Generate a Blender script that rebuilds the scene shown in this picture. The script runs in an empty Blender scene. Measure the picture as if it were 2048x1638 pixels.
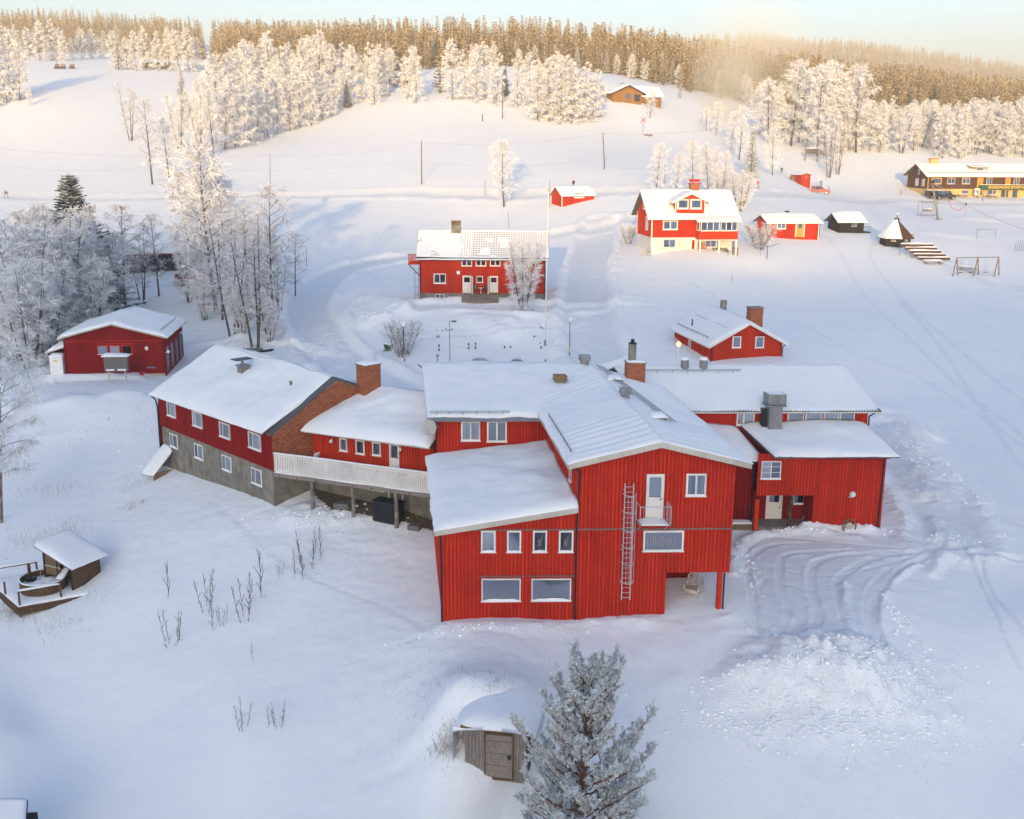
import bpy, bmesh, math, random
import numpy as np
from mathutils import Vector, Matrix
random.seed(7); RNG=np.random.RandomState(7)
SC=bpy.context.scene; COL=SC.collection
# ------------------------------------------------------------------ camera, world, sun, exposure
F=2150.; TH=math.radians(13.8); RO=math.radians(.38); CZ=26.3
cam=bpy.data.cameras.new('camera'); cam.sensor_fit='HORIZONTAL'; cam.sensor_width=36; cam.lens=36*F/2048
cam.clip_start=.5; cam.clip_end=9000
co_=bpy.data.objects.new('camera',cam); COL.objects.link(co_); SC.camera=co_
co_.matrix_world=Matrix.Translation((0,0,CZ))@Matrix.Rotation(math.pi/2-TH,4,'X')@Matrix.Rotation(RO,4,'Z')
SUN_EL=math.radians(8); SUN_AZ=math.radians(6.5)      # light travels towards +Y, a little to +X
wd=bpy.data.worlds.new('World'); SC.world=wd; wd.use_nodes=True
nt=wd.node_tree; bg=nt.nodes['Background']; sky=nt.nodes.new('ShaderNodeTexSky'); sky.sky_type='NISHITA'
sky.sun_disc=False; sky.sun_elevation=SUN_EL; sky.sun_rotation=math.pi+SUN_AZ
sky.altitude=600; sky.air_density=.9; sky.dust_density=5.2; sky.ozone_density=2.15
nt.links.new(sky.outputs[0],bg.inputs[0]); bg.inputs[1].default_value=.15
sl=bpy.data.lights.new('sun','SUN'); sl.energy=2.9; sl.angle=math.radians(.6); sl.color=(1,.66,.25)
so=bpy.data.objects.new('sun',sl); COL.objects.link(so)
sdir=Vector((math.sin(SUN_AZ)*math.cos(SUN_EL),math.cos(SUN_AZ)*math.cos(SUN_EL),-math.sin(SUN_EL)))
so.rotation_euler=sdir.to_track_quat('-Z','Y').to_euler(); so.location=(0,-60,90)
vs=SC.view_settings; vs.view_transform='Standard'; vs.look='None'; vs.gamma=1; vs.use_curve_mapping=False
vs.exposure=1.7
SC.render.engine='CYCLES'
cy=SC.cycles; cy.use_denoising=True; cy.max_bounces=6; cy.diffuse_bounces=3; cy.glossy_bounces=2; cy.transmission_bounces=2
cy.transparent_max_bounces=8; cy.volume_bounces=0; cy.caustics_reflective=False; cy.caustics_refractive=False
# ------------------------------------------------------------------ photo measuring helpers (a pixel of the photo -> a place in the world)
def ray(u,v):
    x=(u-1024)/F; y=-(v-819)/F; c,s=math.cos(RO),math.sin(RO); x,y=c*x-s*y,s*x+c*y
    return np.array([x,y*math.sin(TH)+math.cos(TH),y*math.cos(TH)-math.sin(TH)])
CC=np.array([0,0,CZ])
def atz(u,v,z): r=ray(u,v); return CC+r*((z-CZ)/r[2])
def aty(u,v,Y): r=ray(u,v); return CC+r*(Y/r[1])
def proj(p):
    d=np.asarray(p,float)-CC; x=d[...,0]; y=d[...,1]*math.sin(TH)+d[...,2]*math.cos(TH); z=d[...,1]*math.cos(TH)-d[...,2]*math.sin(TH)
    x=x/z;y=y/z; c,s=math.cos(RO),math.sin(RO); x,y=c*x+s*y,-s*x+c*y
    return 1024+F*x,819-F*y,F/z
def onplane(u,v,p0,d):
    r=ray(u,v); n=np.array([-d[1],d[0],0]); t=np.dot(np.array(p0)-CC,n)/np.dot(r,n); return CC+r*t
# ------------------------------------------------------------------ terrain
CP=[(0,1638,-6.0),(500,1638,-5),(1000,1638,-4),(1500,1638,-3.6),(2048,1638,-4),
(0,1450,-4.6),(500,1450,-3.2),(800,1480,-2.4),(985,1527,-1.6),(1300,1450,-1.8),(1700,1450,-1.6),(2048,1450,-2.4),
(887,1245,0),(1330,1228,.4),(1437,1218,.6),(600,1250,-1.2),(300,1250,-2.4),(60,1210,-2.9),(1700,1270,.4),(2048,1245,0.2),(1150,1330,-.7),
(1480,1060,.9),(1759,1056,1.1),(1650,1180,.7),(1900,1100,.9),(2048,1050,1.3),(1900,900,2.2),(2048,850,3.2),(1830,780,3.6),
(550,1013,1.8),(330,925,1.1),(430,985,1.3),(710,1035,1.7),(795,1045,1.7),(850,1070,1.3),(800,1130,.4),
(100,1040,-1.2),(200,900,.6),(40,950,-.6),(250,810,3.1),(100,775,3.3),(327,750,3.5),(400,690,3.9),(120,752,3.5),
(700,690,4.4),(850,722,4.6),(640,640,5),(1150,700,4.8),(1350,722,5.6),(1560,728,5.9),(1650,650,6.6),(1020,690,4.6),
(840,600,8),(1090,602,8),(900,655,6.2),(1045,622,7.4),(600,520,8.2),(450,640,4.8),(200,660,3.8),(0,650,3.3),
(1700,560,8.4),(1950,558,8.6),(2048,520,9.6),(1580,474,12.4),(1700,466,12.6),(1797,494,11.4),(1860,522,10.2),(2048,700,5.4),(1850,650,6.2),
(1302,509,11.4),(1467,511,11.4),(1200,480,11.6),(1190,560,8.8),(1500,540,9.6),
(1145,406,16),(600,400,15.5),(0,395,15),(300,402,15.3),(350,480,10.8),(600,470,11.4),(950,440,12.8),(100,480,10),
(843,361,19),(1207,341,0,230),(560,310,0,265),(1005,235,0,300),(1286,267,0,300),(1265,194,40.5),(830,205,38),(300,372,17.5),(250,290,0,285),(60,200,0,345),(300,138,54),(700,218,0,325),(470,290,0,283),(0,300,0,290),(560,270,0,300),(1150,238,0,300),
(1420,335,0,255),(1563,346,0,262),(1600,370,17.3),(1650,388,15.6),(1850,399,14.4),(2048,399,14.4),(1590,278,0,325),(1750,325,0,300),(1930,322,0,310),(1430,250,0,335),(1370,190,43),(2048,320,0,315),
(150,120,62),(420,140,54),(420,95,85),(150,68,104),(600,100,92),(800,108,95),(1000,118,96),(1250,130,98),(400,110,74),
(1500,100,140),(1800,122,138),(2048,150,128),(1500,180,62),(1800,215,50),(2048,240,44),(1300,165,62)]
PTS=np.array([atz(*c) if len(c)==3 else aty(c[0],c[1],c[3]) for c in CP]+[(-25,38,-6.5),(-12,38,-6),(0,38,-5),(12,38,-4.8),(25,38,-5.5),(-27,55,-5),(30,60,.3)])
def warp(X,Y):
    Yc=np.maximum(Y,40.); r=np.clip(X/Yc,-.66,.66); return np.stack([r*3.2,np.log(Yc)*2.2],-1)
def TK(r2): return np.where(r2>1e-12,r2*np.log(np.maximum(r2,1e-12)),0)
TW=warp(PTS[:,0],PTS[:,1]); TN=len(TW); TA=np.zeros((TN+3,TN+3)); TA[:TN,:TN]=TK(((TW[:,None]-TW[None])**2).sum(-1))+np.eye(TN)*.002
TA[:TN,TN]=1; TA[:TN,TN+1:]=TW; TA[TN:,:TN]=TA[:TN,TN:].T
TC=np.linalg.solve(TA,np.r_[np.arcsinh(PTS[:,2]/12.),0,0,0])
def tps(X,Y):
    P=warp(X,Y).reshape(-1,2); out=np.empty(len(P))
    for i in range(0,len(P),30000):
        q=P[i:i+30000]; r2=((q[:,None,0]-TW[None,:,0])**2+(q[:,None,1]-TW[None,:,1])**2)
        out[i:i+30000]=(.5*r2*np.log(np.maximum(r2,1e-12)**2))@TC[:TN]+TC[TN]+q@TC[TN+1:]
    return (12*np.sinh(out)).reshape(np.shape(X))
# crest of the hills, where the ground falls away again
RU=np.array([-400,0,150,300,400,440,520,650,800,1000,1200,1400,1550,1700,1850,2048,2500]); RV=np.array([70,66,62,78,90,90,75,82,92,100,104,92,88,98,115,148,190])
RR=[];RY=[]
for u_,v_ in zip(RU,RV):
    r_=ray(u_,v_); ys=np.geomspace(300,3200,260); P_=CC+r_*(ys/r_[1])[:,None]; h_=tps(P_[:,0],P_[:,1]); k_=int(np.argmax(h_>P_[:,2])) if (h_>P_[:,2]).any() else 200
    RR.append(r_[0]/r_[1]); RY.append(min(ys[k_],2100))
RR=np.array(RR);RY=np.array(RY)
_T=np.random.RandomState(3).rand(256,256)
def vn(x,y):
    xi=np.floor(x).astype(int); yi=np.floor(y).astype(int); fx=x-xi; fy=y-yi; fx=fx*fx*(3-2*fx); fy=fy*fy*(3-2*fy)
    a=_T[xi&255,yi&255];b=_T[(xi+1)&255,yi&255];c=_T[xi&255,(yi+1)&255];d=_T[(xi+1)&255,(yi+1)&255]
    return (a+(b-a)*fx)*(1-fy)+(c+(d-c)*fx)*fy
def fbm(x,y,s,o=4,seed=0):
    t=0;a=1;n=0
    for i in range(o):
        t=t+a*(vn(x/s+17.3*i+seed*7.7,y/s+5.1*i+seed*3.3)-.5); n+=a; a*=.5; s=s/2.03
    return t/n*2
def ss(a,b,x): t=np.clip((x-a)/(b-a),0,1); return t*t*(3-2*t)
def base_h(X,Y):
    X=np.asarray(X,float);Y=np.asarray(Y,float)
    r=np.clip(X/np.maximum(Y,40.),-.66,.66); yr=np.interp(r,RR,RY)
    z=tps(np.where(Y>yr,X*yr/np.maximum(Y,1),X),np.minimum(Y,yr)); z=z-np.maximum(Y-yr,0)*.10
    # valley and far side behind the camera
    zb=-7+0*X; dst=-Y
    # dst 0..: fields, then a long wooded ridge that hides the low sun from the lower ground
    rid=151.5+ (np.clip((-X-95)/150,0,1))*17+4*fbm(X,Y*0,60,3,4)+3*fbm(X,Y*0,14,2,9)
    zb=zb+ss(250,900,dst)*(rid+7)-ss(920,1500,dst)*60
    w=ss(30,-60,Y)
    return z*(1-w)+zb*w
def Gb(u,v):
    r=ray(u,v); ts=np.geomspace(36,4000,900)/math.hypot(r[0],r[1]); P=CC+r*ts[:,None]; h=base_h(P[:,0],P[:,1]); k=int(np.argmax(P[:,2]<h)); a,b=ts[max(k-1,0)],ts[k]
    for _ in range(14):
        m=(a+b)/2; p=CC+r*m
        if p[2]<base_h(p[0],p[1]): b=m
        else: a=m
    return CC+r*b
def Gline(L):
    return np.array([Gb(u,v)[:2] for u,v in L])
def smooth(P,n=8):
    P=np.array(P);out=[]
    for i in range(len(P)-1):
        p0=P[max(i-1,0)];p1=P[i];p2=P[i+1];p3=P[min(i+2,len(P)-1)]
        for k in range(n):
            t=k/n; out.append(.5*((2*p1)+(p2-p0)*t+(2*p0-5*p1+4*p2-p3)*t*t+(-p0+3*p1-3*p2+p3)*t**3))
    out.append(P[-1]); return np.array(out)
ROADS=[([(0,392),(300,396),(600,392),(900,388),(1250,384),(1450,372)],2.6,.25,.35),
 ([(1290,432),(1150,462),(1000,484),(840,512),(700,536),(640,570),(615,620),(648,690),(715,742),(790,775)],2.8,.3,.45),
 ([(1205,440),(1180,520),(1172,620),(1195,715)],3.0,.3,.45),
 ([(1175,610),(1080,615),(960,610),(850,613)],1.3,.2,.3),
 ([(90,775),(220,770),(330,762),(420,705),(520,700),(640,720)],3.2,.2,.2),
 ([(1500,388),(1640,395),(1780,400),(1900,405),(2060,408)],3.5,.2,.3),
 ([(1905,1085),(1885,1040),(1850,980),(1805,930),(1775,870)],2.2,.1,.3)]
TRACKS=[([(1490,1130),(1497,1100),(1530,1078),(1590,1077),(1720,1090),(1850,1102)],.16,.09),
 ([(1508,1275),(1505,1200),(1495,1140),(1505,1112),(1545,1090),(1620,1088)],.28,.09),
 ([(1520,1280),(1513,1215),(1516,1180),(1535,1155)],.26,.07),
 ([(1555,1270),(1577,1225),(1563,1180),(1560,1130),(1582,1108),(1700,1100)],.28,.09),
 ([(1612,1280),(1635,1240),(1622,1170),(1630,1127),(1680,1112),(1750,1107),(1850,1102),(1900,1082)],.34,.11),
 ([(1700,1275),(1680,1200),(1675,1165),(1700,1140),(1760,1113),(1850,1104),(1890,1072)],.34,.11),
 ([(1765,1300),(1748,1240),(1757,1190),(1790,1150),(1840,1122),(1900,1097),(1960,1112),(2060,1125)],.3,.12),
 ([(1738,1270),(1733,1210),(1745,1175),(1775,1140)],.3,.09),
 ([(1468,1105),(1530,1130),(1620,1150),(1690,1148),(1800,1120),(1880,1098)],.2,.06),
 ([(1468,1135),(1540,1160),(1620,1178),(1700,1175)],.2,.06),
 ([(1735,400),(1790,460),(1850,500),(1950,540),(2060,585)],.5,.12),([(1728,405),(1775,460),(1830,502),(1935,548),(2060,600)],.5,.12),
 ([(1710,470),(1748,482),(1740,512),(1790,580),(1850,640),(2060,810)],.22,.1),([(1650,470),(1690,520),(1715,570),(1790,650),(2060,880)],.2,.08),
 ([(1770,1010),(1900,1010),(2060,1060)],.2,.08),
 ([(745,725),(770,700),(860,676),(950,671),(1060,655),(1140,662)],.25,.14),
 ([(0,392),(200,340),(330,300)],.3,.06),([(60,500),(20,560),(-20,640)],.4,.1),
 ([(700,520),(760,555),(830,558)],.2,.1),
 ([(1260,560),(1420,585),(1500,700)],.15,.04),([(1960,1120),(1985,1190),(2060,1290)],.14,.1),([(1925,1090),(2000,1250),(2040,1340)],.12,.08),([(1590,640),(1700,700),(1850,760),(2060,900)],.18,.08),([(1800,600),(1900,720),(2060,960)],.25,.1),([(250,420),(420,440),(600,470),(760,560)],.25,.1),([(420,1000),(560,1120),(760,1210),(870,1270)],.13,.1),([(330,560),(390,520),(560,470)],.2,.08)]
BANKS=[([(1465,1150),(1470,1110),(1490,1085),(1530,1070),(1600,1066),(1715,1076)],.45,.26),
 ([(1775,830),(1805,880),(1830,940),(1850,990)],2.3,.85),([(1900,1085),(1870,1040),(1880,1075)],.5,.3),
 ([(1860,1150),(1900,1110),(1960,1100)],.4,.2),([(1775,1310),(1762,1240),(1780,1170),(1830,1130)],.28,.14),
 ([(1702,1285),(1690,1220),(1688,1170)],.25,.12),
 ([(130,800),(200,812),(270,800),(310,800)],1.4,.7),([(640,700),(560,650),(575,610),(600,560)],1.2,.5),
 ([(680,690),(650,640),(655,610),(720,580)],1.4,.6),([(770,640),(700,650),(730,600),(810,620)],1.5,.8),([(950,640),(1020,650),(1000,665)],1.6,.6),
 ([(470,690),(520,665),(560,640)],1.2,.8),
 ([(1610,1060),(1680,1062),(1740,1064)],.5,.45),([(880,1258),(1000,1252),(1150,1250),(1300,1240)],.7,.18)]
PILES=[(1560,1345,4.2,.9),(1660,1335,4.5,1.2),(1740,1360,4.0,.9),(1640,1395,4.5,.6),(1500,1370,3,.3),(1830,870,3.5,.8),(760,630,4,.6),(230,820,4,.8),(150,850,4,.5),(590,600,4,.3),(1240,600,4,.5),(1130,640,3,.4),(1960,440,6,1.),(2020,430,6,1.2),(1900,470,6,.5),(700,1030,2.5,.35),(620,1030,2.5,.3),(950,1060,2,.2)]
GB_CACHE={}
def segdist(X,Y,P):
    d=np.full(X.shape,1e9); 
    for i in range(len(P)-1):
        a=P[i];b=P[i+1];ab=b-a;L=max(ab@ab,1e-9); t=np.clip(((X-a[0])*ab[0]+(Y-a[1])*ab[1])/L,0,1)
        d=np.minimum(d,np.hypot(X-a[0]-t*ab[0],Y-a[1]-t*ab[1]))
    return d
def near(X,Y,P,m): return np.nonzero((X>P[:,0].min()-m)&(X<P[:,0].max()+m)&(Y>P[:,1].min()-m)&(Y<P[:,1].max()+m))[0]
RW=[(smooth(Gline(L),6),w,dp,bk) for L,w,dp,bk in ROADS]; TW_=[(smooth(Gline(L),8),w,dp) for L,w,dp in TRACKS]; BW=[(smooth(Gline(L),5),w,h) for L,w,h in BANKS]
PW=[(Gb(u,v),r,h) for u,v,r,h in PILES]
YARD=smooth(Gline([(1480,1075),(1560,1060),(1700,1062),(1780,1050),(1860,1040),(1900,1095),(1800,1160),(1770,1290),(1640,1290),(1500,1280),(1475,1180),(1480,1075)]),3)
def inpoly(X,Y,P):
    c=np.zeros(X.shape,bool)
    for i in range(len(P)):
        x1,y1=P[i];x2,y2=P[i-1]
        if y1==y2: continue
        c^=((y1>Y)!=(y2>Y))&(X<(x2-x1)*(Y-y1)/(y2-y1)+x1)
    return c
def ground_full(X,Y):
    X=np.asarray(X,float).ravel();Y=np.asarray(Y,float).ravel(); z=base_h(X,Y)
    n=len(X); road=np.zeros(n);rough=np.zeros(n)
    for P,w,dp,bk in RW:
        k=near(X,Y,P,w+4)
        if not len(k): continue
        d=segdist(X[k],Y[k],P)+.35*fbm(X[k],Y[k],3,2,5)
        z[k]-=dp*ss(w,w-.5,d); bb=bk*np.exp(-((d-w-.7)/.6)**2)*(.7+.6*fbm(X[k],Y[k],2.,3,2)); z[k]+=bb
        road[k]=np.maximum(road[k],ss(w,w-.6,d)); rough[k]=np.maximum(rough[k],np.exp(-((d-w-.7)/.8)**2))
    for P,w,h in BW:
        k=near(X,Y,P,w*2.2)
        if not len(k): continue
        d=segdist(X[k],Y[k],P); e=np.exp(-(d/w)**2); z[k]+=h*.75*e*(1+.6*fbm(X[k],Y[k],1.5,4,3)); rough[k]=np.maximum(rough[k],e)
    for p,r,h in PW:
        d=np.hypot(X-p[0],(Y-p[1])*1.2); k=np.nonzero(d<r*1.6)[0]
        if not len(k): continue
        e=np.exp(-(d[k]/r*1.5)**2); z[k]+=h*.42*ss(.1,.75,e+.35*fbm(X[k],Y[k],1.8,3,6))+.32*h*ss(.1,.5,e)*np.abs(fbm(X[k],Y[k],1.1,4,16)); rough[k]=np.maximum(rough[k],ss(.1,.5,e))
    yk=near(X,Y,YARD,1.)
    if len(yk):
        ins=inpoly(X[yk],Y[yk],YARD)*ss(0,1.6,segdist(X[yk],Y[yk],YARD)+.4*fbm(X[yk],Y[yk],1.2,2,31)); road[yk]=np.maximum(road[yk],ins*.9)
    for P,w,dp in TW_:
        k=near(X,Y,P,w*4)
        if not len(k): continue
        d=segdist(X[k],Y[k],P)+.05*fbm(X[k],Y[k],.6,2,8); z[k]-=.5*dp*ss(w*.95,w*.7,d); z[k]+=dp*.65*np.exp(-((d-w*1.25)/(w*.22))**2)*np.clip(.35+1.6*fbm(X[k],Y[k],.45,2,7),0,1.4)
        road[k]=np.maximum(road[k],ss(w,w*.8,d)*.7)
    nr=1-ss(200,420,Y)
    c_=GB_CACHE.setdefault('c',Gb(990,1500)); ux=(X-c_[0]);uy=(Y-c_[1]-.45); z+=1.35*np.exp(-(ux/3.6)**2)*ss(0,1.6,uy)*np.exp(-(np.maximum(uy-1.5,0)/3.0)**2)+.8*np.exp(-((ux-2.2)/1.2)**2)*ss(-.6,1.2,uy)*np.exp(-(np.maximum(uy-1,0)/3.)**2)+.8*np.exp(-((ux+2.4)/1.2)**2)*ss(-1.,1.2,uy)*np.exp(-(np.maximum(uy-1,0)/3.)**2)+.25*np.exp(-((ux+2.3)/.8)**2-((uy+.9)/.7)**2)-.22*np.exp(-((ux-.3)/1.7)**2-((uy+1.0)/1.0)**2)
    z+=nr*(.10*fbm(X,Y,9,3,1)+.16*fbm(X,Y,26,2,2))*(1-.8*road)
    z+=rough*(.16*fbm(X,Y,1.3,3,12)+.16*np.abs(fbm(X,Y,.55,3,13)))*nr
    yn=np.nonzero((Y>40)&(Y<135))[0]; xn=X[yn];yy=Y[yn]; z[yn]+=(.05*fbm(xn+yy*.3,yy*2.2,3.2,3,41)+.018*fbm(xn,yy*1.7,.8,2,42))*(1-.7*road[yn])+rough[yn]*.07*np.abs(fbm(xn,yy,.33,2,43))+road[yn]*.012*fbm(xn,yy,.35,2,44)
    # tussocks and drifts on the banks of the knoll
    def blob(u,v,r): p=GB_CACHE.setdefault((u,v),Gb(u,v)); return np.exp(-((X-p[0])**2+(Y-p[1])**2)/r**2)
    tus=blob(830,1330,7)*.8+blob(700,1060,6)+blob(880,1430,5)*1.2+blob(910,1470,2.5)+blob(480,1040,7)*.7+blob(200,960,10)*.8+blob(1450,1440,7)*.7+blob(1850,1430,6)*.5
    tus=np.clip(tus,0,1); z+=tus*(.10*np.maximum(fbm(X,Y,1.3,3,21),0)+.05*fbm(X,Y,.5,2,22))
    return z,road,np.clip(rough+.45*tus,0,1)

def gz(x,y): return float(ground_full(np.array([x]),np.array([y]))[0][0])
def G(u,v,n=4):
    p=Gb(u,v)
    for _ in range(n):                       # settle on the detailed ground
        z=gz(p[0],p[1]); p2=atz(u,v,z) if abs(v-290)>40 else None
        if p2 is None or abs(p2[1]-p[1])>4: p=np.array([p[0],p[1],z]); break
        p=p2; p[2]=z
    return p
# ------------------------------------------------------------------ materials
def mat(name,col=(.8,.8,.8),rough=.7,metal=0,build=None,spec=.3):
    m=bpy.data.materials.new(name); m.use_nodes=True; b=m.node_tree.nodes['Principled BSDF']
    b.inputs['Base Color'].default_value=(*col,1); b.inputs['Roughness'].default_value=rough; b.inputs['Metallic'].default_value=metal
    b.inputs['Specular IOR Level'].default_value=spec
    if build: build(m.node_tree,b)
    return m
def nd(t,kind,**k):
    n=t.nodes.new(kind)
    for a,v in k.items():
        if a in n.inputs: n.inputs[a].default_value=v
        else: setattr(n,a,v)
    return n
def ramp(t,fac,stops):
    r=t.nodes.new('ShaderNodeValToRGB'); e=r.color_ramp.elements
    while len(e)<len(stops): e.new(.5)
    for x,(p,c) in zip(e,stops): x.position=p; x.color=(*c,1) if len(c)==3 else c
    t.links.new(fac,r.inputs[0]); return r.outputs[0]
def noise(t,scale,detail=3,vec=None,stretch=None):
    n=nd(t,'ShaderNodeTexNoise',Scale=scale,Detail=detail)
    if vec is None:
        tc=t.nodes.new('ShaderNodeTexCoord'); vec=tc.outputs['Object']
    if stretch:
        mp=t.nodes.new('ShaderNodeMapping'); mp.inputs['Scale'].default_value=stretch; t.links.new(vec,mp.inputs[0]); vec=mp.outputs[0]
    t.links.new(vec,n.inputs['Vector']); return n.outputs['Fac']
def bump(t,b,h,strength=.3,dist=.05):
    n=nd(t,'ShaderNodeBump',Strength=strength,Distance=dist); t.links.new(h,n.inputs['Height']); t.links.new(n.outputs[0],b.inputs['Normal'])
def wood(c1,c2,scale=3,stretch=(6,6,.6),dirt=None):
    def f(t,b):
        a=noise(t,scale,5,stretch=stretch); c=ramp(t,a,[(.3,c1),(.7,c2)])
        a2=noise(t,.55,6,stretch=(1,1,.45)); mx=nd(t,'ShaderNodeMix',data_type='RGBA',blend_type='MULTIPLY'); mx.inputs[0].default_value=.55
        t.links.new(c,mx.inputs[6]); t.links.new(ramp(t,a2,[(.3,(.62,.60,.62)),(.52,(.92,.92,.92)),(.72,(1.08,1.1,1.1))]),mx.inputs[7])
        g=t.nodes.new('ShaderNodeNewGeometry'); m3=nd(t,'ShaderNodeMix',data_type='RGBA',blend_type='MULTIPLY'); m3.inputs[0].default_value=.8; t.links.new(mx.outputs[2],m3.inputs[6]); t.links.new(ramp(t,g.outputs['Random Per Island'],[(0,(.74,.74,.76)),(.5,(.95,.95,.95)),(1,(1.12,1.1,1.08))]),m3.inputs[7]); t.links.new(m3.outputs[2],b.inputs['Base Color'])
        bump(t,b,a,.4,.01)
    return f
def snowf(t,b):
    at=nd(t,'ShaderNodeAttribute',attribute_name='road'); ar=nd(t,'ShaderNodeAttribute',attribute_name='rough'); so_=nd(t,'ShaderNodeAttribute',attribute_name='soil')
    n1=noise(t,.25,4); c=ramp(t,n1,[(.3,(.84,.86,.90)),(.7,(.88,.89,.91))])
    mx=nd(t,'ShaderNodeMix',data_type='RGBA'); t.links.new(at.outputs['Fac'],mx.inputs[0]); t.links.new(c,mx.inputs[6])
    n2=noise(t,1.2,5); t.links.new(ramp(t,n2,[(.3,(.70,.73,.79)),(.75,(.80,.82,.86))]),mx.inputs[7])
    m2=nd(t,'ShaderNodeMix',data_type='RGBA'); n3=noise(t,3.5,5); ad=nd(t,'ShaderNodeMath',operation='MULTIPLY_ADD'); ad.inputs[1].default_value=1.6; ad.use_clamp=True
    t.links.new(so_.outputs['Fac'],ad.inputs[0]); sb=nd(t,'ShaderNodeMath',operation='MULTIPLY_ADD'); sb.inputs[1].default_value=2.2; sb.inputs[2].default_value=-1.5; t.links.new(n3,sb.inputs[0]); t.links.new(sb.outputs[0],ad.inputs[2])
    g=nd(t,'ShaderNodeMath',operation='MULTIPLY'); g.use_clamp=True; t.links.new(ad.outputs[0],g.inputs[0]); t.links.new(so_.outputs['Fac'],g.inputs[1])
    t.links.new(g.outputs[0],m2.inputs[0]); t.links.new(mx.outputs[2],m2.inputs[6]); t.links.new(ramp(t,n3,[(.3,(.05,.035,.02)),(.7,(.16,.13,.06))]),m2.inputs[7]); t.links.new(m2.outputs[2],b.inputs['Base Color'])
    # fine relief
    a=noise(t,.9,6); f_=noise(t,7,4); ma=nd(t,'ShaderNodeMath',operation='MULTIPLY'); t.links.new(f_,ma.inputs[0]); t.links.new(ar.outputs['Fac'],ma.inputs[1])
    sm=nd(t,'ShaderNodeMath',operation='MULTIPLY_ADD'); sm.inputs[1].default_value=.9; t.links.new(ma.outputs[0],sm.inputs[0]); t.links.new(a,sm.inputs[2])
    bump(t,b,sm.outputs[0],.3,.25)
def roofsnowf(t,b):
    n1=noise(t,.6,4); t.links.new(ramp(t,n1,[(.3,(.84,.86,.90)),(.7,(.89,.90,.91))]),b.inputs['Base Color']); bump(t,b,noise(t,2.5,5),.25,.06)
M={}
M['snow']=mat('snow',rough=.75,build=snowf,spec=.2)
M['roofsnow']=mat('roof_snow',rough=.75,build=roofsnowf,spec=.2)
M['red']=mat('falu_red_wood',rough=.8,spec=.12,build=wood((.50,.028,.013),(.68,.046,.021)))
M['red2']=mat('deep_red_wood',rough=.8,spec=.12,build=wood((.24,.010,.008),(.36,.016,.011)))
M['red3']=mat('bright_red_wood',rough=.8,spec=.12,build=wood((.50,.036,.010),(.66,.055,.014)))
M['red_bd']=mat('falu_red_boards',rough=.85,spec=.1,build=wood((.36,.018,.008),(.50,.032,.013)))
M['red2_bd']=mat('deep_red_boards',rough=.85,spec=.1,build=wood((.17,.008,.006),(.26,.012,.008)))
M['red3_bd']=mat('bright_red_boards',rough=.85,spec=.1,build=wood((.36,.020,.007),(.48,.034,.010)))
M['white']=mat('white_paint',rough=.55,build=wood((.72,.70,.65),(.84,.82,.77)))
M['grayboard']=mat('grey_board',rough=.8,build=wood((.12,.115,.11),(.22,.21,.20)))
M['oldwood']=mat('weathered_wood',rough=.85,build=wood((.035,.022,.015),(.20,.11,.055),5,(9,9,.5)))
M['rawwood']=mat('raw_wood',rough=.85,build=wood((.14,.09,.05),(.30,.20,.11),5,(9,9,.5)))
M['greypost']=mat('grey_weathered_post',rough=.85,build=wood((.16,.13,.11),(.32,.28,.25),5,(7,7,.6)))
M['dark']=mat('dark_interior',(.02,.022,.026),.8)
M['black']=mat('black_metal',(.016,.016,.018),.45)
M['blackwood']=mat('black_wood',rough=.8,build=wood((.010,.010,.012),(.028,.026,.028)))
M['brownwood']=mat('brown_wood',rough=.8,build=wood((.075,.03,.016),(.13,.055,.028)))
M['yellow']=mat('yellow_render',rough=.85,build=wood((.62,.42,.16),(.72,.50,.21),2,(1,1,1)))
M['yellowtrim']=mat('yellow_trim',(.72,.42,.05),.6)
M['orange']=mat('orange_door',rough=.6,build=wood((.55,.26,.05),(.68,.36,.09)))
M['green']=mat('green_board',(.06,.12,.06),.6)
M['green2']=mat('green_paint',(.02,.09,.05),.5)
M['cream']=mat('cream_render',rough=.9,build=wood((.66,.64,.60),(.76,.74,.70),2,(1,1,1)))
def concf(t,b):
    a=noise(t,1.6,7); s=noise(t,2.5,5,stretch=(1,1,.15)); c=ramp(t,a,[(.25,(.15,.135,.115)),(.5,(.235,.215,.18)),(.75,(.31,.285,.24))])
    mx=nd(t,'ShaderNodeMix',data_type='RGBA',blend_type='MULTIPLY'); mx.inputs[0].default_value=.6; t.links.new(c,mx.inputs[6]); t.links.new(ramp(t,s,[(.35,(.6,.58,.55)),(.6,(1,1,1))]),mx.inputs[7]); t.links.new(mx.outputs[2],b.inputs['Base Color']); bump(t,b,a,.4,.03)
M['concrete']=mat('rendered_concrete',rough=.9,build=concf)
def brickf(t,b):
    g=t.nodes.new('ShaderNodeNewGeometry'); t.links.new(ramp(t,g.outputs['Random Per Island'],[(0,(.26,.07,.03)),(.45,(.38,.115,.05)),(.8,(.46,.16,.075)),(1,(.22,.075,.045))]),b.inputs['Base Color'])
M['brick']=mat('brick',rough=.85,build=brickf)
M['mortar']=mat('mortar',(.30,.26,.22),.9)
M['metal']=mat('galvanised_metal',rough=.5,metal=.3,build=wood((.20,.21,.22),(.34,.35,.36),2,(2,2,.6)))
M['steel']=mat('light_steel',(.55,.55,.57),.45,.2)
M['roofdark']=mat('dark_roof_sheet',(.10,.10,.105),.6)
M['roofgrey']=mat('grey_corrugated_sheet',(.26,.27,.28),.6)
M['fasc']=mat('cream_fascia',rough=.6,build=wood((.46,.43,.37),(.60,.56,.49)))
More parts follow.
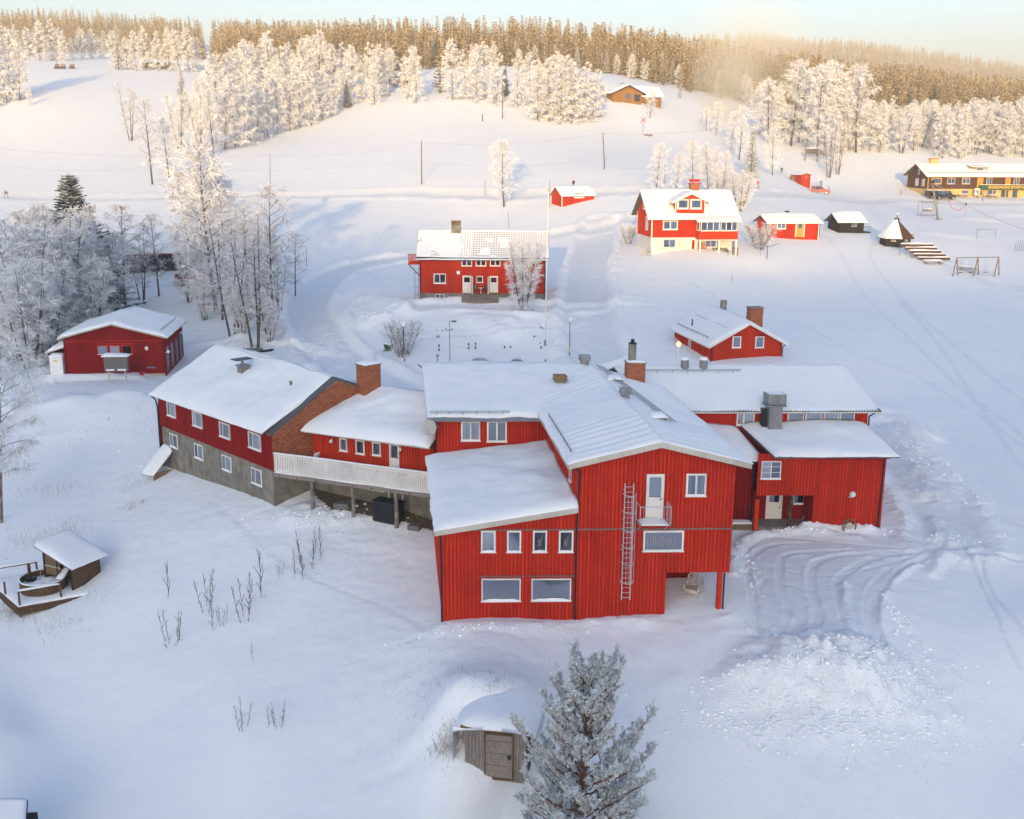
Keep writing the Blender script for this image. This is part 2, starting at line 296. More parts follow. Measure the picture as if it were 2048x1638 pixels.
def glassf(t,b):
    out=[n for n in t.nodes if n.type=='OUTPUT_MATERIAL'][0]; tr=t.nodes.new('ShaderNodeBsdfTransparent'); tr.inputs[0].default_value=(.62,.66,.70,1); gl=t.nodes.new('ShaderNodeBsdfGlossy'); gl.inputs['Roughness'].default_value=.08; gl.inputs[0].default_value=(.9,.93,1,1)
    mx=t.nodes.new('ShaderNodeMixShader'); mx.inputs[0].default_value=.34; oi=t.nodes.new('ShaderNodeObjectInfo'); ml=nd(t,'ShaderNodeMath',operation='MULTIPLY_ADD'); ml.inputs[1].default_value=.38; ml.inputs[2].default_value=.16; t.links.new(oi.outputs['Random'],ml.inputs[0]); t.links.new(ml.outputs[0],mx.inputs[0]); t.links.new(tr.outputs[0],mx.inputs[1]); t.links.new(gl.outputs[0],mx.inputs[2]); t.links.new(mx.outputs[0],out.inputs[0])
M['glass']=mat('window_glass',build=glassf)
M['curtain']=mat('curtain',rough=.9,build=wood((.30,.29,.27),(.52,.50,.46),6,(8,8,.2)))
M['yellowcurtain']=mat('ochre_curtain',rough=.9,build=wood((.45,.33,.14),(.60,.46,.22),6,(8,8,.2)))
M['candle']=mat('pale_wood_lamp',(.55,.34,.20),.7)
M['blue']=mat('faded_blue',(.16,.24,.38),.5)
M['carred']=mat('dark_red_car_paint',(.28,.015,.035),.35,spec=.5)
M['carblack']=mat('black_car_paint',(.012,.013,.018),.3,spec=.5)
M['tyre']=mat('rubber',(.02,.02,.02),.8)
M['silver']=mat('silver_rim',(.5,.48,.44),.4,.5)
M['redplast']=mat('red_plastic',(.5,.02,.03),.5)
M['orangeplast']=mat('orange_jacket',(.75,.09,.01),.7)
M['navy']=mat('dark_clothing',(.03,.035,.05),.8)
M['skin']=mat('skin',(.5,.3,.2),.6)
M['warmlamp']=mat('lit_lamp_glass',(1,.6,.3),.5)
b_=M['warmlamp'].node_tree.nodes['Principled BSDF']; b_.inputs['Emission Color'].default_value=(1,.45,.15,1); b_.inputs['Emission Strength'].default_value=.8
M['globe']=mat('white_globe',(.8,.8,.78),.4)
M['dish']=mat('grey_dish',(.42,.40,.37),.5)
M['wicker']=mat('frosted_wicker',rough=.9,build=wood((.42,.36,.25),(.72,.68,.58),9,(3,3,3)))
def barkf(c1,c2):
    def f(t,b):
        a=noise(t,7,4,stretch=(1,1,.5)); t.links.new(ramp(t,a,[(.35,c1),(.65,c2)]),b.inputs['Base Color'])
    return f
M['birchbark']=mat('birch_bark',rough=.9,build=barkf((.09,.065,.05),(.30,.25,.21)))
M['bark']=mat('dark_bark',rough=.9,build=barkf((.05,.035,.028),(.15,.11,.085)))
M['pinebark']=mat('pine_bark',rough=.9,build=barkf((.10,.045,.03),(.26,.12,.07)))
def frostf(share,white=(.80,.80,.82),twig=(.20,.15,.12)):
    def f(t,b):
        g=t.nodes.new('ShaderNodeNewGeometry'); n=noise(t,.8,3)
        ad=nd(t,'ShaderNodeMath',operation='MULTIPLY_ADD'); ad.inputs[1].default_value=.5; t.links.new(n,ad.inputs[0]); t.links.new(g.outputs['Random Per Island'],ad.inputs[2])
        k=1.25-share; mid=tuple((a*.62+b_*.38) for a,b_ in zip(white,twig))
        t.links.new(ramp(t,ad.outputs[0],[(max(.02,k-.2),twig),(min(k,.9),mid),(min(k+.12,.99),white)]),b.inputs['Base Color'])
    return f
M['frost']=mat('heavy_hoarfrost',rough=.9,build=frostf(.98),spec=.1)
M['frostmid']=mat('hoarfrost_twigs',rough=.9,build=frostf(1.0,(.82,.82,.84),(.16,.12,.10)),spec=.1)
M['frostlow']=mat('bare_frosted_twigs',rough=.9,build=frostf(.78,(.76,.75,.78),(.12,.09,.075)),spec=.1)
def needlef(green,white,amt):
    def f(t,b):
        g=t.nodes.new('ShaderNodeNewGeometry'); sx=t.nodes.new('ShaderNodeSeparateXYZ'); t.links.new(g.outputs['True Normal'],sx.inputs[0]); ab=nd(t,'ShaderNodeMath',operation='ABSOLUTE'); t.links.new(sx.outputs[2],ab.inputs[0])
        ad=nd(t,'ShaderNodeMath',operation='MULTIPLY_ADD'); ad.inputs[1].default_value=.45; t.links.new(ab.outputs[0],ad.inputs[0]); t.links.new(g.outputs['Random Per Island'],ad.inputs[2])
        k=1.3-amt; t.links.new(ramp(t,ad.outputs[0],[(max(k-.35,.01),green),(min(k,.95),tuple((a+c)/2 for a,c in zip(green,white))),(min(k+.2,.99),white)]),b.inputs['Base Color'])
    return f
M['spruce']=mat('spruce_needles',rough=.9,build=needlef((.035,.045,.035),(.55,.57,.60),.5),spec=.1)
M['sprucefar']=mat('sun_tinted_frosted_spruce',rough=.9,build=needlef((.15,.105,.04),(.66,.54,.36),.58),spec=.1)  # golden sunlight is mixed into the frost and needle colours
M['sprucefrost']=mat('snowy_spruce_needles',rough=.9,build=needlef((.06,.06,.045),(.75,.74,.73),.8),spec=.1)
M['pine']=mat('frosted_pine_needles',rough=.9,build=needlef((.17,.20,.19),(.72,.75,.77),.95),spec=.1)
M['grass']=mat('dead_grass',(.30,.20,.10),.9)
M['twig']=mat('bare_twigs',(.13,.10,.09),.9)
# ------------------------------------------------------------------ mesh building and tagging
class MB:
    def __init__(s): s.v=[];s.f=[];s.mi=[];s.cur=0
    def m(s,i): s.cur=i; return s
    def add(s,vs,fs):
        k=len(s.v); s.v.extend([tuple(map(float,p)) for p in vs]); s.f.extend([tuple(k+i for i in f) for f in fs]); s.mi.extend([s.cur]*len(fs)); return s
    def hexa(s,P): return s.add(P,[(0,3,2,1),(4,5,6,7),(0,1,5,4),(1,2,6,5),(2,3,7,6),(3,0,4,7)])
    def box(s,fr,a0,a1,b0,b1,z0,z1):
        return s.hexa([fr(a0,b0,z0),fr(a1,b0,z0),fr(a1,b1,z0),fr(a0,b1,z0),fr(a0,b0,z1),fr(a1,b0,z1),fr(a1,b1,z1),fr(a0,b1,z1)])
    def ext(s,fr,poly,b0,b1):      # polygon in (a,z) swept along b
        n=len(poly); s.add([fr(a,b0,z) for a,z in poly]+[fr(a,b1,z) for a,z in poly],[tuple(range(n)),tuple(range(2*n-1,n-1,-1))]+[(i,i+n,(i+1)%n+n,(i+1)%n) for i in range(n)]); return s
    def extz(s,fr,poly,z0,z1):
        n=len(poly); s.add([fr(a,b,z0) for a,b in poly]+[fr(a,b,z1) for a,b in poly],[tuple(range(n-1,-1,-1)),tuple(range(n,2*n))]+[(i,(i+1)%n,(i+1)%n+n,i+n) for i in range(n)]); return s
    def slab(s,c,t):               # four corners (world), thickness downwards
        c=[np.array(p,float) for p in c]; return s.hexa([p-[0,0,t] for p in c]+c)
    def tube(s,p,q,r0,r1=None,n=6,cap=True):
        p=np.array(p,float);q=np.array(q,float);r1=r0 if r1 is None else r1; d=q-p; L=np.linalg.norm(d)
        if L<1e-6: return s
        d/=L; u=np.cross(d,[0,0,1] if abs(d[2])<.9 else [1,0,0]); u/=np.linalg.norm(u); w=np.cross(d,u)
        A=[2*math.pi*i/n for i in range(n)]; vs=[p+r0*(math.cos(a)*u+math.sin(a)*w) for a in A]+[q+r1*(math.cos(a)*u+math.sin(a)*w) for a in A]
        fs=[(i,(i+1)%n,(i+1)%n+n,i+n) for i in range(n)]
        if cap: fs+=[tuple(range(n-1,-1,-1)),tuple(range(n,2*n))]
        return s.add(vs,fs)
    def path(s,P,r,n=6,r1=None):
        for i in range(len(P)-1):
            f0=i/(len(P)-1);f1=(i+1)/(len(P)-1); ra=r if r1 is None else r+(r1-r)*f0; rb=r if r1 is None else r+(r1-r)*f1; s.tube(P[i],P[i+1],ra,rb,n)
        return s
    def ball(s,c,r,n=10,m=7,sz=1):
        vs=[];fs=[]
        for j in range(m+1):
            t=math.pi*j/m
            for i in range(n): a=2*math.pi*i/n; vs.append((c[0]+r*math.sin(t)*math.cos(a),c[1]+r*math.sin(t)*math.sin(a),c[2]+r*sz*math.cos(t)))
        for j in range(m):
            for i in range(n): fs.append((j*n+i,(j+1)*n+i,(j+1)*n+(i+1)%n,j*n+(i+1)%n))
        return s.add(vs,fs)
    def build(s,name,mats,parent=None,kind=None,smooth=False,label=None):
        if not s.v: return None
        me=bpy.data.meshes.new(name); o0=np.array(ORG(parent)); me.from_pydata([tuple(np.array(p)-o0) for p in s.v],[],s.f)
        mats=mats if isinstance(mats,(list,tuple)) else [mats]
        for m_ in mats: me.materials.append(M[m_] if isinstance(m_,str) else m_)
        if len(mats)>1: me.polygons.foreach_set('material_index',s.mi)
        if smooth: me.polygons.foreach_set('use_smooth',[True]*len(s.f))
        me.update(); return link(name,me,parent,kind,label)
def ORG(p):
    while p is not None and p.parent is not None: p=p.parent
    return (0,0,0) if p is None else tuple(p.location)
def link(name,me,parent=None,kind=None,label=None):
    o=bpy.data.objects.new(name,me); COL.objects.link(o)
    if parent is not None: o.parent=parent
    if kind: o['kind']=kind
    if label: o['label']=label
    return o
def tag(o,label,cat,group=None,kind=None):
    o['label']=label; o['category']=cat
    if group: o['group']=group
    if kind: o['kind']=kind
    return o
def thing(name,label,cat,loc=(0,0,0),group=None,rz=0):
    o=bpy.data.objects.new(name,None); o.empty_display_size=.3; COL.objects.link(o); o.location=tuple(map(float,loc)); o.rotation_euler.z=rz; return tag(o,label,cat,group)
def dup(root,loc,rz=0,sc=1,label=None,group=None):
    def cp(o,par):
        c=o.copy(); COL.objects.link(c)
        if par is not None: c.parent=par
        for ch in o.children: cp(ch,c)
        return c
    r=cp(root,None); r.location=tuple(map(float,loc)); r.rotation_euler=(0,0,rz); r.scale=(sc,sc,sc) if np.isscalar(sc) else sc
    if label: r['label']=label
    if group: r['group']=group
    return r
class Fr:
    def __init__(s,o,ax,ay): s.o=np.array(o,float); s.ax=np.array([ax[0],ax[1],0.]);s.ay=np.array([ay[0],ay[1],0.])
    def __call__(s,a,b,z): return s.o+a*s.ax+b*s.ay+np.array([0,0,z])
    def wall(s,a,b,toa,tob,z=0):   # frame for a wall running from (a,b) to (toa,tob), inside on its left
        p=s(a,b,z); q=s(toa,tob,z); d=q-p; L=np.linalg.norm(d); d=d/L; return Fr(p,d,(-d[1],d[0])),L
LOC=Fr((0,0,0),(1,0),(0,1))
# ------------------------------------------------------------------ building parts
def battens(mb,fr,a0,a1,step,zlo,zhi,holes=(),b=-.045,w=.085):
    n=max(1,int((a1-a0)/step)); st=(a1-a0)/n
    for i in range(n+1):
        a=a0+i*st; zl=zlo(a) if callable(zlo) else zlo; zh=zhi(a) if callable(zhi) else zhi
        iv=[(zl,zh)]
        for (h0,h1,z0,z1) in holes:
            if h0-.02<a<h1+.02:
                nv=[]
                for (s_,e_) in iv:
                    if z1<=s_ or z0>=e_: nv.append((s_,e_)); continue
                    if z0>s_: nv.append((s_,z0))
                    if z1<e_: nv.append((z1,e_))
                iv=nv
        for (s_,e_) in iv:
            if e_-s_>.05: mb.box(fr,a-w/2,a+w/2,b,.01,s_,e_)
def wall(parent,fr,prof,z0,mt='red',holes=(),step=.21,thick=.2,name='wall',bat=True,label=None,lows=None,bd=-.045):
    """prof: list of (a,z) along the top from left to right"""
    A=[p[0] for p in prof];Z=[p[1] for p in prof]; low=lows or [(A[-1],z0),(A[0],z0)]
    w=MB().ext(fr,list(prof)+list(low),0,thick).build(name,mt+'_bd' if mt+'_bd' in M and bat else mt,parent,label=label)
    if bat:
        mb=MB(); LA=[p[0] for p in low][::-1];LZ=[p[1] for p in low][::-1]
        battens(mb,fr,A[0]+.03,A[-1]-.03,step,(lambda a: float(np.interp(a,LA,LZ))),(lambda a: float(np.interp(a,A,Z))),holes,b=bd,w=.085 if bd<-.03 else .065); mb.build('batten',mt,w,kind='stuff')
    return w
def window(parent,fr,a0,a1,z0,z1,mull=(),rails=(),frame='white',c=.09,curt=0,snow=1,name='window',label=None,sill=True,cm='curtain',proud=.075):
    """casing, dark room behind, curtains, panes, sill and the snow on it; returns its opening for the battens"""
    mb=MB(); mb.m(1).box(fr,a0+.02,a1-.02,-.026,.05,z0+.02,z1-.02); mb.m(2)
    w=a1-a0
    if curt==1: mb.box(fr,a0+c,a0+c+w*.17,-.033,-.026,z0+c,z1-c); mb.box(fr,a1-c-w*.17,a1-c,-.033,-.026,z0+c,z1-c)
    if curt==2: mb.box(fr,a0+c,a1-c,-.033,-.026,z0+c+(z1-z0)*.35,z1-c)
    if curt==3: mb.box(fr,a0+w*.52,a1-c,-.033,-.026,z0+c,z1-c)
    mb.m(0); mb.box(fr,a0,a0+c,-proud,0,z0,z1).box(fr,a1-c,a1,-proud,0,z0,z1).box(fr,a0+c,a1-c,-proud,0,z1-c,z1).box(fr,a0+c,a1-c,-proud,0,z0,z0+c)
    xs=[a0+c]+[a0+f*w for f in mull]+[a1-c]; cm2=c*.5
    for f in mull: mb.box(fr,a0+f*w-cm2,a0+f*w+cm2,-proud+.01,0,z0+c,z1-c)
    zs=[z0+c]+[z0+f*(z1-z0) for f in rails]+[z1-c]
    o=mb.build(name,[frame,'dark',cm],parent,label=label)
    if rails:
        rb=MB()
        for f in rails: rb.box(fr,a0+c,a1-c,-proud+.015,-.03,z0+f*(z1-z0)-.02,z0+f*(z1-z0)+.02)
        rb.build('glazing_bar',frame,o)
    for i in range(len(xs)-1): MB().box(fr,xs[i],xs[i+1],-.045,-.04,z0+c,z1-c).build('pane','glass',o)
    if sill:
        MB().box(fr,a0-.04,a1+.04,-proud-.06,0,z0-.05,z0-.002).build('sill',frame,o)
        if snow:
            n=6; vs=[];fs=[]; h=.05*snow
            top=[(a0+.0+(w)*i/n,h*(.8+.5*random.random()) if 0<i<n else .02) for i in range(n+1)]
            MB().ext(fr,[(a0,z0-.002)]+[(a,z0+hh) for a,hh in top]+[(a1,z0-.002)],-proud-.055,-proud+.0).build('sill_snow','roofsnow',o)
    return (a0-.03,a1+.03,z0-.06,z1+.04)
def door(parent,fr,a0,a1,z0,z1,col='white',frame='white',glass=(.5,.9),gw=.18,name='door',c=.07):
    w=a1-a0;h=z1-z0; mb=MB().box(fr,a0,a0+c,-.07,0,z0,z1).box(fr,a1-c,a1,-.07,0,z0,z1).box(fr,a0+c,a1-c,-.07,0,z1-c,z1); o=mb.build(name,frame,parent)
    lf=MB(); lf.box(fr,a0+c,a1-c,-.035,.02,z0,z1-c); lf.build('door_leaf',col,o)
    if glass:
        g0=z0+glass[0]*h;g1=z0+glass[1]*h; MB().box(fr,a0+w*gw,a1-w*gw,-.042,-.034,g0,g1).build('glass_backing','dark',o); MB().box(fr,a0+w*gw,a1-w*gw,-.052,-.046,g0,g1).build('pane','glass',o)
    MB().box(fr,a1-w*.22,a1-w*.12,-.09,-.035,z0+h*.42,z0+h*.44).build('handle','black',o)
    return (a0-.02,a1+.02,z0,z1+.02)
_sn=[0]
def snow_slab(parent,c,t=.28,nu=None,nv=None,rnd=.22,amp=.35,name='roof_snow',over=.1,tex=0,seed=None,rib=0,cover=None):
    """c: corners p00,p10,p11,p01 (world): eave left, eave right, ridge right, ridge left; a soft blanket of snow"""
    _sn[0]+=1; seed=_sn[0] if seed is None else seed
    c=[np.array(p,float) for p in c]; Lu=(np.linalg.norm(c[1]-c[0])+np.linalg.norm(c[2]-c[3]))/2; Lv=(np.linalg.norm(c[3]-c[0])+np.linalg.norm(c[2]-c[1]))/2
    q=.16 if not rib else .1
    nu=nu or max(6,min(240,int(Lu/q))); nv=nv or max(6,min(110,int(Lv/(q*1.2))))
    # denser towards the edges
    def axis(n): x=np.linspace(0,1,n+1); return x
    U,V=np.meshgrid(axis(nu),axis(nv)); du=np.minimum(U,1-U)*Lu; dv=V*Lv
    P=(c[0][None,None]*((1-U)*(1-V))[...,None]+c[1]*((U)*(1-V))[...,None]+c[2]*(U*V)[...,None]+c[3]*((1-U)*V)[...,None])
    e=(1-np.exp(-(du+.02)/rnd))*(1-np.exp(-(dv+.02)/rnd)); x=U*Lu;y=V*Lv
    h=t*e*(1+amp*1.2*fbm(x,y,3.5,3,seed)+.16*fbm(x,y,.9,2,seed+3)+.5*np.exp(-((x-Lu*(.2+.6*((seed*.37)%1)))/1.6)**2-((y-Lv*.75)/1.3)**2))
    if rib: h+=.038*np.sin(x*2*math.pi/rib)*e*ss(.35,-.2,fbm(x,y,4,2,seed+9))
    # wavering eave edge
    eu=(c[0]-c[3])/max(np.linalg.norm(c[0]-c[3]),1e-6); ov=over*(1+.9*fbm(x,y*0,1.2,3,seed+5))*np.exp(-dv/.35)
    P=P+eu*ov[...,None]; P[...,2]+=h+.012
    n=(nu+1)*(nv+1); vs=P.reshape(-1,3); idx=np.arange(n).reshape(nv+1,nu+1)
    fs=np.stack([idx[:-1,:-1],idx[:-1,1:],idx[1:,1:],idx[1:,:-1]],-1).reshape(-1,4)
    rim=np.concatenate([idx[0,:],idx[1:,-1],idx[-1,-2::-1],idx[-2:0:-1,0]]); low=vs[rim].copy(); low[:,2]-=(h.reshape(-1)[rim]+.02)
    low2=np.arange(len(rim))+n; nx=np.roll(np.arange(len(rim)),-1); sk=np.stack([rim,low2,low2[nx],rim[nx]],-1)
    allv=np.concatenate([vs,low]); allf=np.concatenate([fs,sk]); o0=np.array(ORG(parent)); me=bpy.data.meshes.new(name); me.from_pydata((allv-o0).tolist(),[],allf.tolist()); me.materials.append(M['roofsnow'])
    me.polygons.foreach_set('use_smooth',[True]*len(allf)); me.update(); return link(name,me,parent)
def corr(parent,p,q,inward,width=.5,per=.16,amp=.025,mt='roofgrey',name='corrugated_edge',z=0):
    """wavy sheet edge from p to q, reaching back along inward"""
    p=np.array(p,float);q=np.array(q,float);L=np.linalg.norm(q-p);n=int(L/per*4);inn=np.array(inward,float); vs=[];fs=[]
    for i in range(n+1):
        t=i/n; b=p+(q-p)*t+np.array([0,0,z+amp*math.sin(2*math.pi*t*L/per)]); vs+=[b,b+inn*width,b-np.array([0,0,.012])]
    for i in range(n): fs+=[(3*i,3*i+3,3*i+4,3*i+1),(3*i+2,3*i+5,3*i+3,3*i)]
    return MB().add(vs,fs).build(name,mt,parent)
def roof(parent,c,t=.3,sheet='roofdark',th=.14,fascia=None,fh=.2,barge=(),snow=True,name='roof',**k):
    """one pitched plane: c = eave left, eave right, ridge right, ridge left"""
    c=[np.array(p,float) for p in c]; o=MB().slab(c,th).build(name,sheet,parent)
    def board(p,q,out,nm):
        out=np.array(out)/np.linalg.norm(out); a=p+out*.003; b=q+out*.003; mb=MB(); e=out*.035; zt=.01; mb.hexa([a-[0,0,fh],b-[0,0,fh],b+e-[0,0,fh],a+e-[0,0,fh],a+[0,0,zt],b+[0,0,zt],b+e+[0,0,zt],a+e+[0,0,zt]]); mb.build(nm,fascia,o)
    if fascia:
        ev=c[0]-c[3]; ev[2]=0; board(c[0],c[1],ev,'fascia')
        if 'l' in barge: d=c[0]-c[1]; d[2]=0; board(c[0],c[3],d,'bargeboard')
        if 'r' in barge: d=c[1]-c[0]; d[2]=0; board(c[1],c[2],d,'bargeboard')
    if snow: snow_slab(o,c,t,**k)
    return o
def pipe(parent,P,r=.055,mt='black',name='downpipe'): return MB().path([np.array(p,float) for p in P],r,6).build(name,mt,parent)
def brickwall(parent,fr,prof,z0,b=-.03,bw=.25,bh=.075,j=.012,name='brick'):
    A=[p[0] for p in prof];Z=[p[1] for p in prof]; mb=MB(); row=0; z=z0
    while z<max(Z):
        off=(row%2)*bw/2; a=A[0]-off
        while a<A[-1]:
            s_=max(a,A[0])+j/2;e_=min(a+bw,A[-1])-j/2; top=min(np.interp(s_,A,Z),np.interp(e_,A,Z))
            if e_-s_>.05 and z+bh-j<top: mb.box(fr,s_,e_,b-random.random()*.006,0,z,z+bh-j)
            a+=bw
        z+=bh; row+=1
    return mb.build(name,'brick',parent,kind='stuff')
def brickstack(parent_thing,fr,a,b,z0,z1,w,d,name='chimney',cap=True,snow=True,mt='mortar'):
    """free standing stack of bricks with a cap"""
    c=MB().box(fr,a+.02,a+w-.02,b+.02,b+d-.02,z0,z1-.02).build(name,mt,parent_thing)
    f1=Fr(fr(a,b,0),fr.ax,fr.ay); brs=MB()
    for ff,L in ((f1,w),(Fr(fr(a,b+d,0),-fr.ay,fr.ax),d),(Fr(fr(a+w,b,0),fr.ay,-fr.ax),d),(Fr(fr(a+w,b+d,0),-fr.ax,-fr.ay),w)):
        r=0;z=z0
        while z<z1-.07:
            x=-(r%2)*.125
            while x<L:
                s_=max(x,0)+.006;e_=min(x+.25,L)-.006
                if e_-s_>.04: brs.box(ff,s_,e_,0,.03,z,z+.062)
                x+=.25
            z+=.075;r+=1
    brs.build('brick','brick',c,kind='stuff')
    if cap:
        MB().box(fr,a-.06,a+w+.06,b-.06,b+d+.06,z1-.08,z1).build('chimney_cap','concrete',c)
        if snow: p=[fr(a,b,z1),fr(a+w,b,z1),fr(a+w,b+d,z1),fr(a,b+d,z1)]; snow_slab(c,p,.12,8,6,.15,name='snow_cap')
    return c
def vent_box(parent,fr,a,b,z,w=.75,d=.75,h=.7,mt='rawwood',top=.35,name='roof_vent'):
    o=MB().box(fr,a-w*.38,a+w*.38,b-d*.38,b+d*.38,z-.3,z+h*.5).build(name,'concrete' if mt!='metal' else 'metal',parent)
    mb=MB(); n=3
    for i in range(n):
        zz=z+h*.5+i*top/n; e=.0 if i%2 else .02; mb.box(fr,a-w/2-e,a+w/2+e,b-d/2-e,b+d/2+e,zz+.004,zz+top/n)
    mb.build('vent_hood',mt,o); return o
# ------------------------------------------------------------------ the lodge in the foreground
def onw(fr,u,v): q=onplane(u,v,fr.o,fr.ax); return (q-fr.o)@fr.ax, q[2]-fr.o[2]
def rect(fr,u0,v0,u1,v1): a0,z1=onw(fr,u0,v0); a1,z0=onw(fr,u1,v1); return a0,a1,z0,z1
A0=np.array([-3.8,56.32,0]); _d=np.array([.9994,.0343]);_d/=np.linalg.norm(_d); _m=np.array([-_d[1],_d[0]])-.085*_d; _m/=np.linalg.norm(_m)
L=Fr(A0,_d,_m)
def plant(o): return o
mb_=thing('main_building','long red board-clad lodge with a broad gable front, safety ladder and snow-covered roofs','building',L(7,4,0))
# gable front
fG,_=L.wall(7.48,0,16.13,0)
H_=[]
H_.append(window(mb_,fG,*rect(fG,1373,947,1411,991),mull=(.5,),curt=1,c=.1))
H_.append(window(mb_,fG,*rect(fG,1287,1061,1366,1101),mull=(),curt=0,c=.1))
H_.append(door(mb_,fG,*rect(fG,1293.5,948,1325.5,1036),glass=(.48,.93),gw=.17,name='balcony_door'))
W_=8.65
wall(mb_,fG,[(0,9.2),(4.4,10.4),(W_,9.2)],-1.2,holes=H_+[(-1,9.5,5.52,5.60)],lows=[(W_,2.95),(5.05,2.95),(5.05,-1),(0,-1)],name='gable_wall')
MB().box(fG,0,W_,-.05,0,5.52,5.60).build('trim_board','grayboard',mb_)
for (u0,v0,u1,v1) in ((1286,943,1330,946),(1368,943,1415,946)): a=rect(fG,u0,v0,u1,v1); MB().box(fG,a[0],a[1],-.10,0,a[3]-.04,a[3]).build('drip_board','red',mb_)
# pale wooden candle arches standing in the wide window
a=rect(fG,1292,1066,1361,1096); mb=MB()
for i in range(11):
    x=a[0]+.12+(a[1]-a[0]-.5)*i/10; z=a[2]+.25+.28*abs(math.sin(i*2.3)); mb.path([fG(x,-.036,a[2]+.1+.3*((i*7)%5)/8),fG(x+.03*((i%3)-1),-.036,z+.25)],.022,4)
mb.build('window_lamp_arch','candle',mb_)
# other sides of the gable house
fGl,LGl=L.wall(7.48,17,7.48,0); wall(mb_,fGl,[(0,9.2),(LGl,9.2)],0,holes=(),name='side_wall')
w_=window(mb_,fGl,LGl-2.6,LGl-1.9,7.7,8.9,c=.08,curt=0)
fGr,LGr=L.wall(16.13,0,16.13,16.4); wall(mb_,fGr,[(0,9.2),(LGr,9.2)],2.95,name='side_wall')
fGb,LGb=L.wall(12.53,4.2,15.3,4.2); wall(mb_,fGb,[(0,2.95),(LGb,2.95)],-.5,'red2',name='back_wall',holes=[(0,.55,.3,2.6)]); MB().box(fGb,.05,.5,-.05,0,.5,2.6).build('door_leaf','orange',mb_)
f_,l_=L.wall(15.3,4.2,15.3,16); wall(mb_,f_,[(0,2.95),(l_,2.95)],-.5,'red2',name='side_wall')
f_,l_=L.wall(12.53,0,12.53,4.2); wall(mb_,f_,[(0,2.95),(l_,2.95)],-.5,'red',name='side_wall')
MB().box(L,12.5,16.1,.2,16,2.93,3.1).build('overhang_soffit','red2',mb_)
MB().box(L,15.55,15.8,-.0,.25,-.2,2.95).build('corner_post','red',mb_)
pipe(mb_,[L(15.92,.1,3.0),L(15.92,.1,.7),L(16.0,-.05,.6)])
# downpipe between the two fronts
pipe(mb_,[L(6.9,-.45,9.25),L(7.3,-.35,9.2),L(7.55,-.12,8.9),L(7.5,-.12,8.2),L(7.43,-.12,5.5),L(7.43,-.12,.15)],.06)
# roofs of the gable house
zr,ze=10.72,9.5
roof(mb_,[L(6.85,17.,ze),L(6.85,-.55,ze),L(11.88,-.55,zr),L(11.88,20.3,zr)],.2,fascia='fasc',fh=.30,barge=('r',),amp=.4,seed=11,rib=.9)
roof(mb_,[L(16.85,-.55,ze),L(16.85,19,ze),L(11.89,20.3,zr),L(11.89,-.55,zr)],.13,fascia='fasc',fh=.30,barge=('l',),amp=.3,seed=12,rib=.9)
# lower front with the mono-pitch roof
fE,_=L.wall(0,0,7.46,0)
HE=[window(mb_,fE,*rect(fE,u0,1061,u1,1103),c=.09,curt=0,snow=2.2) for u0,u1 in ((962,991),(1014,1042),(1066,1093.5),(1118,1146))]
HE+=[window(mb_,fE,*rect(fE,963,1157,1041,1201),c=.07,snow=3,name='large_window'),window(mb_,fE,*rect(fE,1063,1157,1141.5,1200),c=.07,snow=3,name='large_window')]
for h in (HE[0],HE[2],HE[3]):
    mb=MB(); x=(h[0]+h[1])/2; mb.path([fE(x-.12,-.036,h[2]+.35),fE(x-.05,-.036,h[2]+.8),fE(x+.02,-.036,h[2]+.4),fE(x+.12,-.036,h[2]+1.0)],.022,4); mb.build('window_lamp_arch','candle',mb_)
wall(mb_,fE,[(0,5.55),(7.46,6.85)],-1.3,holes=HE+[(-1,9,5.5,5.60)],name='front_wall')
MB().box(fE,0.2,7.4,-.05,0,5.52,5.585).build('trim_board','grayboard',mb_)
MB().box(fE,2.0,4.6,-.1,0,2.78,2.83).box(fE,4.8,7.35,-.1,0,2.78,2.83).build('drip_board','grayboard',mb_)
f_,l_=L.wall(0,11.6,0,0); wall(mb_,f_,[(0,6.4),(l_,5.55)],-1,name='side_wall')
for i,zz in enumerate((1.6,2.6,3.8,4.9)): MB().box(f_,l_-1.3,l_-.9,-.09,0,zz,zz+.35).build('window_shutter','white',mb_)
pipe(mb_,[L(-.35,-.4,5.5),L(-.12,-.12,5.2),L(-.1,-.1,.1)],.06)
MB().box(fE,-.02,7.45,-.07,0,-1.0,-.03).build('foundation','concrete',mb_)
roof(mb_,[L(-.42,11.5,6.5),L(-.45,-.55,5.68),L(7.42,-.55,7.0),L(7.42,11.5,7.4)],.34,fascia='fasc',fh=.28,barge=('r',),amp=.5,seed=21,rnd=.3)
# rear-left part (two windows above the mono-pitch roof)
fB,LB=L.wall(.33,11.6,9,11.6)
HB=[window(mb_,fB,*rect(fB,922,842.5,960.5,881),mull=(.5,),curt=1,c=.1),window(mb_,fB,*rect(fB,974,842,1013.5,883),mull=(.5,),curt=3,c=.1)]
wall(mb_,fB,[(0,9.15),(LB,9.15)],3,holes=HB,name='upper_wall')
for h in HB: MB().box(fB,h[0]-.15,h[1]+.15,-.1,0,h[3]+.08,h[3]+.12).build('drip_board','red',mb_)
f_,l_=L.wall(.33,28.4,.33,11.6); wall(mb_,f_,[(0,9.1),(l_/2,10.5),(l_,9.1)],3,name='end_wall')
f_,l_=L.wall(12,28.4,.33,28.4); wall(mb_,f_,[(0,9.1),(l_,9.1)],3,name='rear_wall')
pipe(mb_,[L(-.1,10.9,9.05),L(.25,11.4,8.8),L(.2,11.45,6.6)])
roof(mb_,[L(-.35,10.8,9.12),L(8.2,10.8,9.12),L(11.9,20.2,10.7),L(-.35,20.2,10.7)],.24,sheet='roofgrey',amp=.45,seed=31,rnd=.35,over=-.3)
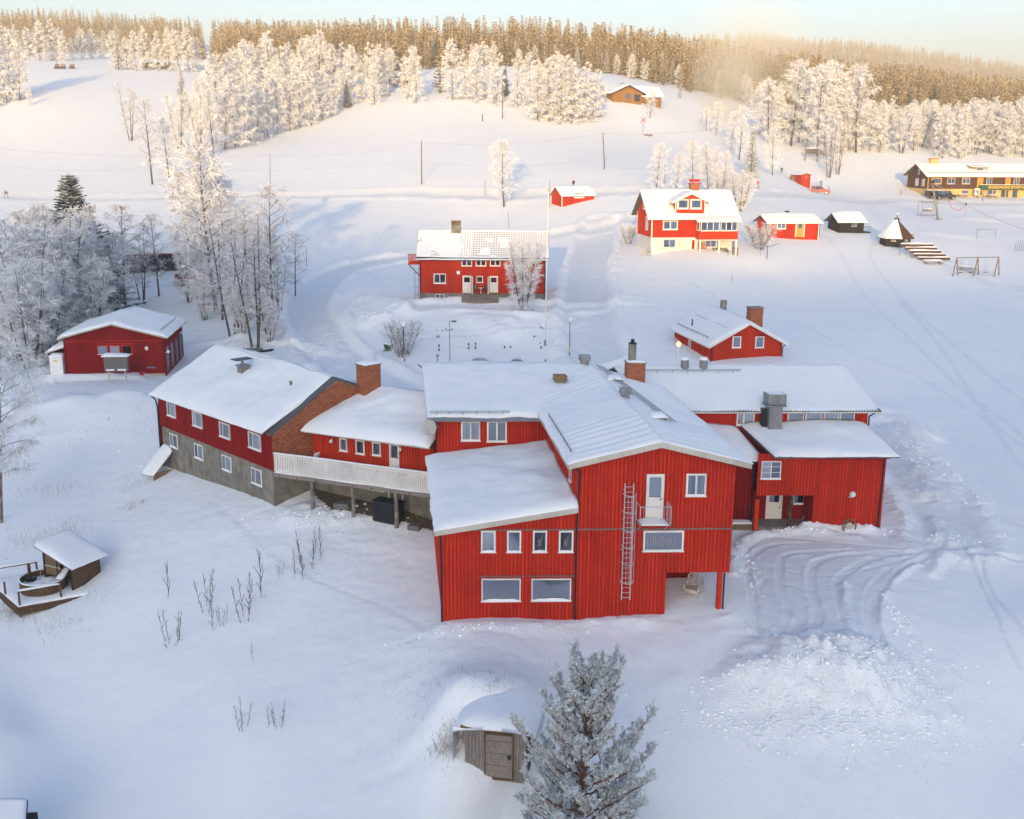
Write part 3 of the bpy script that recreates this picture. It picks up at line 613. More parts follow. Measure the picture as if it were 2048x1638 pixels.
roof(mb_,[L(12,29.2,9.1),L(-.35,29.2,9.1),L(-.35,20.2,10.7),L(12,20.2,10.7)],.24,seed=32)
corr(mb_,L(-.35,10.62,9.1),L(6.6,10.62,9.1),np.array([_m[0],_m[1],.17]))
def snowrail(par,p,q,h=.18,n=6):
    p=np.array(p,float);q=np.array(q,float); mb=MB(); mb.tube(p+[0,0,h],q+[0,0,h],.022,n=5).tube(p+[0,0,h-.1],q+[0,0,h-.1],.018,n=5)
    for i in range(n): r=p+(q-p)*(i+.5)/n; mb.tube(r-[0,0,.1],r+[0,0,h],.02,n=4)
    return mb.build('snow_guard','metal',par)
snowrail(mb_,L(-.2,11.25,9.4),L(5.0,11.25,9.4))
snowrail(mb_,L(7.2,0.6,9.75),L(7.2,9.4,9.75),n=8)
# things on the roof
vb=vent_box(mb_,L,9.1,16.6,10.1,.85,.8,.75,'rawwood'); vent_box(mb_,L,11.5,20.4,10.8,.75,.75,.7,'metal'); vent_box(mb_,L,12.15,9.8,10.65,.62,.62,.85,'metal',.35)
for (a,b,z) in ((12.75,15.7,10.62),(13.25,5.7,10.45)):
    o=MB().box(L,a-.45,a+.45,b-.3,b+.3,z-.25,z+.16).build('roof_hatch','rawwood',mb_); snow_slab(o,[L(a-.55,b-.35,z+.16),L(a+.5,b-.35,z+.16),L(a+.5,b+.38,z+.16),L(a-.55,b+.38,z+.16)],.14,8,6,.12,name='snow_cap')
# brick stack with its tall rendered flue
a_,b_s=14.75,18.0
ch=brickstack(mb_,L,a_-.65,b_s,9.2,11.45,1.3,.9); MB().box(L,a_-.48,a_-.02,b_s+.15,b_s+.6,11.45,12.7).build('flue','concrete',ch); MB().box(L,a_-.5,a_,b_s+.13,b_s+.62,12.72,12.8).tube(L(a_-.25,b_s+.37,12.6),L(a_-.25,b_s+.37,13.05),.14).build('flue_cap','black',ch)
# roof ladder lying on the right slope
lad=thing('roof_ladder','metal roof ladder lying up the right slope beside the brick chimney','ladder',L(13.4,10,10.5))
pa,pb=L(12.15,19.6,10.98),L(13.6,4.8,10.6); sd=np.array([.5,.03,-.12]); mb=MB()
for k in (0,.5,1): mb.tube(pa+sd*k,pb+sd*k,.022,n=5)
mb.build('rail','metal',lad)
for i in range(30):
    p=pa+(pb-pa)*(i+.5)/30; MB().tube(p,p+sd,.014,n=4).build('rung','metal',lad)
for i in range(8):
    p=pa+(pb-pa)*(i+.5)/8; MB().tube(p,p-[0,0,.35],.014,n=4).tube(p+sd,p+sd-[0,0,.35],.014,n=4).build('bracket','metal',lad)
# wall ladder with safety hoops
ldr=thing('safety_ladder','pale steel wall ladder with safety hoops on the red gable front','ladder',L(10.3,-.3,1.4))
fw=L
x0,x1=10.02,10.5; zt,zb=8.3,1.4
for x in (x0,x1): MB().box(fw,x-.025,x+.025,-.28,-.22,zb,zt).build('rail','steel',ldr)
for i in range(23): MB().tube(L(x0,-.25,zb+.15+i*.298),L(x1,-.25,zb+.15+i*.298),.016,n=5).build('rung','steel',ldr)
hz=[7.75,6.75,5.72,4.72,3.72,2.62]
for z in hz:
    P=[L((x0+x1)/2-.36*math.cos(t),-.25-.62*math.sin(t)**.8 if 0<t<math.pi else -.25,z) for t in np.linspace(0,math.pi,13)]
    MB().path(P,.02,5).build('safety_hoop','steel',ldr)
mb=MB()
for t in (.5,1.1,1.57,2.04,2.6): x=(x0+x1)/2-.36*math.cos(t);y=-.25-.62*math.sin(t)**.8; mb.tube(L(x,y,hz[0]),L(x,y,hz[-1]),.011,n=4)
mb.build('cage_strap','steel',ldr)
for z in (7.9,6.2,4.4,2.4): MB().tube(L(x0,-.25,z),L(x0-.12,0,z),.015,n=4).tube(L(x1,-.25,z),L(x1+.12,0,z),.015,n=4).build('bracket','steel',ldr)
# little balcony
bal=thing('steel_balcony','small snow-dusted steel balcony with railing below the upper gable door','balcony',L(11.6,-.5,6.1))
x0,x1,yb,zf=10.75,12.45,-.95,6.12
mb=MB().box(L,x0,x1,yb,-.04,zf-.06,zf); mb.build('floor_grate','metal',bal); o=snow_slab(bal,[L(x0+.1,yb+.05,zf),L(x1-.1,yb+.05,zf),L(x1-.1,-.1,zf),L(x0+.1,-.1,zf)],.07,20,10,.25,amp=1.2,name='thin_snow')
MB().path([L(x0,-.04,zf+1.05),L(x0,yb,zf+1.05),L(x1,yb,zf+1.05),L(x1,-.04,zf+1.05)],.022,5).path([L(x0,-.04,zf+.1),L(x0,yb,zf+.1),L(x1,yb,zf+.1),L(x1,-.04,zf+.1)],.014,5).build('handrail','steel',bal)
for p in ((x0,yb),(x1,yb),(x0,-.06),(x1,-.06)): MB().tube(L(*p,zf),L(*p,zf+1.05),.02,n=5).build('post','steel',bal)
for i in range(1,9): x=x0+(x1-x0)*i/9; MB().tube(L(x,yb,zf+.1),L(x,yb,zf+1.05),.007,n=4).build('baluster','steel',bal)
for i in range(1,4): y=yb+(-yb-.04)*i/4; MB().tube(L(x1,y,zf+.1),L(x1,y,zf+1.05),.009,n=4).build('baluster','steel',bal)
MB().path([L(x0+.1,-.02,zf-.6),L(x0+.1,yb+.1,zf-.06)],.02,4).path([L(x1-.1,-.02,zf-.6),L(x1-.1,yb+.1,zf-.06)],.02,4).build('bracket','steel',bal)
# ---- rear wing
rw=thing('rear_wing','long low red rear wing with a row of clerestory windows under a ribbed snowy roof','building',L(24,18,4))
fR,LR=L.wall(16.2,16.5,30.9,16.5)
HR=[window(rw,fR,*rect(fR,u0,818,u1,844),c=.07,curt=2 if i%2 else 0,snow=0,sill=False,frame='white') for i,(u0,u1) in enumerate(((1576,1607),(1612,1643),(1648,1677),(1681,1708)))]
HR.append(window(rw,fR,*rect(fR,1474,821,1508,850),c=.1,curt=3,mull=(.4,)))
wall(rw,fR,[(0,8.35),(LR,8.35)],3,holes=HR)
f_,l_=L.wall(30.9,16.5,30.9,27.5); wall(rw,f_,[(0,8.35),(l_/2,10.2),(l_,8.35)],2,name='end_wall')
f_,l_=L.wall(30.9,27.5,12,27.5); wall(rw,f_,[(0,8.35),(l_,8.35)],2,name='rear_wall')
roof(rw,[L(15.2,15.95,8.35),L(31.6,15.95,8.35),L(31.6,22,10.3),L(14,22,10.3)],.13,sheet='roofgrey',amp=.5,seed=41,rib=.42,fascia='white',fh=.12,barge=('r',))
roof(rw,[L(31.6,28.1,8.35),L(14,28.1,8.35),L(14,22,10.3),L(31.6,22,10.3)],.15,sheet='roofgrey',seed=42)
corr(rw,L(16.6,15.8,8.36),L(31.6,15.8,8.36),np.array([_m[0],_m[1],.3]),per=.2,mt='roofdark')
snowrail(rw,L(15.3,20.9,10.15),L(23.2,20.9,10.15),n=7); pipe(rw,[L(31.3,16.1,8.2),L(31.0,16.4,7.9),L(31.0,16.4,6.6)])
for a in (19.2,20.6): o=MB().tube(L(a,21.6,10.2),L(a,21.6,10.95),.3,n=14).build('round_vent','metal',rw,smooth=False); MB().tube(L(a,21.6,10.95),L(a,21.6,11.12),.36,.25,n=14).build('snow_cap','roofsnow',o)
mb=MB()
for i in range(11): z=8.75+i*.13; b=16.6+ (z-8.4)*3.0; mb.tube(L(23.6+.02*i,b,z+.15),L(24.15+.02*i,b,z+.15),.018,n=4)
mb.build('roof_step','metal',rw)
# big sheet metal duct
du=thing('ventilation_duct','tall grey sheet-metal ventilation duct standing at the junction of the roofs','duct',L(25,15.7,7))
q0=rect(Fr(L(0,15.2,0),_d,(-_d[1],_d[0])),1541,800,1564,845); a0,a1=q0[0],q0[1]
MB().box(L,a0,a1,15.2,16.0,6.6,8.9).build('duct_shaft','metal',du); MB().box(L,a0-.25,a1+.2,15.0,16.2,8.9,9.0).build('flange','metal',du); mb=MB(); mb.box(L,a0-.2,a1+.15,15.05,16.1,9.05,9.75); mb.build('duct_hood','metal',du)
MB().box(L,a0-.1,a1+.05,15.15,16.0,9.752,9.77).build('snow_cap','roofsnow',du); MB().box(L,a0-.35,a0-.003,15.6,16.1,6.6,8.6).build('side_shaft','black',du)
# ---- courtyard wing with the porch
cw=thing('porch_wing','tall red side wing with a recessed porch, white door and tree-trunk post','building',L(26,12,1))
fS,LS=L.wall(21.75,12,30.35,12)
HS=[window(cw,fS,*rect(fS,1523,922,1560.5,957),mull=(.5,),rails=(.36,.68),c=.07,snow=1.5)]
ao0,zo=onw(fS,1527,990); ao1,_z=onw(fS,1628,990)
HS.append((-.1,ao1,-1,3.5))
wall(cw,fS,[(0,6.4),(LS,6.4)],0,holes=HS+[(ao1+.6,LS,6.0,6.08)],lows=[(LS,0),(ao1,0),(ao1,3.5),(0,3.5)],name='front_wall')
MB().box(fS,ao1+.7,LS-.1,-.05,0,6.0,6.07).build('trim_board','red2',cw)
f_,l_=L.wall(30.35,12,30.35,16.5); wall(cw,f_,[(0,6.4),(l_,7.2)],0,name='side_wall')
bS=13.75; fP,LP=L.wall(21.75,bS,21.75+ao1,bS)
HP=[door(cw,fP,*rect(fP,1533,985,1562,1037),glass=(.64,.9),gw=.2,name='porch_door'),window(cw,fP,*rect(fP,1586,986,1608,1007),c=.08,name='porch_window')]
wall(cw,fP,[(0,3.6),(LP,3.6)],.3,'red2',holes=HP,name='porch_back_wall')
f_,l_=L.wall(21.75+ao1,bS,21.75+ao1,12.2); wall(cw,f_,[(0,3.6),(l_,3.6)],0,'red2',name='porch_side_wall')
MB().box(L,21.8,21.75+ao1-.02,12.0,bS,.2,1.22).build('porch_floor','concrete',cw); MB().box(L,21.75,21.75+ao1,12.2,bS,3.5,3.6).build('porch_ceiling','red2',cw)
MB().box(L,21.7,21.98,11.98,12.2,.4,3.2).build('corner_post','red3',cw)
a_,z_=onw(fS,1583,1000); P=[L(21.75+a_+.05*math.sin(i*1.3),12.1,1+i*.32) for i in range(9)]; MB().path(P,.17,8,.13).build('trunk_post','oldwood',cw,smooth=True)
roof(cw,[L(22.55,11.35,6.42),L(30.95,11.35,6.42),L(30.9,16.45,7.25),L(21.9,16.45,7.25)],.28,fascia='roofdark',fh=.12,barge=('l','r'),amp=.5,seed=51,rnd=.3)
roof(cw,[L(15.9,12.75,5.72),L(22.5,12.75,5.72),L(21.7,16.45,7.0),L(15.9,16.45,7.0)],.3,fascia='roofdark',fh=.12,barge=('r',),amp=.4,seed=52,rnd=.3)
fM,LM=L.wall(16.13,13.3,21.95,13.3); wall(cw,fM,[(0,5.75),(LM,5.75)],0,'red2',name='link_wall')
pipe(cw,[L(22.4,12.9,5.65),L(21.85,12.95,5.5),L(21.8,12.95,1.0)]); pipe(cw,[L(30.6,11.5,6.3),L(30.2,11.9,6.1),L(30.15,11.9,1.3),L(30.25,11.75,1.15)],.06)
c_=onw(fS,1703,987); d_=thing('wall_lamp','round white globe lamp on the red courtyard wall','lamp',fS(c_[0],-.2,c_[1])); MB().ball(fS(c_[0],-.22,c_[1]),.21,14,9).build('globe','globe',d_,smooth=True); MB().tube(fS(c_[0]-.15,0,c_[1]-.25),fS(c_[0]-.1,-.2,c_[1]-.18),.06).build('bracket','white',d_)
# small things in front
def crate(name,label,cat,c,w,d,h,mt,n=4,rz=0):
    t=thing(name,label,cat,c); fr=Fr(c,(math.cos(rz),math.sin(rz)),(-math.sin(rz),math.cos(rz)))
    for i in range(n): MB().box(fr,-w/2,w/2,-d/2,-d/2+.03,h*i/n+.01,h*(i+1)/n-.015).build('board',mt,t)
    for e in (-w/2,w/2-.05): MB().box(fr,e,e+.05,-d/2-.02,-d/2,0,h).build('corner_batten',mt,t)
    MB().box(fr,-w/2+.02,w/2-.02,-d/2+.035,d/2,0,h-.02).build('body','dark',t); 
    return t,fr
g=G(1480,1057); t,fr=crate('wooden_bin','low slatted wooden bin against the wall beside the gable house','bin',g-[0,0,.05],1.5,.6,.5,'rawwood',4); snow_slab(t,[fr(-.75,-.3,.5),fr(.75,-.3,.5),fr(.75,.3,.5),fr(-.75,.3,.5)],.08,12,6,.15,name='snow_cap')
g=G(1606,1036); t=thing('white_bucket','small white bucket standing on the porch floor','bucket',L(21.75+onw(fP,1606,1036)[0],13.4,1.22)); MB().tube(np.array(t.location),np.array(t.location)+[0,0,.3],.13,.16,12).build('pail','white',t); MB().path([np.array(t.location)+[-.16,0,.3],np.array(t.location)+[0,0,.45],np.array(t.location)+[.16,0,.3]],.01,4).build('handle','metal',t)
def ringpts(c,r,n=24,tilt=(1,0,0),up=(0,0,1)): tilt=np.array(tilt,float);up=np.array(up,float); return [np.array(c)+r*(math.cos(2*math.pi*i/n)*tilt+math.sin(2*math.pi*i/n)*up) for i in range(n+1)]
g=G(1697,1062); c=g+[0,-.1,.38]; t=thing('cable_drum','wooden ring of an old cable drum half buried in snow by the red wall','drum',g); MB().path(ringpts(c,.46,28,(1,.1,0),(.03,.2,.97)),.05,6).build('rim','rawwood',t); MB().tube(c-[0,.02,0],c+[0,.08,0],.26,n=18).build('hub','fasc',t)
for k in range(4): an=k*math.pi/2+.4; MB().tube(c,c+[.42*math.cos(an),.04,.42*math.sin(an)],.03,n=4).build('spoke','rawwood',t)
# frosted garden chair under the overhang
g=G(1385,1190); t=thing('garden_chair','frost-covered wicker armchair with holes under the gable overhang','chair',g,rz=0); fr=Fr(g,(math.cos(-.5),math.sin(-.5)),(math.sin(.5),math.cos(.5)))
mb=MB(); 
bk=[(-.42,.35),(-.5,.7),(-.42,1.05),(-.2,1.28),(0,1.36),(.2,1.28),(.42,1.05),(.5,.7),(.42,.35)]
P=[fr(a,.35+.1*(z-.35),z) for a,z in bk]; mb.path(P,.04,6)
for i in range(-3,4): a=i*.12; zt=1.36-abs(i)*.06-(.02*i*i); mb.tube(fr(a*1.05,.35,.4),fr(a*1.1,.35+.09,zt),.018,n=5)
for j in range(6): z=.5+j*.14; h=.48-(max(0,z-.9))**2*1.2; mb.tube(fr(-h,.36+.1*(z-.35),z),fr(h,.36+.1*(z-.35),z),.02,n=5)
mb.build('backrest','wicker',t)
MB().box(fr,-.4,.4,-.3,.35,.36,.44).build('seat','wicker',t)
for s in (-1,1): MB().path([fr(.44*s,.35,.75),fr(.5*s,0,.72),fr(.45*s,-.32,.66),fr(.42*s,-.34,.4)],.045,6).build('armrest','wicker',t)
for a,b in ((-.38,-.28),(.38,-.28),(-.38,.3),(.38,.3)): MB().tube(fr(a*1.08,b,-.05),fr(a,b,.38),.035,n=6).build('leg','wicker',t)
MB().box(fr,-.38,.38,-.3,-.27,.2,.36).build('apron','wicker',t)
# ------------------------------------------------------------------ the dormitory wing with its brick gable
P0=np.array([-16.44,71.0,0]); _e=np.array([-.69,.72]);_e/=np.linalg.norm(_e); _n=np.array([_e[1],-_e[0]]); _n=_n if _n[1]>0 else -_n
D=Fr(P0,_n,_e)          # a: along the brick gable, b: along the long side, away from the camera
LD=16.9; zc=4.38
dw=thing('dormitory_wing','red and grey two-storey wing with a brick gable wall and thick roof snow','building',D(5,6,1))
fD,_=D.wall(0,LD,0,0)
HU=[];HLo=[]
for (u0,v0,u1,v1) in ((334,800,353,836),(385,820,406,857),(439,842,461.5,879),(497,861,523,902.5)): HU.append(window(dw,fD,*rect(fD,u0,v0,u1,v1),mull=(.34,),c=.09,curt=1))
for (u0,v0,u1,v1) in ((340,865,357,898),(389,885,408,921),(444,908,464.5,945),(503,933,525,973)): HLo.append(window(dw,fD,*rect(fD,u0,v0,u1,v1),mull=(.4,),c=.07,curt=0,snow=2.5,frame='white'))
wall(dw,fD,[(0,7.0),(LD,7.15)],zc,'red2',holes=HU,name='upper_wall',step=.16)
MB().box(fD,0,LD,.03,.25,-1,zc-.004).build('concrete_basement_wall','concrete',dw)
for d_,z_ in ((12.1,1.9),(3.0,1.1)): MB().box(fD,LD-d_-.12,LD-d_+.08,.0,.1,z_+.6,z_+.95).build('vent_hatch','rawwood',dw)
f_,l_=D.wall(0,0,10.75,0); gp=[(0,6.95),(5.4,10.05),(l_,7.9)]
w_=MB().ext(f_,gp+[(l_,zc),(0,zc)],0,.3).build('brick_gable_wall','mortar',dw); brickwall(w_,Fr(f_.o,f_.ax,f_.ay),gp,zc)
MB().box(f_,0,l_,.03,.3,-1,zc-.004).build('concrete_basement_wall','concrete',dw)
mb=MB(); 
for i in range(2):
    (a,z),(a2,z2)=gp[i],gp[i+1]; e=[(a-.15*(i==0),z-.08*(i==0)+.02),(a2+.15*(i==1),z2-.05*(i==1)+.02)]; mb.ext(f_,[e[0],(e[0][0],e[0][1]+.16),(e[1][0],e[1][1]+.16),e[1]],-.12,.45)
mb.build('coping_flashing','roofdark',w_)
brk,_bl=D.wall(0,0,10.75,0)
f_,l_=D.wall(10.75,0,10.75,LD); wall(dw,f_,[(0,7.6),(l_,7.6)],2,'red2',name='rear_wall',step=.3); f_,l_=D.wall(10.75,LD,0,LD); wall(dw,f_,[(0,7.6),(5.4,9.9),(l_,6.75)],0,'red2',name='end_wall',step=.3)
roof(dw,[D(-.5,LD+.5,6.95),D(-.5,.35,7.12),D(5.4,.35,9.95),D(5.4,LD+.6,9.95)],.42,fascia='white',fh=.1,amp=.4,seed=61,rnd=.35)
roof(dw,[D(11.3,.35,7.7),D(11.3,LD+.6,7.7),D(5.41,LD+.6,9.95),D(5.41,.35,9.95)],.4,amp=.3,seed=62)
pipe(dw,[D(-.5,LD+.1,6.8),D(-.2,LD+.1,6.5),D(-.1,LD+.08,5.9),D(-.1,LD+.08,.9)],.06)
pipe(dw,[D(-.1,LD-.1,6.3),D(-.09,LD-.1,2.)],.03)
snowrail(dw,D(8.2,.8,9.1),D(8.2,8,9.1),n=5)
q=onplane(480,725,D(3.2,0,0),_e); bq=(q-P0)[:2]@_e
o=MB().box(D,3.1,3.75,bq-.4,bq+.3,8.3,9.9).build('chimney','concrete',dw); MB().box(D,3.0,3.85,bq-.5,bq+.4,9.9,9.98).build('chimney_cap','metal',o); MB().box(D,2.9,4.3,bq+.0,bq+.9,10.3,10.36).build('cowl_plate','black',o); MB().tube(D(3.4,bq,9.9),D(3.4,bq,10.35),.12).build('flue_pipe','metal',o)
q=onplane(581,757,D(3.6,0,0),_e); bq=(q-P0)[:2]@_e; MB().tube(D(3.6,bq,8.6),D(3.6,bq,9.7),.09,n=8).build('vent_pipe','rawwood',dw)
# lean-to hatch at the low end
g=G(335,935); t=thing('cellar_hatch','snow-covered sloping wooden hatch leaning at the corner of the grey basement wall','hatch',g)
b0=LD-.6; cs=[D(-1.9,b0+.4,.9),D(-1.7,b0-1.3,1.0),D(-.05,b0-1.3,2.6),D(-.05,b0+.4,2.6)]; MB().slab(cs,.12).build('lid','rawwood',t); snow_slab(t,cs,.35,14,12,.2)
MB().box(D,-1.7,-.1,b0-1.25,b0-1.15,.4,1.1).build('side_board','rawwood',t)
# ------------------------------------------------------------------ link building, deck and the big chimney
K0=np.array([-14.01,73.1,0]); _k=np.array([.888,-.46]);_k/=np.linalg.norm(_k); K=Fr(K0,_k,(-_k[1],_k[0]))
lk=thing('link_building','single-storey red link with three narrow windows and a glazed door above a raised deck','building',K(5,2,2))
fK,LK=K.wall(0,0,9.95,0)
HK=[window(lk,fK,*rect(fK,u0,v0,u1,v1),c=.09,curt=cu,snow=1.6) for (u0,v0,u1,v1,cu) in ((679.5,875,696,903,1),(712,879,730,909,3),(745,883,762.5,912,0))]
HK.append(door(lk,fK,*rect(fK,779,886,799.5,938),glass=(.42,.93),gw=.18))
wall(lk,fK,[(0,6.75),(LK,6.95)],zc,'red3',holes=HK)
for h in HK: MB().box(fK,h[0]-.15,h[1]+.15,-.1,0,h[3]+.06,h[3]+.1).build('drip_board','red2',lk)
w_=MB().box(fK,0,LK,.05,.25,-.5,zc-.15).build('basement_wall','concrete',lk)
window(lk,Fr(K(0,.05,0),_k,K.ay[:2]),*rect(fK,734,969,768,983),mull=(.5,),c=.09,snow=0,name='basement_window')
door(lk,Fr(K(0,.05,0),_k,K.ay[:2]),*rect(fK,776,975,807,1020),col='grayboard',glass=None,name='basement_door',c=.12)
roof(lk,[K(-1.1,-.75,6.85),K(10.1,-.75,7.05),K(9.2,4.9,8.75),K(1.2,4.9,8.75)],.45,fascia='fasc',fh=.12,amp=.45,seed=71,rnd=.4)
roof(lk,[K(10,9,7.4),K(1,9,7.4),K(1.2,4.9,8.75),K(9.2,4.9,8.75)],.4,seed=72)
f_,l_=K.wall(9.5,8.4,1,8.4); wall(lk,f_,[(0,7.4),(l_,7.4)],3,'red3',name='rear_wall',step=.3)
for (u,v) in ((666,881),(803,897)):
    a,z=onw(fK,u,v); t=thing('wall_lamp','%s white lamp hanging on the red link wall'%('left' if u<700 else 'right'),'lamp',K(a,-.2,z)); MB().ball(K(a,-.22,z),.14,12,8).build('globe','globe',t,smooth=True); MB().tube(K(a,0,z+.5),K(a,-.05,z+.1),.02).tube(K(a,-.02,z+.12),K(a,-.22,z+.1),.02).build('bracket','white',t)
q=onplane(726,788,D(7.6,0,0),_e)
ct=thing('brick_chimney','broad orange brick chimney rising at the end of the brick gable','chimney',D(7.9,-.6,8.4)); brickstack(ct,D,7.1,-1.1,8.2,11.0,1.45,1.0,name='stack'); MB().box(D,7.0,8.65,-1.25,.1,8.2,8.65).build('lead_flashing','roofdark',ct)
for i in range(3): MB().box(D,7.3+.4*i,7.5+.4*i,-.75,-.5,11.0,11.12).build('flue_opening','concrete',ct)
vb=vent_box(lk,K,9.6,1.2,7.5,.5,.5,.6,'rawwood')
# satellite dish
t=thing('satellite_dish','round grey satellite dish on the end wall above the link roof','satellite dish',L(-.2,8.6,7.7)); q=aty(859,855,L(-.2,9.6,0)[1]); c=np.array(q); mb=MB(); n=20; nv=np.array([-.25,-.93,.25]); nv/=np.linalg.norm(nv); ux=np.cross(nv,[0,0,1]);ux/=np.linalg.norm(ux);uz=np.cross(ux,nv)
vs=[c];fs=[]
for j,rr in enumerate((.22,.40,.5)):
    for i in range(n): an=2*math.pi*i/n; vs.append(c+rr*(math.cos(an)*ux+math.sin(an)*uz)+nv*(.35*rr*rr))
for i in range(n): fs.append((0,1+i,1+(i+1)%n))
for j in range(2):
    for i in range(n): a=1+j*n+i;b=1+j*n+(i+1)%n; fs.append((a,a+n,b+n,b))
t.location=tuple(c); mb.add(vs,fs).build('reflector','dish',t,smooth=True); MB().path([c-uz*.5+nv*.1,c+nv*.5-uz*.1],.015,4).build('feed_arm','metal',t); MB().path([c,c-nv*.25,c-nv*.25+np.array([.5,.5,-.1])],.03,5).build('mount','metal',t)
# deck
dk=thing('raised_deck','raised timber deck with a white picket railing on weathered posts','deck',(-11,69.5,1.6))
q1=np.array([-16.32,70.88]);q2=np.array([-4.35,66.12]); kd=(q2-q1); LKd=np.linalg.norm(kd); kd/=LKd; DK=Fr((*q1,0),kd,(-kd[1],kd[0]))
mb=MB(); ts=0
pts=[DK(0,0,0)[:2],DK(LKd,0,0)[:2],K(9.9,0,0)[:2],K(0,0,0)[:2]]
mb.add([(*p,zc-.18) for p in pts]+[(*p,zc-.05) for p in pts],[(3,2,1,0),(4,5,6,7),(0,1,5,4),(1,2,6,5),(2,3,7,6),(3,0,4,7)]); dkf=mb.build('deck_boards','greypost',dk)
snow_slab(dk,[np.array([*pts[0],zc-.05]),np.array([*pts[1],zc-.05]),np.array([*pts[2],zc-.05]),np.array([*pts[3],zc-.05])],.12,60,20,.15,name='deck_snow')
MB().box(DK,0,LKd,-.08,.08,zc-.35,zc-.05).build('edge_beam','greypost',dk)
for i in range(9): a=LKd*(i+.3)/9; MB().box(DK,a-.06,a+.06,-.14,.9,zc-.32,zc-.19).build('joist_end','rawwood',dk)
MB().box(DK,0,LKd,-.14,-.0,zc+1.30,zc+1.35).build('handrail','white',dk); MB().box(DK,0,LKd,-.05,-.01,zc+.1,zc+.19).box(DK,0,LKd,-.05,-.01,zc+1.12,zc+1.2).build('rail_board','white',dk)
snow_slab(dk,[DK(0,-.14,zc+1.35),DK(LKd,-.14,zc+1.35),DK(LKd,0,zc+1.35),DK(0,0,zc+1.35)],.035,80,4,.04,name='rail_snow',over=0)
n=int(LKd/.135)
bmesh_=None
for i in range(n):
    a=.05+i*.135; o=MB().box(DK,a,a+.095,-.075,-.05,zc+.02,zc+1.28).build('picket','white',dk)
for i in range(9): a=LKd*(i+.02)/8.3; MB().box(DK,a,a+.1,-.0,.1,zc-.2,zc+1.2).build('railing_post','white',dk)
for (x,y) in ((-13.63,70.0),(-10.67,68.85),(-7.64,67.65)):
    g=np.array([x,y,gz(x,y)]); P=[g+[.03*math.sin(k),0,-.2+k*(zc-.15-g[2])/4] for k in range(5)]; MB().path(P,.15,8,.12).build('support_post','greypost',dk,smooth=True)
# things under and on the deck
c_=K(7.2,-1.5,0); z_=gz(c_[0],c_[1]); c_[2]=z_; t=thing('black_container','large black rectangular box standing below the deck','box',c_); fr=Fr(c_,_k,K.ay[:2]); MB().box(fr,-.95,.95,-.4,.5,-.05,1.35).build('body','black',t); MB().box(fr,-1.0,1.0,-.45,.55,1.35,1.42).build('lid','black',t); MB().box(fr,-.7,.7,-.43,-.4,.1,1.2).build('front_panel','blackwood',t)
for j,(aa,bb,ww) in enumerate(((3.6,-1.6,1.2),(9.3,-1.4,.9))):
    c_=K(aa,bb,0); c_[2]=gz(c_[0],c_[1]); t=thing('stone_slab','pale %s slab of stone lying below the deck'%('large' if j==0 else 'small'),'stone',c_); fr=Fr(c_,(.97,-.2),(.2,.97)); MB().extz(fr,[(-ww/2,-.3),(ww/2-.1,-.35),(ww/2,.25),(-ww/2+.15,.35)],-.1,.28).build('slab','grayboard',t)
c_=K(9.0,-.9,zc); t=thing('deck_box','small white box with snow on its lid on the deck','box',c_); fr=Fr(c_,_k,K.ay[:2]); MB().box(fr,-.45,.45,-.25,.25,0,.5).build('body','white',t); MB().box(fr,-.5,.5,-.3,.3,.5,.55).build('lid','white',t); snow_slab(t,[fr(-.5,-.3,.55),fr(.5,-.3,.55),fr(.5,.3,.55),fr(-.5,.3,.55)],.1,10,6,.1,name='snow_cap')
c_=K(.7,-1.2,zc); t=thing('deck_chair','white snow-covered chair behind the railing by the brick wall','chair',c_); fr=Fr(c_,_k,K.ay[:2]); MB().hexa([fr(.2,-.25,.4),fr(.6,-.25,1.15),fr(.6,.25,1.15),fr(.2,.25,.4),fr(.14,-.25,.43),fr(.54,-.25,1.2),fr(.54,.25,1.2),fr(.14,.25,.43)]).build('backrest','roofsnow',t); MB().box(fr,-.35,.2,-.25,.25,.38,.44).build('seat','white',t)
for a,b in ((-.3,-.2),(-.3,.2),(.2,-.2),(.2,.2)): MB().box(fr,a-.02,a+.02,b-.02,b+.02,0,.38).build('leg','white',t)
# ------------------------------------------------------------------ terrain mesh
def axis(segs):
    out=[]
    for a,b,s in segs: n=max(1,int(round((b-a)/s))); out+=list(a+(b-a)*np.arange(n)/n)
    return out
def grow(a,b,k):
    out=[];x=a
    while x<b: x+=max(.3,x*k); out.append(x)
    return out
xs_mid=axis([(-34,13,.24),(13,31,.115),(31,40,.22),(40,62,.32)])+[62]
gx=np.array([-x for x in grow(34,1900,.024)][::-1]+xs_mid+grow(62,1900,.026))
gy=np.array([-x for x in grow(20,2200,.035)][::-1]+axis([(-20,38,2.),(38,54,.26),(54,78,.13),(78,130,.26),(130,175,.42)])+[175]+grow(175,3300,.0075))
GX,GY=np.meshgrid(gx,gy); zz,rd,rg=ground_full(GX,GY)
so_a=np.zeros_like(zz); _x=GX.ravel();_y=GY.ravel()
_soil=[K(-.4,-.2,0)[:2],K(3,-2.2,0)[:2],DK(LKd-3.2,.9,0)[:2],DK(LKd,.7,0)[:2],K(10.6,.4,0)[:2],K(0,.8,0)[:2]]
_k=near(_x,_y,np.array(_soil),1.); so_a[_k]=inpoly(_x[_k],_y[_k],np.array(_soil)+0.)*1.0
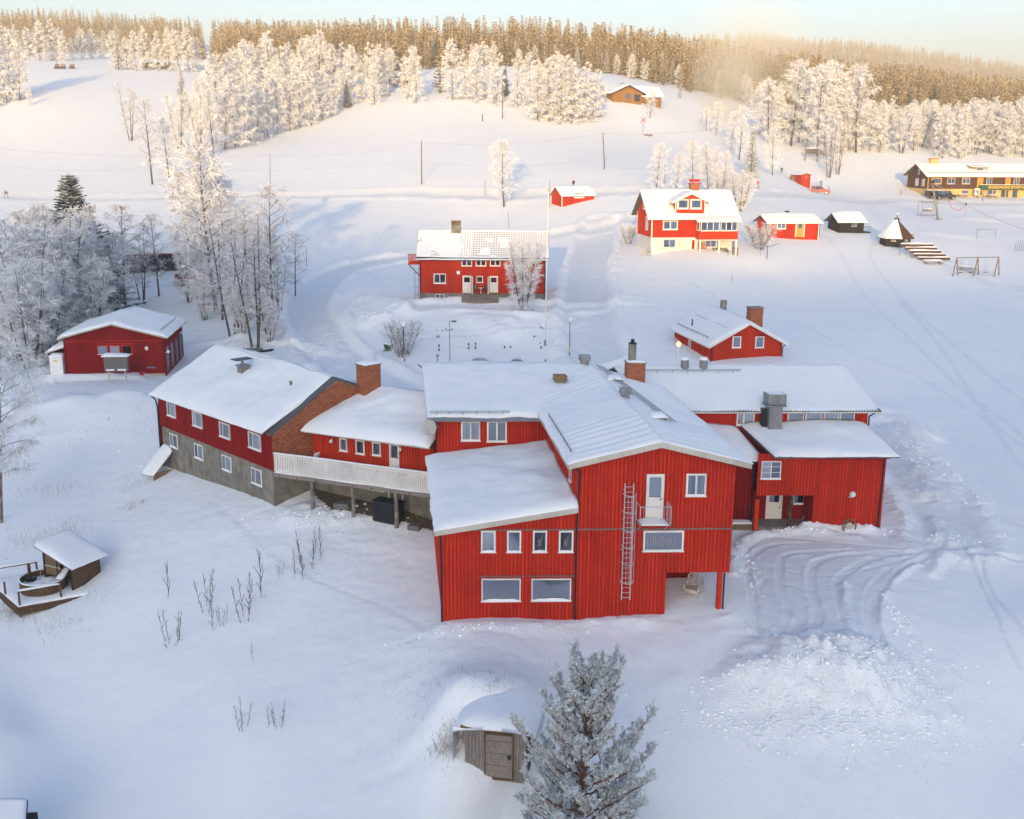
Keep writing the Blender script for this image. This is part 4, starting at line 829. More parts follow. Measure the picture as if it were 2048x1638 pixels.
# cut-out below the deck so the snow does not climb the wall
n=zz.size; me=bpy.data.meshes.new('snow_ground'); me.vertices.add(n); P_=np.stack([_x,_y,zz],-1).astype(np.float32); me.vertices.foreach_set('co',P_.ravel())
ni,nj=GX.shape; idx=np.arange(n).reshape(ni,nj); q=np.stack([idx[:-1,:-1],idx[:-1,1:],idx[1:,1:],idx[1:,:-1]],-1).reshape(-1,4)
me.loops.add(len(q)*4); me.loops.foreach_set('vertex_index',q.ravel().astype(np.int32)); me.polygons.add(len(q)); me.polygons.foreach_set('loop_start',np.arange(0,len(q)*4,4,dtype=np.int32)); me.polygons.foreach_set('loop_total',np.full(len(q),4,dtype=np.int32)); me.polygons.foreach_set('use_smooth',np.ones(len(q),bool))
me.update(calc_edges=True); me.validate()
for nm,arr in (('road',rd),('rough',rg),('soil',so_a)): at=me.attributes.new(nm,'FLOAT','POINT'); at.data.foreach_set('value',arr.astype(np.float32))
me.materials.append(M['snow']); gr=bpy.data.objects.new('ground',me); COL.objects.link(gr); gr['kind']='structure'; gr['label']='rolling snow-covered ground with ploughed tracks, rising to hills'
# ------------------------------------------------------------------ the other houses
def frame2(bl,br,z=None):
    p=G(*bl) if z is None else atz(*bl,z); q=G(*br) if z is None else atz(*br,z); d=(q-p)[:2]; Ln=np.linalg.norm(d); d=d/Ln
    return Fr((p[0],p[1],p[2]),d,(-d[1],d[0])),Ln
def gable_house(name,label,fr,Ln,dep,zw,zr,mt,below=2.5,ridge='a',over=.45,t=.25,th=.14,fasc='white',step=.22,holesF=(),holesL=(),snow=True,rib=0,sheet='roofdark',fh=.16,rp=.5,base=0,basemt=None,corner=None,rk={}):
    """box with a pitched roof; fr at the front left corner, z=0 at its foot; ridge along a (eaves front/back) or b (gable front)"""
    t_=thing(name,label,'house',fr(Ln/2,dep/2,0))
    fr0=Fr(fr.o,fr.ax,fr.ay)
    wb,_=fr0.wall(Ln,dep,0,dep); wl,_=fr0.wall(0,dep,0,0); wr,_=fr0.wall(Ln,0,Ln,dep)
    if ridge=='a': pf=[(0,zw),(Ln,zw)]; pl=[(0,zw),(dep*(1-rp),zr),(dep,zw)]; pr=[(0,zw),(dep*rp,zr),(dep,zw)]; pb=pf
    else: pf=[(0,zw),(Ln*rp,zr),(Ln,zw)]; pb=[(0,zw),(Ln*(1-rp),zr),(Ln,zw)]; pl=pr=[(0,zw),(dep,zw)]
    bz=base if base else -below
    wall(t_,fr0,pf,bz,mt,holes=holesF,step=step,name='front_wall',bd=-.02); wall(t_,wl,pl,bz,mt,holes=holesL,step=step,name='side_wall',bd=-.02); wall(t_,wr,pr,bz,mt,step=step,name='side_wall',bd=-.02); wall(t_,wb,pb,bz,mt,step=step,name='rear_wall',bd=-.02)
    if basemt: MB().box(fr0,.03,Ln-.03,.03,dep-.03,-below,base-.004).build('foundation',basemt,t_)
    if corner:
        for a,b in ((0,0),(Ln,0),(0,dep),(Ln,dep)): MB().box(fr0,a-.07,a+.07,b-.07,b+.07,bz,zw-.02).build('corner_board',corner,t_)
    o=over; H=(zr-zw)
    if ridge=='a':
        k=o*H/(dep*rp); k2=o*H/(dep*(1-rp)); e=.06
        roof(t_,[fr0(-o,-o,zw-k+e),fr0(Ln+o,-o,zw-k+e),fr0(Ln+o,dep*rp,zr+e),fr0(-o,dep*rp,zr+e)],t,sheet,th,fasc,fh,('l','r'),snow,rib=rib,**rk)
        roof(t_,[fr0(Ln+o,dep+o,zw-k2+e),fr0(-o,dep+o,zw-k2+e),fr0(-o,dep*rp+.01,zr+e),fr0(Ln+o,dep*rp+.01,zr+e)],t,sheet,th,fasc,fh,('l','r'),snow)
    else:
        k=o*H/(Ln*rp); k2=o*H/(Ln*(1-rp)); e=.06
        roof(t_,[fr0(-o,dep+o,zw-k+e),fr0(-o,-o,zw-k+e),fr0(Ln*rp,-o,zr+e),fr0(Ln*rp,dep+o,zr+e)],t,sheet,th,fasc,fh,('l','r'),snow,rib=rib,**rk)
        roof(t_,[fr0(Ln+o,-o,zw-k2+e),fr0(Ln+o,dep+o,zw-k2+e),fr0(Ln*rp+.01,dep+o,zr+e),fr0(Ln*rp+.01,-o,zr+e)],t,sheet,th,fasc,fh,('l','r'),snow,rib=rib,**rk)
    return t_,fr0,wl,wr
def rot(fr,deg): a=math.radians(deg); fr.ax=np.array([math.cos(a),math.sin(a),0]); fr.ay=np.array([-math.sin(a),math.cos(a),0])
# ---- H2: red house with two white doors
fr,Ln=frame2((840,600),(1090,602),8.0); hz_=lambda *a: rect(fr,*a)
H2h=[(.0,99,-1,.86)]
h2,f2,wl2,wr2=gable_house('two_door_house','red house with two white front doors and a dark tiled roof showing through snow',fr,Ln,7.4,5.3,7.9,'red3',ridge='a',over=.4,t=.0,snow=False,base=.86,basemt='concrete',sheet='roofdark',fh=.22,fasc='roofdark')
for r_ in ((867,547,892,567),): window(h2,f2,*hz_(*r_),mull=(.5,),c=.12,curt=1)
for i,r_ in enumerate(((923,516,944,532),(951.5,516,972.5,532),(980,516,1001,532))): window(h2,f2,*hz_(*r_),mull=(.5,),c=.1,curt=(0,3,3)[i],cm='yellowcurtain')
window(h2,f2,*hz_(1031,516,1052,532),mull=(.5,),c=.1,curt=1); window(h2,f2,*hz_(1035,547,1060,567),mull=(.5,),c=.1,curt=1)
window(h2,f2,*hz_(953,552,966,565),c=.09,snow=0,name='porch_window'); window(h2,f2,*hz_(870,588,889,598),mull=(.5,),c=.08,snow=0,name='basement_window')
door(h2,f2,*hz_(925,551,943,586),glass=(.62,.9),name='left_door',c=.1); door(h2,f2,*hz_(979,552,996,585),glass=(.62,.9),name='right_door',c=.1)
a0,z0=onw(f2,924,598);a1,_=onw(f2,998,598); mb=h2
for i in range(4): MB().box(f2,a0-.15*(3-i)*0,a1,-.5-.32*(3-i),-.02,-.6,.2+.17*i).build('step','greypost',h2)
MB().box(f2,a0,a1,-1.55,-.5,-.6,.03).build('landing','greypost',h2)
for a in (a0+1.25,a1-1.35): MB().box(f2,a,a+.1,-.55,-.02,.86,2.95).build('screen_wall','white',h2)
pipe(h2,[f2(-.1,-.3,5.1),f2(.05,-.08,4.8),f2(.05,-.08,.1)],.05); pipe(h2,[f2(Ln+.1,-.3,5.1),f2(Ln-.05,-.08,4.8),f2(Ln-.05,-.08,.1)],.05)
# tiles with a dusting of snow: real rows of pan tiles, joined
def tiled(parent,fr,Ln,z0,z1,b0,b1,o=.4,ncol=None,name='roof_tile'):
    nc=int((Ln+2*o)/.1); nr=int(np.hypot(b1-b0,z1-z0)/.11); U=np.linspace(-o,Ln+o,nc+1); V=np.linspace(0,1,nr+1); UU,VV=np.meshgrid(U,V); L_=np.hypot(b1-b0,z1-z0)
    s=VV*L_; saw=(s/.34)%1.; h=.045*np.sin(UU*2*math.pi/.3)+.06*(1-saw)
    cov=.02+.045*fbm(UU,s,3.,3,77)+.06*ss(Ln*.35,-o,UU)+.02*ss(1.0,.1,s); sn=np.maximum(h,cov+.02)
    P=np.stack([fr.o[0]+UU*fr.ax[0]+(b0+(b1-b0)*VV)*fr.ay[0],fr.o[1]+UU*fr.ax[1]+(b0+(b1-b0)*VV)*fr.ay[1],fr.o[2]+z0+(z1-z0)*VV+sn+.05],-1)
    me=bpy.data.meshes.new(name); n=UU.size; idx=np.arange(n).reshape(UU.shape); fs=np.stack([idx[:-1,:-1],idx[:-1,1:],idx[1:,1:],idx[1:,:-1]],-1).reshape(-1,4); me.from_pydata((P.reshape(-1,3)-np.array(ORG(parent))).tolist(),[],fs.tolist())
    me.materials.append(M['roofsnow']); me.materials.append(M['roofdark']); dark=((saw>.66)&(np.sin(UU*2*math.pi/.3)<.35)&(fbm(UU,s,2.2,3,79)+.75*ss(0,Ln*.8,UU)+.25*ss(.5,3.5,s)>.42)); me.polygons.foreach_set('material_index',dark[:-1,:-1].reshape(-1).astype(int).tolist()); me.update()
    return link(name,me,parent,kind='stuff')
k=.4*(2.6/3.7); tiled(h2,f2,Ln,5.3-k+.06,7.96,-.4,3.7)
snow_slab(h2,[f2(Ln+.4,7.8,5.1),f2(-.4,7.8,5.1),f2(-.4,3.7,7.98),f2(Ln+.4,3.7,7.98)],.15)
o=snow_slab(h2,[f2(-.5,-.62,5.0),f2(Ln+.5,-.62,5.0),f2(Ln+.5,-.42,5.05),f2(-.5,-.42,5.05)],.05,90,4,.03,name='gutter_snow',amp=1.2)
MB().box(f2,-.5,Ln+.5,-.64,-.42,4.88,5.0).build('gutter','roofdark',h2)
a,z=onw(Fr(f2(0,3.7,0),f2.ax,f2.ay),903,459); w=1.15; ch=MB().box(f2,a,a+w,3.3,4.1,7.6,8.75).build('chimney','concrete',h2); MB().box(f2,a+.0,a+.12,3.3,4.1,8.75,9.2).box(f2,a+w-.12,a+w,3.3,4.1,8.75,9.2).box(f2,a+.12,a+w-.12,4.0,4.1,8.75,9.2).build('chimney_side','concrete',ch); MB().box(f2,a-.05,a+w+.05,3.2,4.2,9.2,9.28).build('chimney_cap','rawwood',ch)
a,z=onw(f2,917,546); t=thing('lantern','white wall lantern between the window and the left door of the two-door house','lamp',f2(a,-.2,z)); MB().box(f2,a-.18,a+.18,-.4,-.05,z-.1,z+.2).build('lamp_body','globe',t); MB().box(f2,a-.22,a+.22,-.45,-.02,z+.2,z+.26).build('lamp_roof','white',t)
# side balcony on the left
MB().box(f2,-1.55,-.05,1.5,4.5,4.15,4.3).build('balcony_floor','red3',h2)
for i in range(9): a=-1.5+i*.17; MB().box(f2,a,a+.11,1.45,1.5,4.1,5.35).build('balcony_board','red3',h2)
MB().box(f2,-1.6,-.02,1.42,1.55,5.3,5.38).build('balcony_rail','red2',h2)
MB().tube(f2(-1.5,1.6,4.15),f2(-.02,1.6,2.6),.07,n=4).build('balcony_brace','greypost',h2)
mb=MB().tube(f2(-.7,1.0,-.3),f2(-.7,1.0,3.9),.03,n=4).tube(f2(-.25,1.0,-.3),f2(-.25,1.0,3.9),.03,n=4).build('ladder_rail','metal',h2)
for i in range(4): MB().tube(f2(-.7,1.0,.5+i*.9),f2(-.25,1.0,.5+i*.9),.025,n=4).build('ladder_rung','metal',h2)
def chair(name,label,fr,c,rz,mt,seat=None):
    c=np.array(c,float); f=Fr(c,(math.cos(rz),math.sin(rz)),(-math.sin(rz),math.cos(rz))); t=thing(name,label,'chair',c)
    MB().box(f,-.25,.25,-.25,.25,.42,.47).build('seat',seat or mt,t); MB().box(f,-.25,.25,.2,.25,.6,1.05).build('backrest',mt,t)
    for a,b in ((-.23,-.23),(.23,-.23)): MB().box(f,a-.025,a+.025,b-.025,b+.025,0,.65).build('leg',mt,t)
    for a in (-.23,.23): MB().box(f,a-.025,a+.025,.2,.25,0,1.05).build('leg',mt,t); MB().box(f,a-.03,a+.03,-.25,.22,.62,.66).build('armrest',mt,t)
    return t
chair('porch_chair','light wooden chair with a red cushion between the two white doors',f2,f2(onw(f2,952,583)[0],-.35,.88),.3,'rawwood','redplast'); chair('porch_chair','dark wooden chair right of the little porch table',f2,f2(onw(f2,971,583)[0],-.35,.88),-.4,'oldwood')
c=f2(onw(f2,962,583)[0],-.4,.88); t=thing('porch_table','small round white table between two porch chairs','table',c); MB().tube(c+[0,0,.68],c+[0,0,.72],.32,n=14).build('table_top','white',t); MB().tube(c,c+[0,0,.68],.04).build('leg','white',t)
# ---- H3: big red house with dormer, glazed porch and cream basement
fr,Ln=frame2((1302,509),(1467,511.5),11.4); rot(fr,8.5); Ln=11.9; dep=8.0
h3,f3,wl3,wr3=gable_house('family_house','bright red house with dormer, glazed upper porch and cream basement on the knoll','x' and fr,Ln,dep,5.65,8.75,'red3',ridge='a',over=.8,t=.12,base=2.38,basemt='cream',sheet='roofdark',fasc='white',corner='white',fh=.2,rib=.35,rk=dict(amp=.6)) if 0 else gable_house('family_house','bright red house with dormer, glazed upper porch and cream basement on the knoll',fr,Ln,dep,5.65,8.75,'red3',ridge='a',over=.8,t=.12,base=2.38,basemt='cream',fasc='white',corner='white',fh=.2,rib=.35,rk=dict(amp=.6))
R3=lambda *a: rect(f3,*a)
window(h3,f3,*R3(1326,441,1355,459.5),mull=(.5,),c=.16,curt=2); window(h3,f3,*R3(1327,479,1350,494.5),mull=(.5,),c=.05,curt=2,snow=0,name='basement_window')
window(h3,f3,*R3(1411,480,1432,494.5),mull=(.5,),c=.1,curt=1,snow=0,name='basement_window'); door(h3,Fr(f3(0,-.01,0),f3.ax,f3.ay),*R3(1383,479,1389,503),col='red2',glass=None,name='basement_door')
for (b0,b1,z0,z1) in ((3.4,4.4,6.1,7.6),(1.8,2.6,3.3,5.2)): window(h3,wl3,dep-b1-.6,dep-b0-.2,z0,z1,c=.13,curt=2)
window(h3,wl3,dep-2.2,dep-1.7,1.0,1.8,c=.06,snow=0)
# porch
x0=onw(f3,1391,470)[0]; x1=Ln+.05; pz0,pz1=2.2,4.85
fp=Fr(f3(0,-1.9,0),f3.ax,f3.ay)
po=MB().box(f3,x0,x1,-1.9,0,pz0,3.4).build('porch_parapet','red3',h3); mbb=MB(); battens(mbb,fp,x0,x1,.22,pz0,3.38); mbb.build('batten','red3',po,kind='stuff')
xm=(x0+x1)/2+.1
for (p,q) in ((x0+.1,xm-.05),(xm+.1,x1-.1)):
    window(h3,Fr(f3(0,-1.9,0),f3.ax,f3.ay),p,q,3.42,4.8,mull=(.33,.66),c=.11,curt=0,snow=.6,name='porch_window')
MB().box(f3,x0,x1,-1.85,0,3.4,4.9).build('porch_room','dark',h3) if 0 else None
mb=MB(); mb.box(f3,x0+.02,x1-.02,-.25,-.05,3.4,4.85).box(f3,x0+1.2,x0+1.7,-1.7,-1.6,3.4,4.8); mb.build('porch_inner_wall','red3',h3)
fpl,_=f3.wall(x0,0,x0,-1.9); window(h3,fpl,.6,1.7,3.45,4.75,c=.12,curt=0); MB().box(f3,x0,x0+.1,-1.9,0,3.4,4.9).build('porch_side','red3',h3); MB().box(f3,x1-.1,x1,-1.9,0,3.4,4.9).build('porch_side','red3',h3)
roof(h3,[f3(x0-.5,-2.4,4.78),f3(x1+.4,-2.4,4.78),f3(x1+.4,.1,5.35),f3(x0-.5,.1,5.35)],.22,fascia='white',fh=.14,barge=('l','r'),amp=.7,rnd=.25)
for a in (x0+.05,(x0+x1)/2+.05,x1-.2): MB().box(f3,a,a+.2,-1.88,-1.68,-.4,pz0).build('porch_post','white',h3)
MB().box(f3,x0,x1,-1.9,-1.6,pz0-.12,pz0).build('porch_beam','white',h3)
# dormer
dx0,z_=onw(Fr(f3(0,-.1,0),f3.ax,f3.ay),1351,430);dx1,_=onw(Fr(f3(0,-.1,0),f3.ax,f3.ay),1409,430); dxm=(dx0+dx1)/2; fd=Fr(f3(0,-.05,0),f3.ax,f3.ay)
dr=MB().ext(fd,[(dx0,5.6),(dx0,7.55),(dxm,8.45),(dx1,7.55),(dx1,5.6)],0,3.2).build('dormer','red3',h3); mbb=MB(); battens(mbb,fd,dx0,dx1,.22,5.6,lambda a: float(np.interp(a,[dx0,dxm,dx1],[7.5,8.4,7.5])),[R3(1355,398,1403,419)]); mbb.build('batten','red3',dr,kind='stuff')
for r_ in ((1355,398,1377,418),(1381,398,1403,418)): window(h3,fd,*rect(fd,*r_),c=.2,curt=1)
for a in (dx0,dx1): MB().box(fd,a-.08,a+.08,-.06,.05,5.8,7.5).build('corner_board','white',dr)
roof(h3,[fd(dx0-.6,4.3,7.35),fd(dx0-.6,-.55,7.35),fd(dxm,-.55,8.62),fd(dxm,4.3,8.62)],.12,fascia='white',fh=.22,barge=('r',)); roof(h3,[fd(dx1+.6,-.55,7.35),fd(dx1+.6,4.3,7.35),fd(dxm+.01,4.3,8.62),fd(dxm+.01,-.55,8.62)],.12,fascia='white',fh=.22,barge=('l',))
a,z=onw(Fr(f3(0,4.3,0),f3.ax,f3.ay),1379,381); brickstack(h3,f3,a,3.8,8.2,9.7,1.35,.9,snow=False); MB().box(f3,a-.15,a+1.5,3.65,4.85,9.7,9.8).box(f3,a,a+1.35,3.8,4.7,9.95,10.35).build('chimney_hood','redplast',h3)
pipe(h3,[f3(-.5,-.6,5.4),f3(-.1,-.15,4.9),f3(-.1,-.12,1.2)],.05,'white'); pipe(h3,[f3(Ln+.5,-.6,5.4),f3(Ln+.15,-.15,4.9),f3(Ln+.15,-.12,.4)],.05,'black')
# ---- small red house right behind the lodge
fr,Ln=frame2((1422,727),(1562,722),5.6); dep=10.5
SH=[rect(fr,1465,673,1481,695),rect(fr,1511,673,1527,695)]
sh,fs_,wls,wrs=gable_house('small_red_house','small red house with orange chimney and snowy roof just behind the lodge',fr,Ln,dep,1.95,3.95,'red3',ridge='b',over=.4,t=.25,fasc='white',fh=.22,step=.2)
for r_ in SH: window(sh,fs_,*r_,c=.1,curt=2); MB().box(fs_,r_[0]-.1,r_[1]+.1,-.1,0,r_[3]+.1,r_[3]+.14).build('drip_board','red2',sh)
window(sh,wls,dep-6.2,dep-5.6,.2,1.3,c=.09); window(sh,wls,dep-2.0,dep-1.4,-2.0,-1.0,c=.09,snow=2); window(sh,fs_,Ln*.62,Ln*.78,-1.6,-.4,c=.09,snow=3)
q=onw(Fr(fs_(0,1.6,0),fs_.ax,fs_.ay),1499,652); brickstack(sh,fs_,q[0],1.5,3.2,5.2,1.35,1.0,snow=False); q=onw(Fr(fs_(0,9,0),fs_.ax,fs_.ay),1442,620); MB().box(fs_,q[0],q[0]+.55,8.8,9.3,3.4,4.9).build('flue','concrete',sh)
q=onw(Fr(fs_(0,7,0),fs_.ax,fs_.ay),1385,632); MB().tube(fs_(q[0],7,2.4),fs_(q[0],7,3.3),.07).build('vent_pipe','black',sh)
snowrail(sh,fs_(-.0,1,2.3),fs_(-.0,9.8,2.3),n=10); snowrail(sh,fs_(1.9,1,3.25),fs_(1.9,9.5,3.25),n=9,h=.12)
pipe(sh,[fs_(-.4,-.2,1.8),fs_(-.05,-.07,1.5),fs_(-.05,-.07,-2)],.05); pipe(sh,[fs_(Ln+.35,-.2,1.8),fs_(Ln+.05,-.07,1.4),fs_(Ln+.05,-.07,-2)],.05)
g=G(1356,722); t=thing('lamp_post','lit white globe lamp on a white post beside the small red house','street lamp',g); h=onplane(1357,688,g,np.array([1.,0,0]))[2]-g[2]; MB().tube(g-[0,0,.3],g+[0,0,h-.2],.07).build('post','white',t); MB().ball(g+[0,0,h],.24).build('globe','warmlamp',t,smooth=True); MB().tube(g+[-.7,0,h+.9],g+[.1,0,h+.2],.03).build('bracket','white',t)
# ---- garage on the left
fr,Ln=frame2((133,752),(327,749),3.5); dep=9.8; Ln=9.7
ga,fg,wlg,wrg=gable_house('garage_building','dark red garage building with three small front windows and grey side doors','x' and fr,Ln,dep,3.95,5.25,'red2',ridge='b',over=.45,t=.3,fasc='fasc',fh=.14,step=.2)
gw=rect(fg,194,691,267,708); w3=(gw[1]-gw[0])/3.12
for i in range(3): window(ga,fg,gw[0]+i*w3*1.06,gw[0]+i*w3*1.06+w3*.92,gw[2],gw[3],c=.07,snow=1,frame='red',curt=0)
MB().box(fg,gw[0]-.2,gw[1]+.1,-.12,0,gw[3]+.15,gw[3]+.2).box(fg,.1,Ln-.1,-.05,0,3.5,3.55).build('drip_board','red',ga)
MB().box(fg,0,Ln,-.02,.1,-.6,.12).build('plinth','fasc',ga)
for i in range(4): a=.5+i*2.35; h0=2.7-(.0 if i else .0); door(ga,wrg,a,a+1.7,.1,2.75,col='grayboard',frame='red2',glass=(.2,.9),gw=.2,name='garage_door')
snowrail(ga,fg(Ln-.3,.5,4.35),fg(Ln-.3,8.5,4.35),n=8)
for (aa,zz) in ((.3,2.3),(7.6,3.0)): t=thing('side_lamp','white lamp %s on the long side wall of the garage'%('near the front corner' if aa<1 else 'near the far end'),'lamp',wrg(aa,-.3,zz)); MB().ball(wrg(aa,-.35,zz),.17).build('globe','globe',t,smooth=True); MB().tube(wrg(aa,0,zz-.1),wrg(aa,-.35,zz-.1),.03).build('bracket','white',t)
# lean-to
w0=onw(fg,97,740)[0]; t=thing('lean_to','small wooden lean-to with snowy roof on the left of the garage','shed',fg(-1,3,0)); MB().box(fg,w0+.1,-.03,1.0,6,-1,2.3).build('plank_wall','oldwood',t); f_=Fr(fg(w0+.1,1,0),fg.ax,fg.ay); mb=MB(); battens(mb,f_,0,-w0-.15,.16,-.5,2.3,b=-.02,w=.13); mb.build('plank','oldwood',t,kind='stuff')
roof(t,[fg(w0-.3,6.3,2.3),fg(w0-.3,.5,2.3),fg(-.02,.5,2.95),fg(-.02,6.3,2.95)],.3,fascia='fasc',fh=.12,barge=('r',)); MB().box(fg,w0-.05,w0+.08,.55,.7,-.8,2.3).build('post','blackwood',t)
def cabinet(name,label,u,v,w,h,d,mt,legs=0,roofo=.05,back=0,doors=1):
    g=G(u,v); t=thing(name,label,'cabinet',g); f=Fr(g,fg.ax[:2],fg.ay[:2]); MB().box(f,-w/2,w/2,-d/2,d/2,legs-.05*(legs==0),legs+h).build('body',mt,t)
    for i in range(doors): a0=-w/2+w*i/doors+.03; MB().box(f,a0,a0+w/doors-.06,-d/2-.02,-d/2,legs+.08,legs+h-.08).build('cabinet_door',mt,t)
    MB().box(f,-w/2-roofo,w/2+roofo,-d/2-roofo,d/2+roofo,legs+h,legs+h+.06).build('lid',mt,t); snow_slab(t,[f(-w/2-roofo,-d/2-roofo,legs+h+.06),f(w/2+roofo,-d/2-roofo,legs+h+.06),f(w/2+roofo,d/2+roofo,legs+h+.06),f(-w/2-roofo,d/2+roofo,legs+h+.06)],.14,12,6,.12,name='snow_cap')
    if legs:
        for a in (-w/2+.3,w/2-.3): MB().box(f,a-.06,a+.06,-.06,.06,-.4,legs).build('leg','fasc',t)
    return t,f
t,f=cabinet('electric_cabinet','tall pale grey cabinet with a yellow sticker beside the lean-to',117,752,1.25,2.0,.8,'globe'); MB().box(f,-.25,.15,-.44,-.425,1.55,1.68).build('warning_sticker','yellowtrim',t)
cabinet('junction_box','low pale box between the tall cabinet and the garage',140,748,.45,.6,.35,'globe')
t,f=cabinet('notice_cabinet','wide grey two-door cabinet on two legs with a snowy roof before the garage',235,757,2.2,1.45,.5,'grayboard',legs=.75,roofo=.2,doors=2)
for a in (-.55,.55): MB().box(f,a-.38,a+.38,-.34,-.27,.85,1.0).build('ledge_snow','roofsnow',t)
t=thing('wall_globe','white lantern on the red garage front','lamp',fg(onw(fg,294,697)[0],-.2,2.75)); c=np.array(t.location); MB().ball(c,.18,10,7,1.2).build('globe','globe',t,smooth=True); MB().tube(c+[0,.2,.0],c,.03).build('bracket','white',t)
# ---- barn with open front behind the trees
p0=atz(250,562,6.2); p1=atz(400,562,6.0); fr=Fr(p0,(p1-p0)[:2]/np.linalg.norm(p1-p0),(0,1)); fr.ay=np.array([-fr.ax[1],fr.ax[0],0]); Ln=np.linalg.norm(p1-p0)
t=thing('open_barn','long dark brown barn with a wide snowy roof hidden behind the frosted trees','barn',fr(Ln/2,3,0))
zt=onw(fr,300,502)[1]
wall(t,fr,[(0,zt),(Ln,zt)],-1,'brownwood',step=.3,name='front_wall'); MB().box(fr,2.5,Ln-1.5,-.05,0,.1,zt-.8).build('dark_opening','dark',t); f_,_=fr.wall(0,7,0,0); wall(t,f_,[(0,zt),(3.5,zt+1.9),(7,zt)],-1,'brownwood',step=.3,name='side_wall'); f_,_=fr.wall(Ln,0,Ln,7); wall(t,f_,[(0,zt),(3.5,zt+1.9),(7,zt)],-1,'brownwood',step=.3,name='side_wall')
for i in range(5): a=2.5+i*(Ln-4)/4; MB().box(fr,a-.12,a+.12,-.15,0,0,zt).build('post','brownwood',t)
roof(t,[fr(-.6,-.8,zt-.25),fr(Ln+.6,-.8,zt-.25),fr(Ln+.6,3.5,zt+2.0),fr(-.6,3.5,zt+2.0)],.3,fascia='red2',fh=.25,barge=('l','r')); roof(t,[fr(Ln+.6,7.6,zt-.3),fr(-.6,7.6,zt-.3),fr(-.6,3.5,zt+2.0),fr(Ln+.6,3.5,zt+2.0)],.3)
# ---- cottage with orange door
fr,Ln=frame2((1537,474),(1638,474),12.5); rot(fr,9); Ln=8.3
cot,fc,wlc,_=gable_house('yellow_door_cottage','low red cottage with white-framed yellow door and snowy roof','x' and fr,Ln,5.2,2.35,3.3,'red3',ridge='a',over=.55,t=.22,fasc='white',fh=.12,corner='white')
window(cot,fc,*rect(fc,1554,445,1571.5,458),mull=(.5,),c=.16,curt=1); door(cot,fc,*rect(fc,1591.5,445,1608,474),col='orange',frame='white',glass=(.6,.9),gw=.3,name='front_door',c=.16)
window(cot,wlc,3.2,4.6,.9,2.1,c=.16,curt=0); a,z=onw(Fr(fc(0,3,0),fc.ax,fc.ay),1573,429); MB().box(fc,a-.25,a+.35,2.7,3.2,3.1,3.9).build('chimney','blackwood',cot); pipe(cot,[fc(Ln+.4,-.4,2.2),fc(Ln+.1,-.1,1.9),fc(Ln+.1,-.1,0)],.05)
# ---- black cabin
fr,_=frame2((1677,466),(1721,466),12.6); a_=math.radians(10); fr.ax=np.array([math.cos(a_),math.sin(a_),0]);fr.ay=np.array([-math.sin(a_),math.cos(a_),0]); Ln=4.4
bc,fb,wlb,_=gable_house('black_cabin','small black wooden cabin with one lit-looking window and side terrace',fr,Ln,4.0,1.95,3.0,'blackwood',ridge='a',over=.5,t=.25,fasc='blackwood',fh=.1)
window(bc,fb,*rect(fb,1703,443,1714,453),mull=(.5,),c=.09,frame='rawwood',curt=2,snow=.5); MB().box(fb,Ln,Ln+1.4,.2,2.6,-.2,.12).build('terrace','blackwood',bc)
MB().box(fb,Ln+.05,Ln+1.4,.2,.26,.95,1.02).build('rail','blackwood',bc)
for i in range(8): a=Ln+.1+i*.17; MB().tube(fb(a,.23,.1),fb(a+(.15 if i%2 else -.05),.23,.98),.02,n=4).build('lattice','blackwood',bc)
# ---- orange-red hut
p=G(1124,406); a_=math.radians(26); fr=Fr(p,(math.cos(a_),math.sin(a_)),(-math.sin(a_),math.cos(a_))); Ln=6.9
hu,fh_,wlh,_=gable_house('orange_red_hut','little orange-red hut with white corners beside the upper track',fr,Ln,4.2,2.2,3.6,'red3',ridge='a',over=.3,t=.15,fasc='white',fh=.1,corner='white',below=1.5)
window(hu,fh_,*rect(fh_,1148,385,1168,395.5),mull=(.5,),c=.14,snow=.4,curt=2); a,_z=onw(Fr(fh_(0,2.1,0),fh_.ax,fh_.ay),1147,365); MB().tube(fh_(a,2.1,3.4),fh_(a,2.1,4.2),.1).ball(fh_(a,2.1,4.4),.28,8,6,1.3).build('stove_pipe','brownwood',hu)
# ---- sports lodge (brown over yellow)
fr,_=frame2((1853,397),(2040,399),14.45); a_=math.radians(6); fr.ax=np.array([math.cos(a_),math.sin(a_),0]);fr.ay=np.array([-math.sin(a_),math.cos(a_),0]); Ln=46; dep=11
sl_,fl,wll,_=gable_house('sports_lodge','long brown and yellow sports lodge with green balcony front and snowy roof',fr,Ln,dep,5.6,8.1,'brownwood',ridge='a',over=.9,t=.2,base=2.3,basemt='yellow',fasc='yellowtrim',corner='yellowtrim',fh=.14,step=.3,below=3)
RL=lambda *a: rect(fl,*a)
def z2(x,y): return 1780+x/7.642,300+y/7.642
def ZR(x0,y0,x1,y1): return RL(*z2(x0,y0),*z2(x1,y1))
window(sl_,fl,*ZR(638,425,780,520),c=.18,frame='yellowtrim',snow=.3); window(sl_,fl,*ZR(880,425,990,520),mull=(.5,),c=.16,curt=1,frame='fasc',snow=.3); window(sl_,fl,*ZR(1108,425,1218,520),mull=(.5,),c=.16,curt=1,frame='fasc',snow=.3)
window(sl_,wll,4.6,6.1,2.9,4.6,mull=(.5,),c=.13,snow=.3); window(sl_,wll,8.0,9.3,2.9,4.6,mull=(.5,),c=.13,snow=.3); window(sl_,wll,5.4,6.4,5.6,6.9,c=.14,snow=.3)
pf=Fr(fl(0,.03,0),fl.ax,fl.ay)
def ZP(x0,y0,x1,y1): a,b=z2(x0,y0);c,d=z2(x1,y1); return rect(pf,a,b,c,d)
